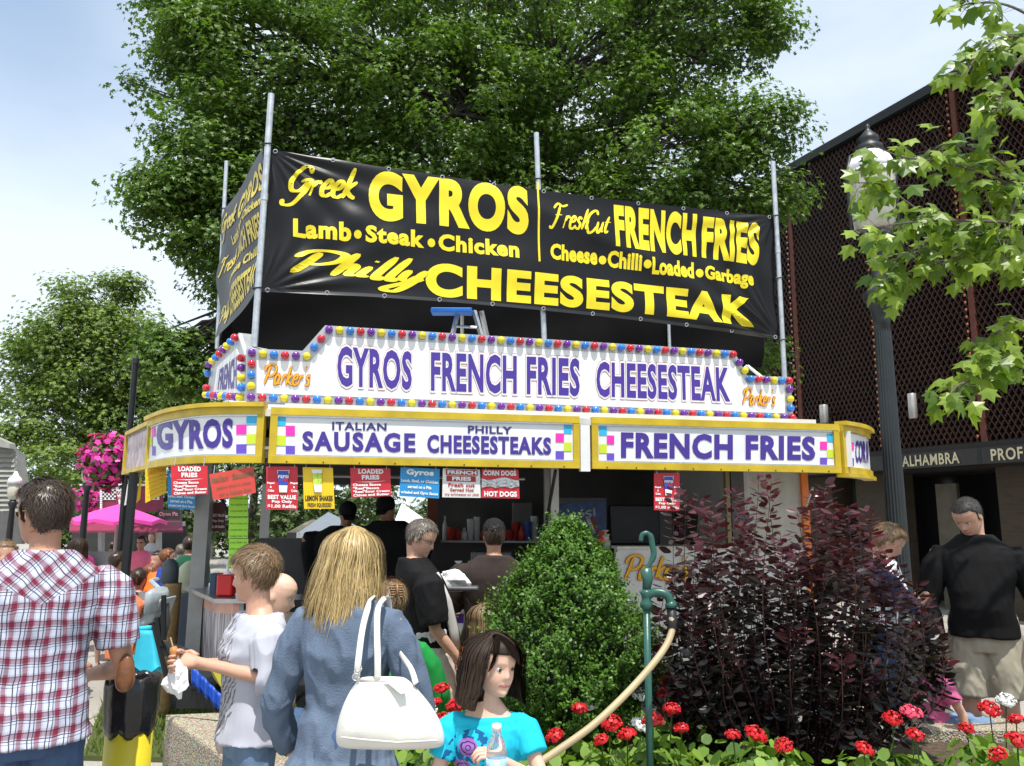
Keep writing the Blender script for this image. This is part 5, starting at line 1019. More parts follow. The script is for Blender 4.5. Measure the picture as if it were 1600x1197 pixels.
    n0=len(A); A=np.vstack([A,np.array([tuple(v) for v in fb.v])]); Fc=Fc+[tuple(j+n0 for j in f) for f in fb.f]
    # material regions in head coordinates
    Mi=np.array(HM.inverted()); hp=(A-np.array(H0)-np.array(piv)*hs)@Mi.T/hs+np.array(piv)
    fc=np.array([np.mean(hp[list(f)],0) for f in Fc]); fm=np.zeros(len(Fc),int)
    if eyes: fm[(np.abs(fc[:,2]-.228)<.026-.10*np.abs(fc[:,0])**1.3)&(np.abs(fc[:,0])<.125)&(fc[:,1]>.27)]=1
    Rz=Matrix.Rotation(R(yaw),3,'Z'); topl=HP_((0,-.03,1)); off=P0-Rz@topl
    if zshift is not None: off.z=zshift
    RzN=np.array(Rz); W_=lambda A_:A_@RzN.T+np.array(off)
    root=addmesh('person',W_(A),Fc,[skin,lipm],None,True,fm=fm,origin=tuple(off)); props(root,label,'person',group)
    if not group: pass
    Wp=lambda v:Rz@V(v)+off
    def part(name,b,m,vx=None,wr=0,ws=9,sm=3,smooth=True,seed=1,fmf=None,kind=None):
        if vx: A_,F_,N_=remesh(b,vx,sm)
        else: A_=np.array([tuple(v) for v in b.v]);F_=b.f;N_=None
        if wr and N_ is not None:
            q=A_/H; nz=smoothnoise(q*np.array([1,1,1.0]),ws*3.2,seed)*.6+smoothnoise(q*np.array([1.6,1.6,.7]),ws*6,seed+5)*.4; nz=np.abs(nz)*-1.3+.5; A_=A_+N_*(nz*wr)[:,None]
        return addmesh(name,W_(A_),F_,m,root,smooth,attr=A_,fm=(fmf(A_,F_) if fmf else None),origin=tuple(off),kind=kind) if kind else addmesh(name,W_(A_),F_,m,root,smooth,attr=A_,fm=(fmf(A_,F_) if fmf else None),origin=tuple(off))
    if shirt:
        b=MB(); ex=shirt.get('loose',.012); hem=shirt.get('hem',.46); sl=shirt.get('sleeve',.45)
        TS2=TS
        secs=[t for t in TS if t[0]>hem+.02]; fl=shirt.get('flare',.0); t0=secs[0]
        secs=[(hem,max(t0[1],.092*bw)*(1+fl),max(t0[2],.066*bw)*(1+fl),t0[3])]+secs; top=shirt.get('top',shz+.018); secs=[t for t in secs if t[0]<=top+.02]
        vs=[];n=28
        for t in secs:
            c=J(0,t[3],t[0]); rx,ry=t[1]*H+ex,t[2]*H+ex
            for k in range(n):
                a=2*math.pi*k/n; s_,c_=math.sin(a),math.cos(a); vs.append(c+V((rx*math.copysign(abs(s_)**.85,s_),ry*math.copysign(abs(c_)**.9,c_),0)))
        fs=[[i*n+k,(i+1)*n+k,(i+1)*n+(k+1)%n,i*n+(k+1)%n] for i in range(len(secs)-1) for k in range(n)]+[list(range(n)),[(len(secs)-1)*n+k for k in range(n)][::-1]]; b.add(vs,fs)
        for i in(0,1):
            s,e,w=SH[i],EL[i],WR[i]; pts=[s+V(((1-2*i)*.045*H,0,.008*H)),s+V(((1-2*i)*.012*H,0,.004*H))]; rad=[.022*H*bw,.029*H*bw+ex*.25]
            L1=(e-s).length; L2=(w-e).length; tot=L1+L2; end=sl*tot
            lw=shirt.get('cuff',1.0)
            for q in (.15,.3,.45,.6,.75,.9,1.0):
                d_=end*q; p=s.lerp(e,d_/L1) if d_<L1 else e.lerp(w,(d_-L1)/L2); pts.append(p); base=np.interp(d_/tot,[0,.35,.5,.7,1.],[.0315,.029,.0255,.024,.018])*H*ar*min(1.15,bw); rad.append(base+ex*lw)
            b.tube(pts,rad,14)
        so_=part(shirt.get('name','shirt'),b,shirt['m'],shirt.get('vox',vox*1.15),shirt.get('wr',.006),shirt.get('ws',9),7,seed=shirt.get('seed',1),fmf=shirt.get('fmf'))
    if pants:
        b=MB(); ex=pants.get('loose',.012); end=pants.get('end',.03); secs=[(.45,.085*bw,.06*bw,0),(.47,.092*bw,.066*bw,0),(.50,.096*bw,.070*bw,-.004),(.54,.094*bw,.067*bw,-.002),(pants.get('waist',.575),.085*bw*(1+belly*.2),.061*bw*(1+belly*.6),.004)]
        b.tube([J(0,t[3],t[0]) for t in secs],[(t[1]*H+ex*.6,t[2]*H+ex*.6) for t in secs],20,ref=(0,1,0))
        for i in(0,1):
            l=LGJ[i]; pth=[l[0],l[0].lerp(l[1],.5),l[1],l[1].lerp(l[2],.5),l[2]+V((0,0,-.01*H))]; rd=[.052*H*bw+ex*.5,.046*H*bw+ex,.036*H+ex,.034*H+ex,.028*H+ex*1.3]
            fr=pants.get('legfrac',1.0)*4; k=int(fr); 
            if k<4: pth=pth[:k+1]+[pth[k].lerp(pth[k+1],fr-k)]; rd=rd[:k+1]+[rd[k]+(rd[k+1]-rd[k])*(fr-k)+.006]
            b.tube(pth,rd,16)
        part(pants.get('name','trousers'),b,pants['m'],vox*1.3,pants.get('wr',.006),8,seed=3)
    b=MB()
    for l in LGJ:
        k=l[2]; b.tube([k+V((0,-.03,-.005))*H,k+V((0,.02,-.012))*H,k+V((0,.07,-.022))*H,k+V((0,.10,-.028))*H],[(.022*H,.026*H),(.026*H,.024*H),(.026*H,.016*H),(.018*H,.012*H)],10,ref=(0,0,1))
    if parts:
        for i,l in enumerate(LGJ):
            b=MB(); k=l[2]; b.tube([k+V((0,-.032,-.01))*H,k+V((0,.02,-.014))*H,k+V((0,.07,-.024))*H,k+V((0,.10,-.028))*H],[(.022*H,.028*H),(.027*H,.026*H),(.028*H,.017*H),(.018*H,.012*H)],10,ref=(0,0,1)); part('shoe',b,mat('shoe_%d_%d_%d'%tuple(int(c*100) for c in shoes),shoes,.5))
    if eyes:
        for sx in(-1,1):
            p=HP_((sx*.135,.300-.004*kid,ez)); b=MB(); b.ball(p,.050*es*hs,12,8); eo=part('eye',b,eyew); b=MB(); fd=HM@V((0,1,0)); b.ball(p+fd*.030*hs*es+ (HM@V((0,0,-.004)))*hs,(.028+.008*kid)*hs,10,8); part('iris',b,eyeb)
            b=MB(); q=[HP_((sx*(.07+.03*k),.345-.012*k*k*.5+.0,.600+.012*math.sin(k*1.05))) for k in range(5)]; b.tube(q,[t_*hs*(.6 if kid or sex=='f' else 1) for t_ in (.006,.013,.013,.011,.005)],6); part('eyebrow',b,(hair or {}).get('brow',browm))
            b=MB(); q=[HP_((sx*(.085+.025*k),.352-.012*k*.7,.545+(ez-.522)*1.0+.006*kid+.010*math.sin(k*1.05))) for k in range(5)]; b.tube(q,[.004*hs,.009*hs,.009*hs,.008*hs,.003*hs],6); part('eyelid',b,browm)
    if hair:
        hm_=hair['m']; nu,nv=48,40; ty=hair.get('type','short'); th_=hair.get('thick',.035); r2=np.random.RandomState(hair.get('seed',1)); z=HGV[:,2]; th=np.arctan2(HGV[:,0],HGV[:,1]); c=np.cos(th)
        fh=hair.get('front',.80); sd_=hair.get('side',.60); bkz=hair.get('back',.20)
        line=np.where(c>0,sd_+(fh-sd_)*np.clip((c-.15)/.5,0,1)**.8,sd_+(bkz-sd_)*np.clip(-c*1.6,0,1)); line=np.where((np.abs(c-.12)<.12),np.minimum(line,hair.get('burn',.50)),line)
        d_=HGV-np.array([0,-.03,.55]); dn=unit(d_); nn_=smoothnoise(HGV,14,hair.get('seed',1))*.3+1
        k=np.clip((z-line)/.07,-1,1); push=np.where(k>0,th_*(.35+.65*k)*nn_,-.05); vol=hair.get('vol',0)*np.clip((z-.6)/.3,0,1); Q=HGV+dn*(push+vol)[:,None]; top0=Q
        b=MB(); b.add([HP_(v) for v in Q],HGF); 
        cap=part('hair',b,hm_); me=cap.data; a=me.attributes.new('tint','FLOAT','POINT'); a.data.foreach_set('value',np.full(len(me.vertices),.38,np.float32))
        # tufts / strands
        VS_=[];FS_=[];TT=[]
        ok=np.where(k>.15)[0]; n=int(hair.get('tufts',500)*(2.2 if ty!='long' else 1))
        for t in range(n):
            i=ok[r2.randint(len(ok))]; p=Q[i]+r2.randn(3)*.012; dr=unit(p[None]-np.array([[0,-.03,.55]]))[0]
            if ty=='long': break
            fl_=np.array([0,0,-1.])+np.array([0,hair.get('comb',.3),0])+r2.randn(3)*.35; fl_-=fl_.dot(dr)*dr; fl_/=np.linalg.norm(fl_); w_=np.cross(fl_,dr); L_=hair.get('len',.10)*r2.uniform(.6,1.3); wd=hair.get('w',.0055); lift=hair.get('lift',.02)
            o=len(VS_); VS_+= [p-w_*wd,p+w_*wd,p+fl_*L_*.6+w_*wd*.8+dr*lift*.7,p+fl_*L_*.6-w_*wd*.8+dr*lift*.7,p+fl_*L_+dr*(lift*.4)]; FS_+= [[o,o+1,o+2,o+3],[o+3,o+2,o+4]]; TT+=[r2.rand()]*5
        if ty=='long':
            L_=hair['len']; sd2=hair.get('spread',.42); segs=18
            bc=hair.get('bcols',None); fl0=hair.get('flip',0); fly=hair.get('fly',.1)
            for t in range(n):
                a=r2.uniform(-math.pi,math.pi)
                if abs(a)<hair.get('facegap',.9): a=math.copysign(hair.get('facegap',.9)+r2.rand()*.4,a)
                cl=r2.randint(90) if r2.rand()<.7 else -1; z0=r2.uniform(.93,1.0) if r2.rand()<.6 else r2.uniform(.5,.95); end=-L_*r2.uniform(.80,1.06)
                isf=r2.rand()<fly; fa=r2.uniform(.04,.13) if isf else 0
                pth=[]; rr_=r2.uniform(.0,.05); ph=r2.rand()*6; wav=hair.get('wave',.012)
                ca=-math.pi+2*math.pi*(cl+.5)/90; cph=(cl*2.4)%6.28; clen=.88+.16*math.sin(cl*3.7)
                if cl>=0 and abs(ca)>hair.get('facegap',.9): a=ca+r2.randn()*.05; ph=cph+r2.randn()*.5; end=-L_*clen*r2.uniform(.93,1.04)
                part_x=hair.get('part',0)
                for q in range(segs+1):
                    f_=q/segs; zc_=z0+(end-z0)*f_**1.45
                    if zc_>.05:
                        A0_=np.interp(zc_,HZ,HA);B0_=np.interp(zc_,HZ,HF if math.cos(a)>0 else HBk); mn=np.interp(.55,HZ,HA); A1=max(A0_,mn*.98 if zc_<.55 else 0); B1=max(B0_,(.42 if zc_<.6 else 0) if math.cos(a)<0 else (.28 if zc_<.6 else 0))
                    else: A1=.32;B1=.42 if math.cos(a)<0 else .28
                    ex_=.035+rr_+hair.get('vol2',.02)*max(0,min(1,(1-zc_)*1.5)); bulge=sd2*max(0,min(1,(.35-zc_)/.9))*.25
                    ex_+=hair.get('clump',.035)*math.sin(ph*3+zc_*2.2)*max(0,min(1,(.8-zc_)))
                    x=(A1+ex_+bulge*1.3)*math.sin(a)+hair.get('skew',0)*max(0,.6-zc_); y=(B1+ex_)*math.cos(a)*(1-.12*max(0,-zc_)); x+=fa*math.sin(a)*math.sin(f_*3+.3); y+=fa*math.cos(a)*math.sin(f_*3+.3); pth.append(np.array([x+wav*math.sin(f_*7+ph)*f_,y+wav*math.cos(f_*6+ph)*f_,zc_ if zc_<.98 else .98+ex_*.6]))
                pth[0]=pth[0]*np.array([.8,.8,1])+np.array([part_x,0,.0])
                wd=hair.get('w',.016)*r2.uniform(.6,1.2); tn=r2.rand(); o=len(VS_); ctr=np.array([0,-.03,0])
                for q,p in enumerate(pth):
                    rad_=p-ctr; rad_[2]=0; rad_/=np.linalg.norm(rad_)+1e-6; tg=np.array([-rad_[1],rad_[0],0]); ww=wd*(1 if q<segs-1 else .35); 
                    tilt_=r2.uniform(-.22,.22) if q==0 else tilt_; VS_+= [p-tg*ww-rad_*tilt_*ww,p+tg*ww+rad_*tilt_*ww]; TT+=[min(1,tn*.8+hair.get('tipl',.2)*q/segs)]*2
                FS_+= [[o+2*q,o+2*q+1,o+2*q+3,o+2*q+2] for q in range(segs)]
            # inner volume so that the hair is not see-through
            b=MB(); zs=[.72,.5,.3,.1,-.1,-L_*.6,-L_*.9]; gy=hair.get('iny',-.10); b.tube([HP_((0,gy,z_)) for z_ in zs],[( (.33+.02)*hs*(1 if z_>-L_*.7 else .8),(.26)*hs*(1 if z_>-L_*.7 else .7)) for z_ in zs],20,ref=tuple(HM@V((0,1,0)))); iv=part('hair_volume',b,hm_); a_=iv.data.attributes.new('tint','FLOAT','POINT'); a_.data.foreach_set('value',np.full(len(iv.data.vertices),.12,np.float32))
        if VS_:
            if ty=='long':
                VW=[]
                for v in VS_:
                    # strands hang down even if the head is turned
                    p=HP_((v[0],v[1],max(v[2],.3))); 
                    if v[2]<.3: p=p+V((0,0,(v[2]-.3)*hs))
                    VW.append(p)
            else: VW=[HP_(v) for v in VS_]
            Aw=np.array([tuple(v) for v in VW]); addmesh('hair_strands',W_(Aw),FS_,hm_,root,True,tint=TT,origin=tuple(off),kind='stuff')
    return dict(root=root,H=H,J=J,W=Wp,HP=lambda v:Wp(HP_(v)),HPl=HP_,part=part,hs=hs,SH=SH,EL=EL,WR=WR,off=off,Rz=Rz,HM=HM,shz=shz)
# ---------------- people: cast ----------------
def plaid():
    m=bpy.data.materials.new('plaid_cotton'); m.use_nodes=True; t=m.node_tree;n=t.nodes;l=t.links;b=n['Principled BSDF'];b.inputs['Roughness'].default_value=.8;b.inputs['Specular IOR Level'].default_value=.2
    a=n.new('ShaderNodeAttribute');a.attribute_name='rest'; sp_=n.new('ShaderNodeSeparateXYZ');l.new(a.outputs['Vector'],sp_.inputs[0])
    def M_(op,x,y=None,z=None):
        q=n.new('ShaderNodeMath');q.operation=op
        for i,v in enumerate((x,y,z)):
            if v is None: continue
            if isinstance(v,(int,float)): q.inputs[i].default_value=v
            else: l.new(v,q.inputs[i])
        return q.outputs[0]
    nz=n.new('ShaderNodeTexNoise');nz.inputs['Scale'].default_value=9;l.new(a.outputs['Vector'],nz.inputs['Vector']); wob=M_('MULTIPLY',M_('SUBTRACT',nz.outputs['Fac'],.5),.022)
    X=M_('ADD',sp_.outputs[0],wob);Z=M_('ADD',sp_.outputs[2],wob)
    # yoke: above a V line the cloth is cut on the bias
    yk=M_('GREATER_THAN',sp_.outputs[2],M_('SUBTRACT',1.455,M_('MULTIPLY',M_('ABSOLUTE',M_('SUBTRACT',sp_.outputs[0],.0)),-.0)))
    vline=M_('ADD',1.33,M_('MULTIPLY',M_('ABSOLUTE',sp_.outputs[0]),.55)); yk=M_('MULTIPLY',M_('GREATER_THAN',sp_.outputs[2],vline),M_('LESS_THAN',M_('ABSOLUTE',sp_.outputs[0]),.21))
    Xr=M_('MULTIPLY',M_('ADD',X,Z),.7071);Zr=M_('MULTIPLY',M_('SUBTRACT',Z,X),.7071)
    def mixf(a_,b_): return M_('ADD',M_('MULTIPLY',a_,M_('SUBTRACT',1,yk)),M_('MULTIPLY',b_,yk))
    U=mixf(X,Xr);Wv=mixf(Z,Zr)
    def stripe(c,per,off_,w): f=M_('FRACT',M_('ADD',M_('DIVIDE',c,per),off_)); return M_('LESS_THAN',M_('ABSOLUTE',M_('SUBTRACT',f,.5)),w/2)
    red=M_('ADD',stripe(U,.056,0,.26),M_('MULTIPLY',stripe(Wv,.062,.1,.30),.8)); red2=M_('MULTIPLY',M_('ADD',stripe(U,.056,0,.46),stripe(Wv,.062,.1,.52)),.2)
    blk_=M_('MAXIMUM',M_('MAXIMUM',stripe(U,.056,.5,.075),stripe(U,.056,.25,.055)),M_('MAXIMUM',stripe(Wv,.031,.5,.06),stripe(Wv,.062,.34,.05)))
    x=n.new('ShaderNodeMixRGB');x.inputs[1].default_value=(.52,.56,.69,1);x.inputs[2].default_value=(.18,.02,.045,1);l.new(M_('MINIMUM',M_('ADD',M_('MULTIPLY',red,.5),red2),1),x.inputs[0])
    y=n.new('ShaderNodeMixRGB');y.inputs[2].default_value=(.02,.02,.035,1);l.new(M_('MULTIPLY',blk_,.88),y.inputs[0]);l.new(x.outputs[0],y.inputs[1]);l.new(y.outputs[0],b.inputs['Base Color']); return m
denim=mat('blue_denim',(.045,.09,.19),.8,var=.25,vs=5,bump=.25,bs=250); denim2=mat('washed_denim',(.13,.21,.33),.8,var=.4,vs=6,bump=.25,bs=250)
brownh=hairmat('dark_brown_hair',(.018,.011,.007),(.075,.045,.028)); sandy=hairmat('sandy_brown_hair',(.085,.05,.025),(.33,.22,.12),.45); blond=hairmat('blonde_hair',(.13,.075,.022),(.80,.60,.28),.4); darkh=hairmat('black_brown_hair',(.007,.0045,.0035),(.065,.040,.027),.55); darkh.node_tree.nodes['Principled BSDF'].inputs['Specular IOR Level'].default_value=.22
grayh=hairmat('grey_brown_hair',(.06,.045,.035),(.30,.26,.22)); redh=hairmat('auburn_hair',(.09,.025,.01),(.36,.14,.05)); blackh=hairmat('salt_black_hair',(.008,.007,.007),(.055,.052,.05),.6)
glassm=mat('sunglass_lens',(.01,.01,.012),.08); goldf=mat('gold_frame',(.6,.45,.2),.3,.9)
def glasses(f,lens,frame,sx=1.0,h=.055):
    b=MB(); HPp=f['HPl']
    for s in(-1,1):
        c=[HPp((s*(.135+.085*math.cos(a)),.375-.02*abs(math.cos(a)),.52+h*math.sin(a))) for a in np.linspace(0,2*math.pi,13)[:-1]]; 
        if lens: q=MB(); q.prism(c,f['HM']@V((0,-.012*f['hs'],0))); f['part']('lens',q,lens,smooth=False)
        b.tube(c+[c[0]],.005*f['hs']*1.4,5); b.tube([HPp((s*.215,.36,.54)),HPp((s*.31,.25,.54)),HPp((s*.345,-.03,.53))],.008*f['hs'],5)
    b.tube([HPp((-.05,.385,.53)),HPp((.05,.385,.53))],.007*f['hs'],5); f['part']('glasses_frame',b,frame)
# 1 man in plaid
f=fig('man in a red and white plaid shirt seen from behind at far left',72,753,3.08,yaw=32,head=(38,6),wide=1.06,arms=[((-.175,-.01,.61),(-.13,.13,.56)),((.172,.0,.60),(.12,.13,.57))],
 shirt=dict(m=plaid(),sleeve=.42,hem=.475,flare=.10,loose=.022,wr=.010,ws=7,top=.84,cuff=1.3),pants=dict(m=denim),skin=skinB,hair=dict(m=brownh,front=.80,side=.60,back=.16,burn=.36,thick=.055,tufts=1300,len=.12,comb=-.1,lift=.02,seed=3),vox=.0055,belly=.15)
glasses(f,glassm,goldf)
b=MB(); b.tube([f['J'](-.05,.0,.822),f['J'](-.028,-.034,.838),f['J'](.028,-.034,.838),f['J'](.05,.0,.822)],[(.006,.018)]*4,8); 
# 2 boy
def printmat(name,base,kind):
    m=bpy.data.materials.new(name);m.use_nodes=True;t=m.node_tree;n=t.nodes;l=t.links;b=n['Principled BSDF'];b.inputs['Roughness'].default_value=.85;b.inputs['Specular IOR Level'].default_value=.2
    a=n.new('ShaderNodeAttribute');a.attribute_name='rest';sp_=n.new('ShaderNodeSeparateXYZ');l.new(a.outputs['Vector'],sp_.inputs[0])
    def M_(op,x,y=None):
        q=n.new('ShaderNodeMath');q.operation=op
        for i,v in enumerate((x,y)):
            if v is None: continue
            if isinstance(v,(int,float)): q.inputs[i].default_value=v
            else: l.new(v,q.inputs[i])
        return q.outputs[0]
    X,Y_,Z=sp_.outputs
    def ell(cx,cz,rx,rz,front=True):
        e=M_('ADD',M_('POWER',M_('DIVIDE',M_('SUBTRACT',X,cx),rx),2),M_('POWER',M_('DIVIDE',M_('SUBTRACT',Z,cz),rz),2)); q=M_('LESS_THAN',e,1); return M_('MULTIPLY',q,M_('GREATER_THAN',Y_,0.02)),e
    cur=None
    def mix(fac,col,prev):
        x=n.new('ShaderNodeMixRGB'); 
        if prev is None: x.inputs[1].default_value=(*base,1)
        else: l.new(prev,x.inputs[1])
        x.inputs[2].default_value=(*col,1); l.new(fac,x.inputs[0]); return x.outputs[0]
    if kind=='sketch':
        w=n.new('ShaderNodeTexWave');w.inputs['Scale'].default_value=16;w.inputs['Distortion'].default_value=9;w.inputs['Detail'].default_value=3;w.inputs['Detail Scale'].default_value=1.4;w.bands_direction='DIAGONAL';l.new(a.outputs['Vector'],w.inputs['Vector'])
        e,_=ell(0.02,1.0,.115,.25); q=M_('MULTIPLY',e,M_('LESS_THAN',w.outputs['Fac'],.30)); cur=mix(q,(.16,.16,.17),None)
        w2=n.new('ShaderNodeTexNoise');w2.inputs['Scale'].default_value=14;l.new(a.outputs['Vector'],w2.inputs['Vector']); q=M_('MULTIPLY',e,M_('MULTIPLY',M_('GREATER_THAN',w2.outputs['Fac'],.56),.5)); cur=mix(q,(.3,.3,.31),cur)
    else:
        z3=n.new('ShaderNodeTexNoise');z3.inputs['Scale'].default_value=40;l.new(a.outputs['Vector'],z3.inputs['Vector'])
        e,_=ell(.04,.80,.115,.16); q=M_('MULTIPLY',e,M_('GREATER_THAN',z3.outputs['Fac'],.52)); cur=mix(q,(.01,.10,.25),None)
        for (cx,cz,r) in ((.055,.905,.034),(.075,.83,.036),(.06,.765,.034),(-.02,.83,.03),(.0,.74,.03)):
            e,ee=ell(cx,cz,r,r*.9); sw=M_('LESS_THAN',M_('FRACT',M_('ADD',M_('MULTIPLY',M_('POWER',ee,.5),2.3),M_('MULTIPLY',z3.outputs['Fac'],1.2))),.28); cur=mix(M_('MULTIPLY',e,.95),(.30,.12,.42),cur); cur=mix(M_('MULTIPLY',e,sw),(.03,.02,.09),cur)
    l.new(cur,b.inputs['Base Color']); return m
f=fig('boy in a pale grey T-shirt with a black sketch print holding a corn dog',396,856,3.5,yaw=124,head=(-36,10),hr=.146,wide=1.0,sex='f',arms=[((-.135,.0,.665),(.01,.15,.70)),((.135,.02,.66),(.05,.16,.69))],
 hands=[dict(d=(.5,.8,.1),n=(.6,-.2,-.5),curl=.75),dict(d=(-.35,.9,.1),n=(-.8,-.2,.2),curl=.75)],
 shirt=dict(m=printmat('grey_tee_print',(.44,.45,.52),'sketch'),sleeve=.40,hem=.49,flare=.14,loose=.026,wr=.016,ws=5,cuff=1.25,top=.80),pants=dict(m=denim2,loose=.008,waist=.55),skin=skinA,hair=dict(m=sandy,front=.74,side=.55,back=.20,burn=.42,thick=.065,tufts=1100,len=.16,comb=.9,lift=.02,seed=5),vox=.005)
Bz=f
hnd=f['W']((f['WR'][0]+f['WR'][1])/2+V((0,.06,.02)))
o=thing('corn_dog',hnd,'half eaten corn dog on a stick held by the boy in the grey T-shirt','food'); b=MB(); b.tube([hnd+V((-.01,0,.0)),hnd+V((-.02,0,.03)),hnd+V((-.026,0,.048))],[.016,.019,.012],10); b.build('batter',mat('corn_batter',(.45,.19,.05),.6,bump=.4),o,True); b=MB(); b.tube([hnd+V((-.024,0,.04)),hnd+V((-.035,-.01,.085))],.003,6); b.build('stick',mat('wood_stick',(.6,.45,.22),.7),o)
def crumple(name,label,c,r,m,seed,sc=(1,1,1),cat='paper'):
    bm=bmesh.new(); bmesh.ops.create_icosphere(bm,subdivisions=3,radius=1); A=np.array([tuple(v.co) for v in bm.verts]); F_=[[v.index for v in f.verts] for f in bm.faces]; bm.free(); nz=smoothnoise(A,2.6,seed)*.45+smoothnoise(A,6,seed+1)*.22; A=A*(1+nz)[:,None]*np.array(sc)*r+np.array(c); return props(addmesh(name,A,F_,m,None,False),label,cat)
wp=mat('white_paper',(.80,.80,.80),.7,bump=.1); crumple('paper_napkin','crumpled white paper napkin hanging below the boy\'s hands',hnd+V((.0,-.01,-.075)),.040,wp,4,(1.1,.6,1.5))
# 3 woman
blz=mat('blue_grey_knit',(.115,.155,.225),.85,var=.18,vs=7,bump=.35,bs=160,spec=.2)
f=fig('woman with long blonde hair in a blue grey blazer seen from behind, centre foreground',552,826,3.1,yaw=-8,head=(-10,2),wide=1.08,sex='f',arms=[((-.172,.0,.585),(-.155,.08,.47)),((.178,.0,.60),(.10,.13,.58))],
 shirt=dict(m=blz,name='blazer',sleeve=.93,hem=.47,flare=.20,loose=.016,wr=.014,ws=8,cuff=.9,top=.85),pants=dict(m=denim,loose=.008),skin=skinA,eyes=False,
 hair=dict(m=blond,type='long',front=.82,side=.55,back=.1,thick=.05,tufts=6500,len=1.0,facegap=.95,spread=.40,skew=-.14,vol2=.07,wave=.06,clump=.085,fly=.16,w=.0042,tipl=.35,seed=7),vox=.0055)
WF=f
# white shoulder bag
BY=2.8; cream_=mat('white_leather',(.72,.71,.66),.42,var=.07,vs=4,bump=.55,bs=11); 
bgc=at(608,1168,BY); bag=thing('handbag',bgc,'large white leather shoulder bag hanging behind the blonde woman','handbag')
def P_(x,y,dy=0): return at(x,y,BY+dy)
secs=[(1170,534,688,.018),(1163,526,695,.060),(1150,524,695,.078),(1130,527,690,.085),(1105,534,676,.078),(1080,546,655,.062),(1066,556,642,.042),(1060,562,634,.020),(1057,568,628,.008)]
vs=[];n=36
for (y,x0,x1,d_) in secs:
    a,c=P_(x0,y),P_(x1,y); m_=(a+c)/2; h_=(c-a)/2
    for k in range(n):
        t=2*math.pi*k/n; ct,st=math.cos(t),math.sin(t); fold=1+.05*math.sin(t*5+y*.05); vs.append(m_+h_*math.copysign(abs(ct)**.8,ct)+V((0,d_*st*fold,0)))
fs=[[i*n+k,i*n+(k+1)%n,(i+1)*n+(k+1)%n,(i+1)*n+k] for i in range(len(secs)-1) for k in range(n)]+[list(range(n))[::-1],[(len(secs)-1)*n+k for k in range(n)]]
b=MB(); b.add(vs,fs); bo=b.build('body',cream_,bag,True); md=bo.modifiers.new('s','SUBSURF'); md.levels=1; md.render_levels=2
for q_,r_ in (([P_(533,1152,-.085),P_(570,1156,-.092),P_(620,1160,-.09),P_(685,1157,-.075)],.0035),([P_(563,1062,-.02),P_(600,1064,-.03),P_(632,1063,-.02)],.005)): b=MB(); b.tube(q_,r_,6); b.build('piping',mat('leather_piping',(.62,.60,.55),.4),bag,True)
shp=at(583,947,2.96); shp2=at(588,941,3.04); 
b=MB(); b.tube(catm([P_(557,1060,-.02),P_(560,1030,-.03),P_(566,985,.02),P_(574,952,.06),shp+V((-.01,-.02,.02)),shp2+V((-.01,.05,.015)),shp2+V((.0,.09,-.06))],6),[(.011,.0035)]*37,8,ref=(0,1,0)); b.build('strap',cream_,bag,True)
b=MB(); b.tube(catm([P_(590,1062,-.03),P_(590,1030,-.035),P_(589,985,.0),P_(590,955,.05),shp+V((.03,-.02,.015)),shp2+V((.035,.05,.01)),shp2+V((.04,.09,-.08))],6),[(.011,.0035)]*37,8,ref=(0,1,0)); b.build('strap',cream_,bag,True)
b=MB(); b.tube(catm([P_(650,1068,-.02),P_(642,1045,.05),P_(628,1025,.16),P_(616,1008,.34)],6),[(.010,.0035)]*19,8,ref=(0,1,0)); b.build('strap',cream_,bag,True)
b=MB(); 
for (x,y) in((556,1058),(560,1044)): c=P_(x,y,-.03); b.tube([c+V((.011*math.cos(a),0,.011*math.sin(a))) for a in np.linspace(0,6.283,13)],.0025,6)
b.build('buckle',alum,bag,True)
b=MB(); b.prism([P_(600,1062,-.05),P_(626,1084,-.085),P_(636,1082,-.08),P_(632,1062,-.04)],V((0,.006,0))); b.build('flap_tab',cream_,bag)
# 4 girl
f=fig('little girl with dark bobbed hair in a turquoise T-shirt holding a water bottle',776,990,2.84,yaw=176,head=(44,8),tilt=-3,hr=.158,wide=.92,sex='f',neck=.8,
 arms=[((-.155,.06,.63),(-.055,.165,.715)),((.150,.03,.58),(.05,.17,.615))],hands=[dict(d=(.8,.3,.45),n=(.3,-.2,-.9),curl=.8),dict(d=(-.5,.45,.5),n=(-.7,-.4,.1),curl=.85)],
 shirt=dict(m=printmat('turquoise_rose_tee',(.015,.45,.62),'roses'),sleeve=.24,hem=.40,flare=.12,loose=.012,wr=.006,ws=8,cuff=1.5,top=.775),pants=dict(m=cloth('white_cotton',(.75,.74,.74)),loose=.014),skin=skinC,
 hair=dict(m=darkh,type='long',front=.74,side=.45,back=.05,thick=.028,tufts=5200,len=.16,facegap=1.02,spread=.9,vol2=.10,wave=.012,clump=.02,w=.007,tipl=.1,iny=-.16,seed=9),vox=.0042)
GF=f
r2=np.random.RandomState(4); VS_=[];TT=[];FS_=[]   # side-swept fringe
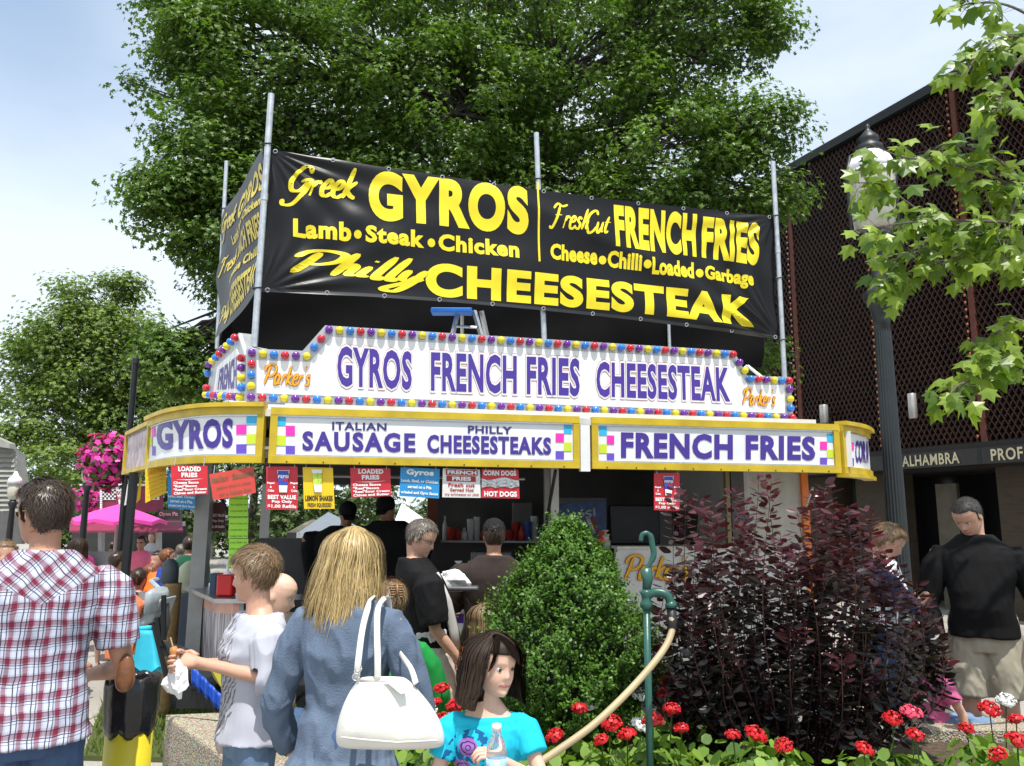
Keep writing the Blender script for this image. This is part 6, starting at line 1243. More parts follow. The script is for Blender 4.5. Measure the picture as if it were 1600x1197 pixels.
for t in range(2000):
    x0=.10+r2.rand()*.05; y0=r2.uniform(-.05,.30); tt_=r2.rand(); endx=-.30+.34*r2.rand()**.7 if r2.rand()<.75 else .30; ez=(.56+.20*((endx+.3)/.34)) if endx<.2 else r2.uniform(.45,.6); pw_=r2.uniform(1.15,2.6); lf_=r2.uniform(0,.03); o=len(VS_); w_=.006
    for q in range(9):
        f_=q/8; x=x0+(endx-x0)*f_; z_=.985-(.985-ez)*f_**pw_; a_=np.interp(z_,HZ,HA); yb=np.interp(z_,HZ,HF)*math.sqrt(max(0.02,1-min(.98,abs(x)/(a_+.02))**2.4))+.06+lf_; y=y0*(1-f_)*.6+yb*(1-(1-f_)*.6); p=np.array([x,min(y,yb+.01),z_+.035*(1-f_)]); dz=np.array([0,.3,1.])*w_; VS_+= [p-dz,p+dz]; TT+=[tt_*.8]*2
    FS_+= [[o+2*q,o+2*q+1,o+2*q+3,o+2*q+2] for q in range(8)]
addmesh('fringe',[tuple(GF['HP'](v)) for v in VS_],FS_,darkh,GF['root'],True,tint=TT,kind='stuff')
bt=thing('water_bottle',at(772,1200,2.6),'clear plastic water bottle with white cap held by the girl in turquoise','bottle'); bc_=at(776,1150,2.60); z1=at(779,1134,2.60).z; clearp=mat('clear_plastic',(.86,.92,.95),.06,trans=.92,var=.0); 
b=MB(); b.lathe((bc_.x,bc_.y,z1),[(.028,-.20),(.032,-.195),(.032,-.15),(.030,-.145),(.032,-.14),(.032,-.085),(.031,-.07),(.024,-.045),(.013,-.022),(.012,-.012)],24); b.build('shell',clearp,bt,True); b=MB(); b.lathe((bc_.x,bc_.y,z1),[(.0145,-.014),(.0145,.004),(.012,.006)],20); b.build('cap',whm,bt,True); b=MB(); b.lathe((bc_.x,bc_.y,z1),[(.0326,-.135),(.0326,-.09)],24); b.build('label',mat('bottle_label',(.35,.55,.78),.4,var=.4,vs=50),bt,True)
# 5 bald man
f=fig('bald man in a taupe shirt sitting on the planter edge behind the boy, in profile',444,896,4.35,yaw=-62,head=(-22,18),H=1.76,sit=.30,wide=1.12,lean=(0,.05),shirt=dict(m=cloth('taupe_cotton',(.30,.25,.22)),sleeve=.5,loose=.018,wr=.006,hem=.48),pants=dict(m=denim),skin=skinC,vox=.007,belly=.3)
# 6 woman in green
f=fig('woman in a green top, brown hair held up by a claw clip, seen from behind',612,907,4.2,yaw=10,head=(10,5),H=1.62,sit=.30,sex='f',wide=.98,lean=(0,.03),arms=[((-.16,.02,.62),(-.1,.18,.60)),((.165,.02,.62),(.1,.18,.6))],shirt=dict(m=cloth('green_knit',(.015,.24,.05)),sleeve=.9,hem=.46,loose=.02,wr=.006),pants=dict(m=denim),skin=skinA,eyes=False,hair=dict(m=sandy,front=.8,side=.5,back=.15,thick=.05,tufts=900,len=.2,comb=-1.2,lift=.01,seed=2),vox=.007)
GW=f; b=MB(); b.ball(f['HPl']((.02,-.48,.78)),(.12*f['hs'],.10*f['hs'],.15*f['hs']),12,8); q=f['part']('hair_bun',b,sandy); q.data.attributes.new('tint','FLOAT','POINT').data.foreach_set('value',np.full(len(q.data.vertices),.3,np.float32))
b=MB()
for s in(-1,1):
    for k in range(6): a=.2+k*.42; b.tube([f['HPl']((.02+s*.02,-.47-.10*math.sin(a),.62+.055*k)),f['HPl']((.02+s*.13,-.56,.62+.055*k)),f['HPl']((.02+s*.15,-.46,.62+.055*k))],.012*f['hs']*1.4,5)
b.tube([f['HPl']((.02,-.57,.6)),f['HPl']((.02,-.60,.75)),f['HPl']((.02,-.57,.92))],.02*f['hs'],6); cc=b.v; addmesh('claw_clip',[tuple(f['W'](v)) for v in b.v],b.f,mat('tortoise_clip',(.30,.17,.07),.3),f['root'],True)
# 7 man with glasses
f=fig('man with glasses in a black short sleeved shirt and white trousers, looking down',668,815,4.95,yaw=-68,head=(-32,24),wide=1.12,lean=(0,-.11),belly=.2,arms=[((-.15,.04,.60),(-.13,.10,.48)),((.158,-.02,.61),(.145,.07,.485))],hands=[None,dict(d=(0,.6,-.8),n=(-1,0,0),curl=.3)],
 shirt=dict(m=cloth('black_polo',(.006,.006,.007),.8),sleeve=.46,hem=.54,loose=.025,wr=.007,cuff=1.5,flare=.05),pants=dict(m=cloth('white_chino',(.62,.61,.59)),loose=.03,wr=.012,waist=.60),skin=skinA,hair=dict(m=grayh,front=.82,side=.62,back=.25,burn=.45,thick=.05,tufts=900,len=.11,comb=.3,seed=8),vox=.006)
glasses(f,None,blackm,h=.04)
b=MB(); b.tube([f['J'](.112,.03,.80),f['J'](.118,.055,.70),f['J'](.115,.06,.60),f['J'](.11,.06,.52)],[(.012,.030)]*4,8,ref=(0,1,0)); f['part']('side_panel',b,cloth('grey_stripe',(.5,.49,.47)))
nap=at(708,905,5.3); crumple('paper_wrap','crumpled white food paper on the counter beside the man with glasses',nap,.075,wp,11,(1.3,.8,.8)); b=MB(); b.box(at(722,914,5.3)-V((0,0,.02)),(.22,.14,.03),bev=.01); props(b.build('food_tray',mat('dark_tray',(.05,.05,.055),.4)),'dark food tray under the crumpled paper on the counter','tray')
# 8 orange child
f=fig('child with a brown ponytail in an orange top, half hidden by the boxwood',757,943,4.9,yaw=-35,head=(-20,0),hr=.165,sex='f',wide=1.0,shirt=dict(m=cloth('orange_cotton',(.80,.24,.02)),sleeve=.25,hem=.42,flare=.2,loose=.015,wr=.008),pants=dict(m=denim),skin=skinA,hair=dict(m=sandy,type='long',front=.8,side=.5,back=.1,len=.75,tufts=900,facegap=1.2,spread=.2,vol2=.0,w=.018,seed=12),vox=.008,eyes=False)
# 9 customer in dark shirt
f=fig('man in a black cap and dark brown shirt leaning on the counter, seen from behind',772,812,5.55,yaw=8,wide=1.22,arms=[((-.185,.04,.60),(-.16,.16,.60)),((.185,.04,.60),(.15,.16,.60))],shirt=dict(m=cloth('dark_brown_cotton',(.035,.025,.022)),sleeve=.5,hem=.46,loose=.03,wr=.007,flare=.1),pants=dict(m=cloth('dark_trousers',(.02,.02,.022))),skin=skinB,eyes=False,hair=dict(m=brownh,front=.9,side=.6,back=.2,thick=.03,tufts=300,seed=2),vox=.008)
b=MB(); b.ball(f['HPl']((0,-.03,.70)),(.36*f['hs'],.46*f['hs'],.36*f['hs']),20,12); f['part']('cap',b,cloth('black_cap',(.012,.012,.014)))
# 10 workers in the trailer
for i,(x,y,Y,yw,lab) in enumerate(((600,777,7.3,165,'trailer worker in a black top and cap bending over behind the counter'),(545,786,7.5,200,'second trailer worker in black standing left of the bending one'))):
    f=fig(lab,x,y,Y,yaw=yw,H=1.72,sit=.38,lean=(0,.12),head=(0,35),wide=1.6,shirt=dict(m=cloth('black_work_shirt',(.010,.010,.011)),sleeve=.9,hem=.44,loose=.03),pants=dict(m=cloth('dark_trousers',(.02,.02,.022))),skin=skinB,eyes=False,vox=.01,legs=[((-.055,0,.53),(-.06,.02,.40),(-.062,0,.19)),((.055,0,.53),(.06,.02,.40),(.062,0,.19))])
    b=MB(); b.ball(f['HPl']((0,-.02,.66)),(.37*f['hs'],.47*f['hs'],.38*f['hs']),20,12); b.tube([f['HPl']((0,.30,.68)),f['HPl']((0,.62,.62))],[(.28*f['hs'],.02*f['hs']),(.2*f['hs'],.02*f['hs'])],12,ref=tuple(f['HM']@V((0,0,1)))); f['part']('cap',b,cloth('black_cap',(.012,.012,.014)))
# 11 man right
f=fig('man in a black long sleeved shirt and khaki shorts looking down at the right edge',1502,783,5.15,yaw=152,head=(-30,36),wide=1.07,belly=.35,lean=(0,.02),arms=[((-.185,.0,.60),(-.15,.08,.49)),((.175,.02,.60),(.15,.10,.475))],
 shirt=dict(m=cloth('black_jersey',(.006,.006,.007),.85),sleeve=.95,hem=.50,loose=.024,wr=.009,ws=6),pants=dict(m=cloth('khaki_twill',(.36,.33,.26)),legfrac=.47,loose=.032,wr=.012),skin=skinA,hair=dict(m=blackh,front=.84,side=.62,back=.25,burn=.42,thick=.03,tufts=700,len=.07,seed=4),vox=.006,shoes=(.2,.15,.1))
# 12 pink girl
f=fig('girl in a pink T-shirt and jeans sitting on the planter rim behind the purple shrub',1450,976,4.95,yaw=-84,head=(-4,0),hr=.165,H=1.25,sit=.30,sex='f',wide=1.0,lean=(0,.04),arms=[((-.14,.05,.60),(-.15,.12,.47)),((.14,.06,.62),(.13,.10,.45))],shirt=dict(m=cloth('pink_cotton',(.58,.13,.28)),sleeve=.28,hem=.46,loose=.012),pants=dict(m=denim2),skin=skinA,hair=dict(m=sandy,type='long',front=.8,side=.5,back=.1,len=.45,tufts=900,facegap=1.1,vol2=.04,w=.02,seed=15),vox=.006,legs=[((-.055,0,.53),(-.07,.23,.54),(-.07,.30,.32)),((.055,0,.53),(.07,.23,.55),(.07,.33,.33))])
# 13 boy behind shrub
f=fig('boy in a white and navy top bending his head behind the purple shrub',1402,823,5.45,yaw=-95,head=(-15,35),hr=.145,wide=1.05,sex='f',lean=(0,.06),shirt=dict(m=cloth('navy_top',(.02,.03,.07)),sleeve=.45,hem=.44,loose=.015),pants=dict(m=denim),skin=skinA,hair=dict(m=sandy,front=.8,side=.55,back=.2,thick=.05,tufts=700,len=.12,seed=3),vox=.007,arms=[((-.15,.03,.60),(-.05,.16,.66)),((.15,.08,.64),(.08,.2,.75))])
b=MB(); b.tube([f['J'](.03,.03,.84),f['J'](.10,.01,.825),f['J'](.142,.03,.75),f['J'](.15,.06,.68)],[(.012,.03),(.014,.045),(.012,.042),(.01,.034)],8,ref=(0,1,0)); b2=b; f['part']('shoulder_stripe',b,cloth('white_stripe',(.75,.75,.77)))
b=MB(); b.tube([f['J'](0,.0,.52),f['J'](0,.0,.66)],[(.10*f['H'],.075*f['H']),(.10*f['H'],.078*f['H'])],16,ref=(0,1,0)); f['part']('side_panel',b,cloth('white_stripe',(.75,.75,.77)))
# ---- background people ----
BGP=[
 ('woman with short brown hair looking right at the far left edge',10,846,5.6,-150,None,dict(c=(.45,.35,.30)),sandy,'f',None),
 ('man in sunglasses and a pink shirt standing by the pink umbrella',222,838,11.5,175,None,dict(c=(.75,.16,.26)),brownh,'m',None),
 ('person in a coral orange shirt sitting beside the plaid shirted man',203,894,8.6,20,1.6,dict(c=(.75,.22,.10)),brownh,'m',.3),
 ('person in a grey T-shirt sitting between the orange shirt and the stroller',218,889,8.8,-15,1.6,dict(c=(.16,.16,.17)),brownh,'m',.3),
 ('woman with long auburn hair sitting beside the grey stroller',237,882,9.1,-25,1.55,dict(c=(.09,.09,.10)),redh,'f',.3),
 ('child in a blue jacket held up near the trash barrel',262,858,8.6,-60,1.3,dict(c=(.02,.06,.35)),redh,'f',None),
 ('person in an orange life vest coloured top by the trash barrel',248,862,8.9,160,1.45,dict(c=(.85,.22,.05)),brownh,'f',None),
 ('man in a dark green shirt walking away near the trailer corner',297,838,9.3,10,None,dict(c=(.02,.10,.06)),brownh,'m',None),
 ('person in a grey shirt behind the child in blue',283,851,11,15,None,dict(c=(.25,.26,.27)),grayh,'m',None),
 ('dark haired woman behind the plaid shirt collar',124,842,7.5,-40,None,dict(c=(.03,.03,.035)),darkh,'f',None),
 ('woman in a plum top in the distant crowd',130,846,13,30,None,dict(c=(.25,.03,.12)),darkh,'f',None),
 ('man in a white shirt in the distant crowd',276,842,17,190,None,dict(c=(.7,.7,.7)),brownh,'m',None),
 ('woman in a brown top in the distant crowd',266,842,19,150,None,dict(c=(.25,.15,.1)),darkh,'f',None),
 ('man in a blue shirt at the far booth counter',176,846,14,20,None,dict(c=(.08,.14,.3)),brownh,'m',None),
 ('woman with sunglasses pushed up in the distant crowd',238,832,15,180,None,dict(c=(.5,.5,.52)),sandy,'f',None),
 ('man in a grey shirt sitting below the umbrella',184,862,9.5,-30,1.7,dict(c=(.10,.10,.11)),brownh,'m',.32),
 ('woman in a red top in the distant crowd',286,843,21,175,None,dict(c=(.5,.04,.04)),darkh,'f',None)]
for i,(lab,x,y,Y,yw,H_,sh,hm2,sx_,sit_) in enumerate(BGP):
    long_=sx_=='f' and i in(4,9)
    f=fig(lab,x,y,Y,yaw=yw,H=H_,sit=sit_,sex=sx_,eyes=(i in(0,1)),shirt=dict(m=cloth('bg_shirt_%d'%i,sh['c']),sleeve=.45,hem=.46,loose=.02,wr=.006,vox=.012),pants=dict(m=(denim if i%2 else cloth('dark_trousers',(.02,.02,.022)))),skin=(skinA,skinB,skinC)[i%3],hair=dict(m=hm2,type='long' if long_ else 'short',len=.9 if long_ else .12,tufts=300,thick=.055,seed=i),vox=.010 if Y<9 else .014,parts=Y<9)
    if i in(1,): glasses(f,glassm,blackm)
# ---------------- left background and street things ----------------
hot=mat('hot_pink_canvas',(.80,.06,.36),.6,var=.06); 
def canopy(o,c,rx,ry,h,val,m,n=8,name='canopy',rib=None):
    c=V(c); ap=c+V((0,0,h)); b=MB(); P=[c+V((rx*math.cos(2*math.pi*(k+.5)/n),ry*math.sin(2*math.pi*(k+.5)/n),0)) for k in range(n)]
    vs=[ap];fs=[]
    for k in range(n):
        a,b2=P[k],P[(k+1)%n]
        for q in(a,(a+b2)/2+V((0,0,.04))): vs.append(ap.lerp(q,.5)+V((0,0,.04*h))); vs.append(q); vs.append(q+V((0,0,-val)))
    N_=2*n
    for k in range(N_):
        a=1+3*k; d=1+3*((k+1)%N_); fs+= [[0,a,d],[a,a+1,d+1,d],[a+1,a+2,d+2,d+1]]
    b.add(vs,fs); q=b.build(name,m,o); md=q.modifiers.new('t','SOLIDIFY'); md.thickness=.01
    return P
uc=at(183,815,11.5); um=thing('parasol',(uc.x,uc.y,0),'bright pink parasol over the tables beside the food booth','parasol')
canopy(um,(uc.x,uc.y,uc.z),.66,.66,at(183,788,11.5).z-uc.z,.05,hot); MB().tube([(uc.x,uc.y,0),(uc.x,uc.y,uc.z+.2)],.02,8).build('pole',mat('pale_pole',(.5,.4,.4),.4),um)
# booth behind
YB=13.5; bo_=thing('food_booth',(at(190,860,YB).x,YB,0),'maroon awninged food booth with black and white checkered sign behind the pink parasol','food stall')
def bq(x0,y0,x1,y1,name,m,th=.08,Y=YB,par=None): return MB().prism([at(x0,y0,Y),at(x0,y1,Y),at(x1,y1,Y),at(x1,y0,Y)],V((0,th,0))).build(name,m,par or bo_)
mar=mat('maroon_awning',(.22,.02,.06),.6); offw=mat('booth_white',(.55,.55,.53),.5)
bq(112,815,282,822,'fascia',offw,.2,13.3); b=MB(); b.prism([at(108,832,12.9),at(286,832,12.9),at(284,815,13.4),at(110,815,13.4)],V((0,0,.03))); b.build('awning',mar,bo_)
for x in(156,246): bq(x-3,822,x+3,920,'post',offw,.1,13.3)
bq(112,862,290,925,'counter_front',mat('booth_grey',(.25,.25,.26),.5),.1,13.2); bq(112,820,290,925,'back_wall',mat('booth_dark',(.03,.028,.028),.7),.1,15.3)
sg=bq(158,757,252,800,'sign_board',mar,.08,13.4)
sgP=vplane(200,780,13.39,0)
b=MB()
for i in range(7):
    for j in range(5):
        for x0 in(160,236):
            if (i+j)%2==0 and (x0==160 or i<4): b.quad(sgP(x0+i*3,765+j*3,.004),sgP(x0+i*3,768+j*3,.004),sgP(x0+i*3+3,768+j*3,.004),sgP(x0+i*3+3,765+j*3,.004))
MB().prism([sgP(160,764,.002),sgP(160,781,.002),sgP(181,781,.002),sgP(181,764,.002)],V((0,.002,0))).build('white_field',whi,sg); MB().prism([sgP(236,764,.002),sgP(236,781,.002),sgP(249,781,.002),sgP(249,764,.002)],V((0,.002,0))).build('white_field',whi,sg)
b.build('checkers',btx,sg,kind='stuff'); MB().prism([sgP(180,758,.006),sgP(186,788,.006),sgP(197,788,.006),sgP(203,758,.006)],V((0,.002,0))).build('white_field',whi,sg)
T('SOFT',sgP,(182,767),(201,767),(200,773),(184,773),rtx,sg,off=.03,lift=.01); T('HOT',sgP,(184,775),(199,775),(198,781),(185,781),rtx,sg,off=.03,lift=.01)
b=MB()
for i in range(30): b.ball(sgP(159+i*3.2,758,.02),.022,5,4)
for i in range(12): b.ball(sgP(159,759+i*3.4,.02),.022,5,4)
b.build('marquee_bulbs',wtx,sg,kind='stuff')
MB().prism([at(246,796,12.7),at(246,812,12.7),at(281,812,12.7),at(281,796,12.7)],V((0,.1,0))).build('name_board',btx,bo_); T('Open Pit',vplane(260,800,12.69,0),(249,800),(278,800),(278,808),(249,808),mat('pink_print',(.6,.25,.3),.5),bo_,off=.01)
# hazy fill: more stalls further off
for i,(x0,y0,x1,y1,Y,lab,m_) in enumerate(((262,838,312,872,30,'pale low building far behind the crowd',mat('far_pale',(.40,.40,.37),.8)),)):
    q=MB(); a,c=at(x0,y1,Y),at(x1,y0,Y); q.box(((a.x+c.x)/2,Y,c.z/2),((c.x-a.x),3,c.z)); h_=thing('far_building',((a.x+c.x)/2,Y,0),lab,'building'); q.build('wall',m_,h_); r=MB(); r.prism([(a.x-.3,Y-1.9,c.z),(c.x+.3,Y-1.9,c.z),(c.x+.3,Y,c.z+.9),(a.x-.3,Y,c.z+.9)],(0,0,.08)); r.build('roof',mat('far_roof',(.12,.10,.09),.8),h_)
# hedge and foliage behind everything at eye level
lobs=[(x,820+12*math.sin(x),34,32) for x in range(-900,720,42)]
cloudtree('tree_row','row of small dark green trees far behind the booths at eye level',lobs,[(-14,32,0),(-14,32,2)],leafmat('far_leaf',(.04,.08,.018),(.09,.14,.035),.3),620,34,.26,.8,31,tr=.15)
# left building with siding
hb=thing('sided_building',at(-20,850,16),'grey clapboard building at the far left edge','building'); sid=mat('grey_siding',(.26,.26,.235),.7); b=MB()
A_=at(30,700,15.5); 
pw=Pl(at(0,700,15.5),(.25,-1,0))
for k in range(14):
    y0=692+k*7.6; xr=19+(y0-692)*.14; q=[pw(-60,y0,.0),pw(-60,y0+7.9,.05),pw(xr,y0+7.9,.05),pw(xr,y0,.0)]
    MB().prism(q,(0,.1,0)).build('siding_board',sid,hb)
MB().prism([pw(-60,672,.2),pw(-60,690,.2),pw(21,702,.2),pw(20,694,.2),pw(-10,680,.2)],(0,.2,0)).build('roof_edge',mat('pale_trim',(.30,.30,.28),.6),hb)
MB().prism([pw(-60,800,.06),pw(-60,850,.06),pw(36,850,.06),pw(34,800,.06)],(0,.1,0)).build('base_band',mat('slate_band',(.10,.10,.10),.7),hb)
b=MB(); q=[pw(21,700,-.1),pw(40,850,-.1),pw(44,850,-.5),pw(25,706,-.5)]; b.quad(*q); b.build('side_wall',mat('pale_trim',(.5,.5,.47)),hb)
# small lamp posts
def smalllamp(x,yt,yb,Y,label):
    p=at(x,yb,Y); o=thing('street_lamp',(p.x,p.y,0),label,'lamp post'); zt_=at(x,yt,Y).z; k=Y/7.6*.9
    MB().lathe((p.x,p.y,0),[(.09,0),(.09,.3),(.055,.4),(.035,zt_-.45),(.065,zt_-.38),(.035,zt_-.34)],14).build('post',irond,o,True)
    MB().lathe((p.x,p.y,zt_),[(.05,-.34),(.075,-.29),(.085,-.12)],14).build('globe',gm,o,True); MB().lathe((p.x,p.y,zt_),[(.10,-.12),(.08,-.05),(.04,-.01),(.015,.05)],14).build('dome',mat('white_enamel',(.8,.8,.8)),o,True)
smalllamp(13,742,850,11,'small black lamp post with white domed lantern in front of the clapboard building'); smalllamp(128,714,850,10.5,'black lamp post with white dome half hidden behind the pink flower basket')
pp=at(209,600,9.6); po=thing('black_pole',(pp.x,pp.y,0),'plain black pole with capped top rising behind the left end of the awning','pole'); b=MB(); b.tube([(pp.x,pp.y,0),(pp.x,pp.y,at(209,562,9.6).z)],.036,12); b.build('shaft',blackm,po); b=MB(); b.lathe((pp.x,pp.y,at(209,562,9.6).z),[(.042,-.05),(.042,.01),(.02,.03)],12); b.build('cap',irond,po)
p_=at(204,800,6.9); po=thing('awning_leg',(p_.x,p_.y,0),'square black leg propping the left end of the trailer awning','post'); MB().box((p_.x,p_.y,(zb)/2),(.055,.055,zb)).build('tube',blackm,po); MB().box((p_.x,p_.y,.01),(.16,.16,.02)).build('foot',blackm,po)
# hanging baskets
def basket(x,y,Y,r,label,n,seed):
    c=at(x,y,Y); o=thing('flower_basket',c,label,'hanging basket'); rng=np.random.RandomState(seed); 
    MB().lathe(c+V((0,0,-r*.5)),[(r*.25,-.1),(r*.5,0),(r*.6,.2)],14).build('basket',irond,o); 
    def cloud(n,r0):
        d=unit(rng.randn(n,3)); return np.array(c)+d*np.array([1,1,1.15])*r*(r0+(1-r0)*rng.rand(n))[:,None]*(1+.22*np.sin(d[:,:1]*7+d[:,2:]*5)),d
    P,d=cloud(n,.6); v,f_=leaves(P,unit(d+rng.randn(n,3)*.4),.075,OVAL*np.array([1.8,1]),rng); addmesh('foliage',v,f_,leafmat('petunia_leaf',(.03,.07,.012),(.12,.2,.04),.3),o,tint=np.repeat(rng.rand(n),6),kind='stuff')
    P,d=cloud(int(n*.8),.85); keep=(np.sin(P[:,0]*17+P[:,2]*13)+rng.rand(len(P))*1.5>-.2); P=P[keep];d=d[keep]; sh=np.array([(math.sin(t)*.5*(1-.25*(j%2)),.5+math.cos(t)*.5*(1-.25*(j%2))) for j,t in enumerate(np.linspace(0,5.65,10))]); v,f_=leaves(P,unit(d+rng.randn(len(P),3)*.3),.085,sh,rng); addmesh('flowers',v,f_,leafmat('petunia_pink',(.55,.01,.28),(.85,.10,.50),.3),o,tint=np.repeat(rng.rand(len(P)),10),kind='stuff')
    b=MB(); 
    for s in(-1,0,1): b.tube([c+V((s*r*.5,0,-.0)),c+V((0,0,r*1.5))],.006,4)
    b.build('chains',irond,o,kind='stuff')
basket(166,722,9.6,.27,'large hanging basket of magenta petunias left of the rounded awning corner',900,1); basket(128,778,13.5,.16,'small magenta flower basket lower left behind the lamp post',260,2); basket(150,788,14,.17,'small magenta flower basket lower right, above the parasol',260,3); basket(196,700,10.4,.12,'red and pink flower cluster tucked behind the awning end',160,4)
# barrel with lid, grey bin with sack
def cyl(name,label,cat,x,ytop,ybot,Y,w,parts):
    p=at(x,ybot,Y); o=thing(name,(p.x,Y,0),label,cat); return o,p.x
bx_,Yb=at(267,950,6.9).x,6.9; tz=at(267,911,Yb).z
o=thing('waste_barrel',(bx_,Yb,0),'round tan aggregate waste barrel with a dark grey domed lid','waste bin'); r_=26/2/F*Yb
MB().lathe((bx_,Yb,0),[(r_*.86,0),(r_*.9,.05),(r_*1.0,tz-.03),(r_*1.04,tz)],28).build('body',mat('tan_barrel',(.30,.19,.08),.8,var=.3,vs=20,bump=.3),o,True); MB().lathe((bx_-.03,Yb,tz),[(r_*.98,0),(r_*.98,.10),(r_*.9,.16),(r_*.5,.19),(.02,.2)],28).build('lid',mat('slate_lid',(.07,.09,.11),.5),o,True)
gx,Yg=at(294,950,7.3).x,7.3; tz=at(294,926,Yg).z
o=thing('waste_bin',(gx,Yg,0),'square blue grey bin topped with a full pale yellow sack behind the tan barrel','waste bin'); MB().box((gx,Yg,tz/2),(.20,.28,tz),bev=.02).build('body',mat('slate_bin',(.08,.11,.15),.5),o)
bm=bmesh.new(); bmesh.ops.create_icosphere(bm,subdivisions=3,radius=1); A=np.array([tuple(v.co) for v in bm.verts]);F_=[[v.index for v in f.verts] for f in bm.faces];bm.free(); A=A*(1+.07*smoothnoise(A,3,5))[:,None]*np.array([.115,.13,.165])+np.array([gx,Yg,tz+.12]); addmesh('sack',A,F_,mat('pale_sack',(.55,.58,.40),.4,bump=.3,bs=15),o,True)
# yellow rubbish bin with black liner
Yt=3.45; tx=at(203,1130,Yt).x; tz=at(203,1056,Yt).z; lz_=at(203,1140,Yt).z; r_=.090
o=thing('rubbish_bin',(tx,Yt,0),'yellow drum rubbish bin with a black plastic liner folded over its rim','waste bin')
MB().lathe((tx,Yt,0),[(.088,0),(.09,.02),(.09,lz_+.04)],32).build('drum',mat('yellow_drum',(.55,.46,.02),.4,var=.06),o,True)
b=MB(); rr=random.Random(5); prof=[(.092,lz_-.01),(.100,lz_+.02),(.106,lz_+.10),(.108,tz-.04),(.104,tz),(.096,tz+.003),(.09,tz-.02),(.085,tz-.15)]; b.lathe((tx,Yt,0),prof,48); b.v=[(v[0]+ (.002*math.sin(17*math.atan2(v[1]-Yt,v[0]-tx)+v[2]*9)),v[1]+.003*math.sin(11*math.atan2(v[1]-Yt,v[0]-tx)),v[2]+(.012*math.sin(7*math.atan2(v[1]-Yt,v[0]-tx)) if v[2]<lz_+.05 else .004*math.sin(9*math.atan2(v[1]-Yt,v[0]-tx)))) for v in b.v]; b.build('liner',mat('black_liner',(.012,.012,.013),.22,bump=.5,bs=18),o,True)
# brown bag at the plaid man's elbow
c=at(196,1052,3.2); bm=bmesh.new(); bmesh.ops.create_icosphere(bm,subdivisions=3,radius=1); A=np.array([tuple(v.co) for v in bm.verts]);F_=[[v.index for v in f.verts] for f in bm.faces];bm.free(); A=A*(1+.06*smoothnoise(A,3,2))[:,None]; A=np.sign(A)*np.abs(A)**.85*np.array([.034,.030,.070]); A[:,0]*=1-.25*(A[:,2]/.085); A+=np.array(c)
o=thing('leather_bag',c,'shiny tan brown leather bag hanging below the plaid shirted man\'s elbow','bag'); addmesh('body',A,F_,mat('tan_leather',(.17,.062,.018),.3,var=.35,bump=.6,bs=22,coat=.3),o,True); MB().tube([c+V((-.03,0,.07)),c+V((-.03,.02,.13)),c+V((.02,.02,.13)),c+V((.025,0,.07))],.006,6).build('strap',mat('tan_leather',(.3,.115,.03)),o)
# turquoise cloth bag
c=at(228,1015,3.95); P4=[(210,968),(238,964),(252,1036),(243,1050),(222,1040),(207,1046)]
vs=[]; b=MB(); nn=10
top=[at(211,968,3.95),at(238,964,3.98)]; 
o=thing('turquoise_bag',c,'turquoise cloth bag hanging from the grey stroller above the rubbish bin','bag'); rows=[]
for j in range(9):
    f_=j/8; xl,xr=211-6*f_,238+15*f_; y=985+62*f_; 
    for k in range(24):
        a=2*math.pi*k/24; x=(xl+xr)/2+(xr-xl)/2*math.cos(a); dy=.05*math.sin(a)*(.5+.6*f_)+.012*math.sin(a*5+f_*3)*f_; vs.append(at(x,y+(6*math.sin(a*3) if j==8 else 0),3.95+dy))
fs=[[j*24+k,j*24+(k+1)%24,(j+1)*24+(k+1)%24,(j+1)*24+k] for j in range(8) for k in range(24)]+[list(range(24))[::-1]]
b.add(vs,fs); b.build('cloth',mat('turquoise_cloth',(.02,.42,.58),.7,bump=.3,bs=12),o,True); b=MB(); b.tube([at(212,983,3.95),at(236,981,3.95)],.012,8); b.build('knotted_top',mat('turquoise_cloth',(.02,.42,.58)),o,True)
# stroller
YS=4.4; st=thing('stroller',(at(235,950,YS).x,YS,0),'grey baby stroller with tilted tray and black frame beside the rubbish bin','stroller'); gs=mat('stroller_grey',(.30,.34,.36),.4,bump=.05); dg=mat('stroller_dark',(.05,.055,.06),.6)
def sp2(x,y,dy=0): return at(x,y,YS+dy)
b=MB(); b.prism([sp2(207,968),sp2(214,982),sp2(240,972),sp2(254,935),sp2(236,940),sp2(222,944)],V((0,.2,0))); q=b.build('seat_shell',gs,st); md=q.modifiers.new('b','BEVEL'); md.width=.015; md.segments=3
b=MB(); b.tube([sp2(243,955,.05),sp2(246,925,.05),sp2(250,921,.05)],[(.035,.12),(.04,.12),(.02,.10)],12); b.build('backrest',gs,st,True)
b=MB(); b.tube([sp2(246,925,.1),sp2(250,935,.1),sp2(252,975,.1),sp2(250,1000,.1)],[.03,.045,.045,.03],10); b.build('seat_pad',dg,st,True)
b=MB(); b.tube([sp2(216,966,-.01),sp2(222,948,-.02),sp2(232,943,-.02)],.012,6); b.build('tray_opening',mat('rust_cup',(.35,.08,.03),.5),st)
for (a0,a1,d_) in(((256,930),(256,1000),.0),((245,965),(252,1010),-.0),((252,1005),(280,1040),.05),((236,975),(222,1060),.05),((240,975),(262,1065),.0)):
    b=MB(); b.tube([sp2(*a0,d_),sp2(*a1,d_)],.014,8); b.build('frame_tube',blackm,st)
for (x,y,d_) in((225,1085,.0),(262,1085,.0),(244,1070,.4)):
    p=sp2(x,y,d_); p.z=.11; b=MB(); b.tube([p+V((0,.11*math.cos(a),.11*math.sin(a))) for a in np.linspace(0,6.283,17)],.018,6); w_=b.build('wheel',rubber,st,True); 
b=MB(); b.tube([sp2(250,921,.1),sp2(236,908,.2),sp2(246,905,.3)],.012,6); b.build('handle',mat('stroller_grey',(.3,.34,.36)),st)
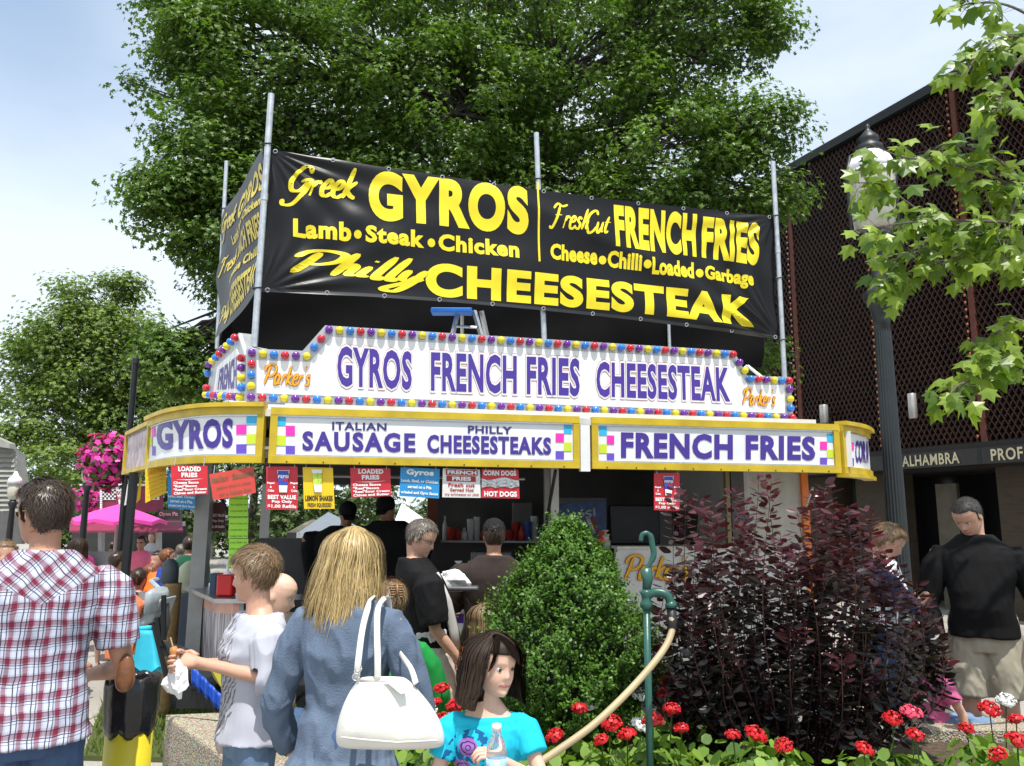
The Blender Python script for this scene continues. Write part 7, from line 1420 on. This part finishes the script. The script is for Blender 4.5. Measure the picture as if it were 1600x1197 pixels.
# blue tarp under the side counter
vs=[];nx=14
for j in range(5):
    for i in range(nx+1):
        f_=i/nx; x=300+44*f_; y=1040+44*f_+ j*7; vs.append(at(x,y+(2.5*math.sin(i*1.9) if j==4 else 0),5.85+.03*math.sin(i*1.6)))
fs=[[j*(nx+1)+i,(j+1)*(nx+1)+i,(j+1)*(nx+1)+i+1,j*(nx+1)+i+1] for j in range(4) for i in range(nx)]
q=addmesh('tarp',vs,fs,mat('blue_tarp',(.02,.09,.50),.4,bump=.3,bs=20),None,True); props(q,'wavy blue tarp hanging by the trailer tow bar','tarp'); md=q.modifiers.new('t','SOLIDIFY'); md.thickness=.006
q=MB().prism([at(322,1030,5.9),at(334,1060,5.9),at(346,1075,5.88),at(346,1035,5.9)],V((0,.02,0))).build('cloth',mat('mustard_cloth',(.42,.38,.03),.7)); props(q,'mustard yellow cloth hanging beside the blue tarp','cloth')
# things seen through the hatch
def tent(xa,xb,yt,yb,Y,label,apx=None,m=None,lip=.25):
    a,c=at(xa,yb,Y),at(xb,yb,Y); w=(c.x-a.x); cx=(a.x+c.x)/2; ap=at(apx or (xa+xb)/2,yt,Y+w*.4); o=thing('tent',(cx,Y+w/2,0),label,'tent'); m=m or mat('tent_white',(.80,.82,.85),.6,var=.04)
    z=a.z; q=[V((a.x,Y,z)),V((c.x,Y,z)),V((c.x,Y+w,z)),V((a.x,Y+w,z))]; b=MB(); b.add([ap]+q+[p-V((0,0,lip)) for p in q],[[0,1+i,1+(i+1)%4] for i in range(4)]+[[1+i,1+(i+1)%4,5+(i+1)%4,5+i] for i in range(4)]); b.build('roof',m,o)
    for p in q: MB().tube([V((p.x,p.y,0)),p],.03,6).build('leg',m,o)
    return o
tent(466,560,800,832,15,'white pitched tent seen through the hatch, left of the workers'); tent(608,690,786,835,13,'bright white tent seen through the hatch right of the workers',apx=628,m=mat('tent_white',(.80,.82,.85)),lip=.5)
o=thing('cabin',at(465,850,18),'low cabin with a tan roof seen through the hatch','building'); MB().prism([at(448,832,18),at(486,812,19),at(512,832,18)],V((0,2,0))).build('roof',mat('tan_roof',(.33,.28,.18),.8),o); MB().prism([at(448,832,18),at(448,880,18),at(512,880,18),at(512,832,18)],V((0,1.9,0))).build('wall',mat('cabin_wall',(.12,.10,.09),.8),o)
q=MB().prism([at(600,840,12.5),at(600,900,12.5),at(680,900,12.5),at(680,840,12.5)],V((0,.03,0))).build('stall_skirt',mat('blue_skirt',(.02,.06,.25),.7)); props(q,'dark blue cloth wall below the white tent, seen through the hatch','stall cloth')
# equipment inside the hatches
def inbox(x0,y0,x1,y1,Y,d,m,name,label,cat,bev=.01):
    a,c=at(x0,y1,Y),at(x1,y0,Y); q=MB().box(((a.x+c.x)/2,Y+d/2,(a.z+c.z)/2),(c.x-a.x,d,c.z-a.z),bev=bev).build(name,m); return props(q,label,cat)
inbox(735,862,800,905,7.9,.4,mat('grill_steel',(.16,.16,.165),.35,.7),'griddle','dull steel griddle at the back of the trailer behind the capped customer','griddle')
inbox(800,785,832,826,8.6,.03,mat('pale_board',(.16,.16,.15),.6),'menu_board','pale grey board on the back wall right of the cap','board')
inbox(955,790,1030,850,8.6,.25,mat('grey_machine',(.05,.05,.052),.4,.3),'ice_machine','dark grey cabinet at the back of the right hatch','cabinet'); inbox(1060,800,1120,850,8.4,.3,mat('grey_machine2',(.035,.035,.037),.4,.3),'fryer_hood','dark metal hood at the back right of the right hatch','hood')
for i,(x,yb_,c_,h_) in enumerate(((716,908,(.6,.6,.6),.14),(737,908,(.6,.6,.6),.14),(948,856,(.35,.42,.32),.10),(940,850,(.5,.05,.04),.09),(946,846,(.6,.4,.3),.08))):
    p=at(x,yb_,6.6 if i<2 else 7.2); b=MB(); b.lathe(p,[(.035,0),(.035,h_*.6),(.012,h_*.75),(.012,h_),(.03,h_+.01),(.03,h_+.02)],12); q=b.build('dispenser' if i<2 else 'bottle',mat('disp%d'%i,c_,.4),None,True); props(q,('left white pump dispenser on the counter by the capped customer','right white pump dispenser on the counter by the capped customer','pale green bottle on the right counter','red bottle on the right counter','tan bottle on the right counter')[i],'dispenser' if i<2 else 'bottle')

# shelf of cups and bottles at the back of the left hatch
sa,sb_=at(690,846,8.5),at(850,846,8.5); o=thing('supply_shelf',(sa+sb_)/2,'steel shelf with stacked cups and bottles at the back of the trailer','shelf'); MB().box((sa+sb_)/2,((sb_-sa).length,.22,.02)).build('board',mat('shelf_steel',(.25,.25,.25),.4,.7),o)
rr=random.Random(8)
for i in range(16):
    p=sa.lerp(sb_,(i+.5)/16)+V((0,rr.uniform(-.05,.05),.01)); h_=rr.uniform(.10,.26); r_=rr.uniform(.028,.045); c_=rr.choice([(.6,.6,.58),(.5,.05,.04),(.05,.12,.4),(.5,.4,.1),(.7,.7,.7)]); b=MB()
    if i%3: b.lathe(p,[(r_*.8,0),(r_,h_*.95),(r_*1.08,h_)],12)
    else: b.lathe(p,[(r_*.8,0),(r_*.8,h_*.6),(r_*.35,h_*.8),(r_*.35,h_)],12)
    q=b.build('cup_stack' if i%3 else 'bottle',mat('supply_%d'%(int(c_[0]*100)),c_,.4),None,True); props(q,'%s on the steel shelf at the back of the trailer'%('stack of paper cups' if i%3 else 'sauce bottle'),'cups' if i%3 else 'bottle','cups on the back shelf' if i%3 else 'bottles on the back shelf')
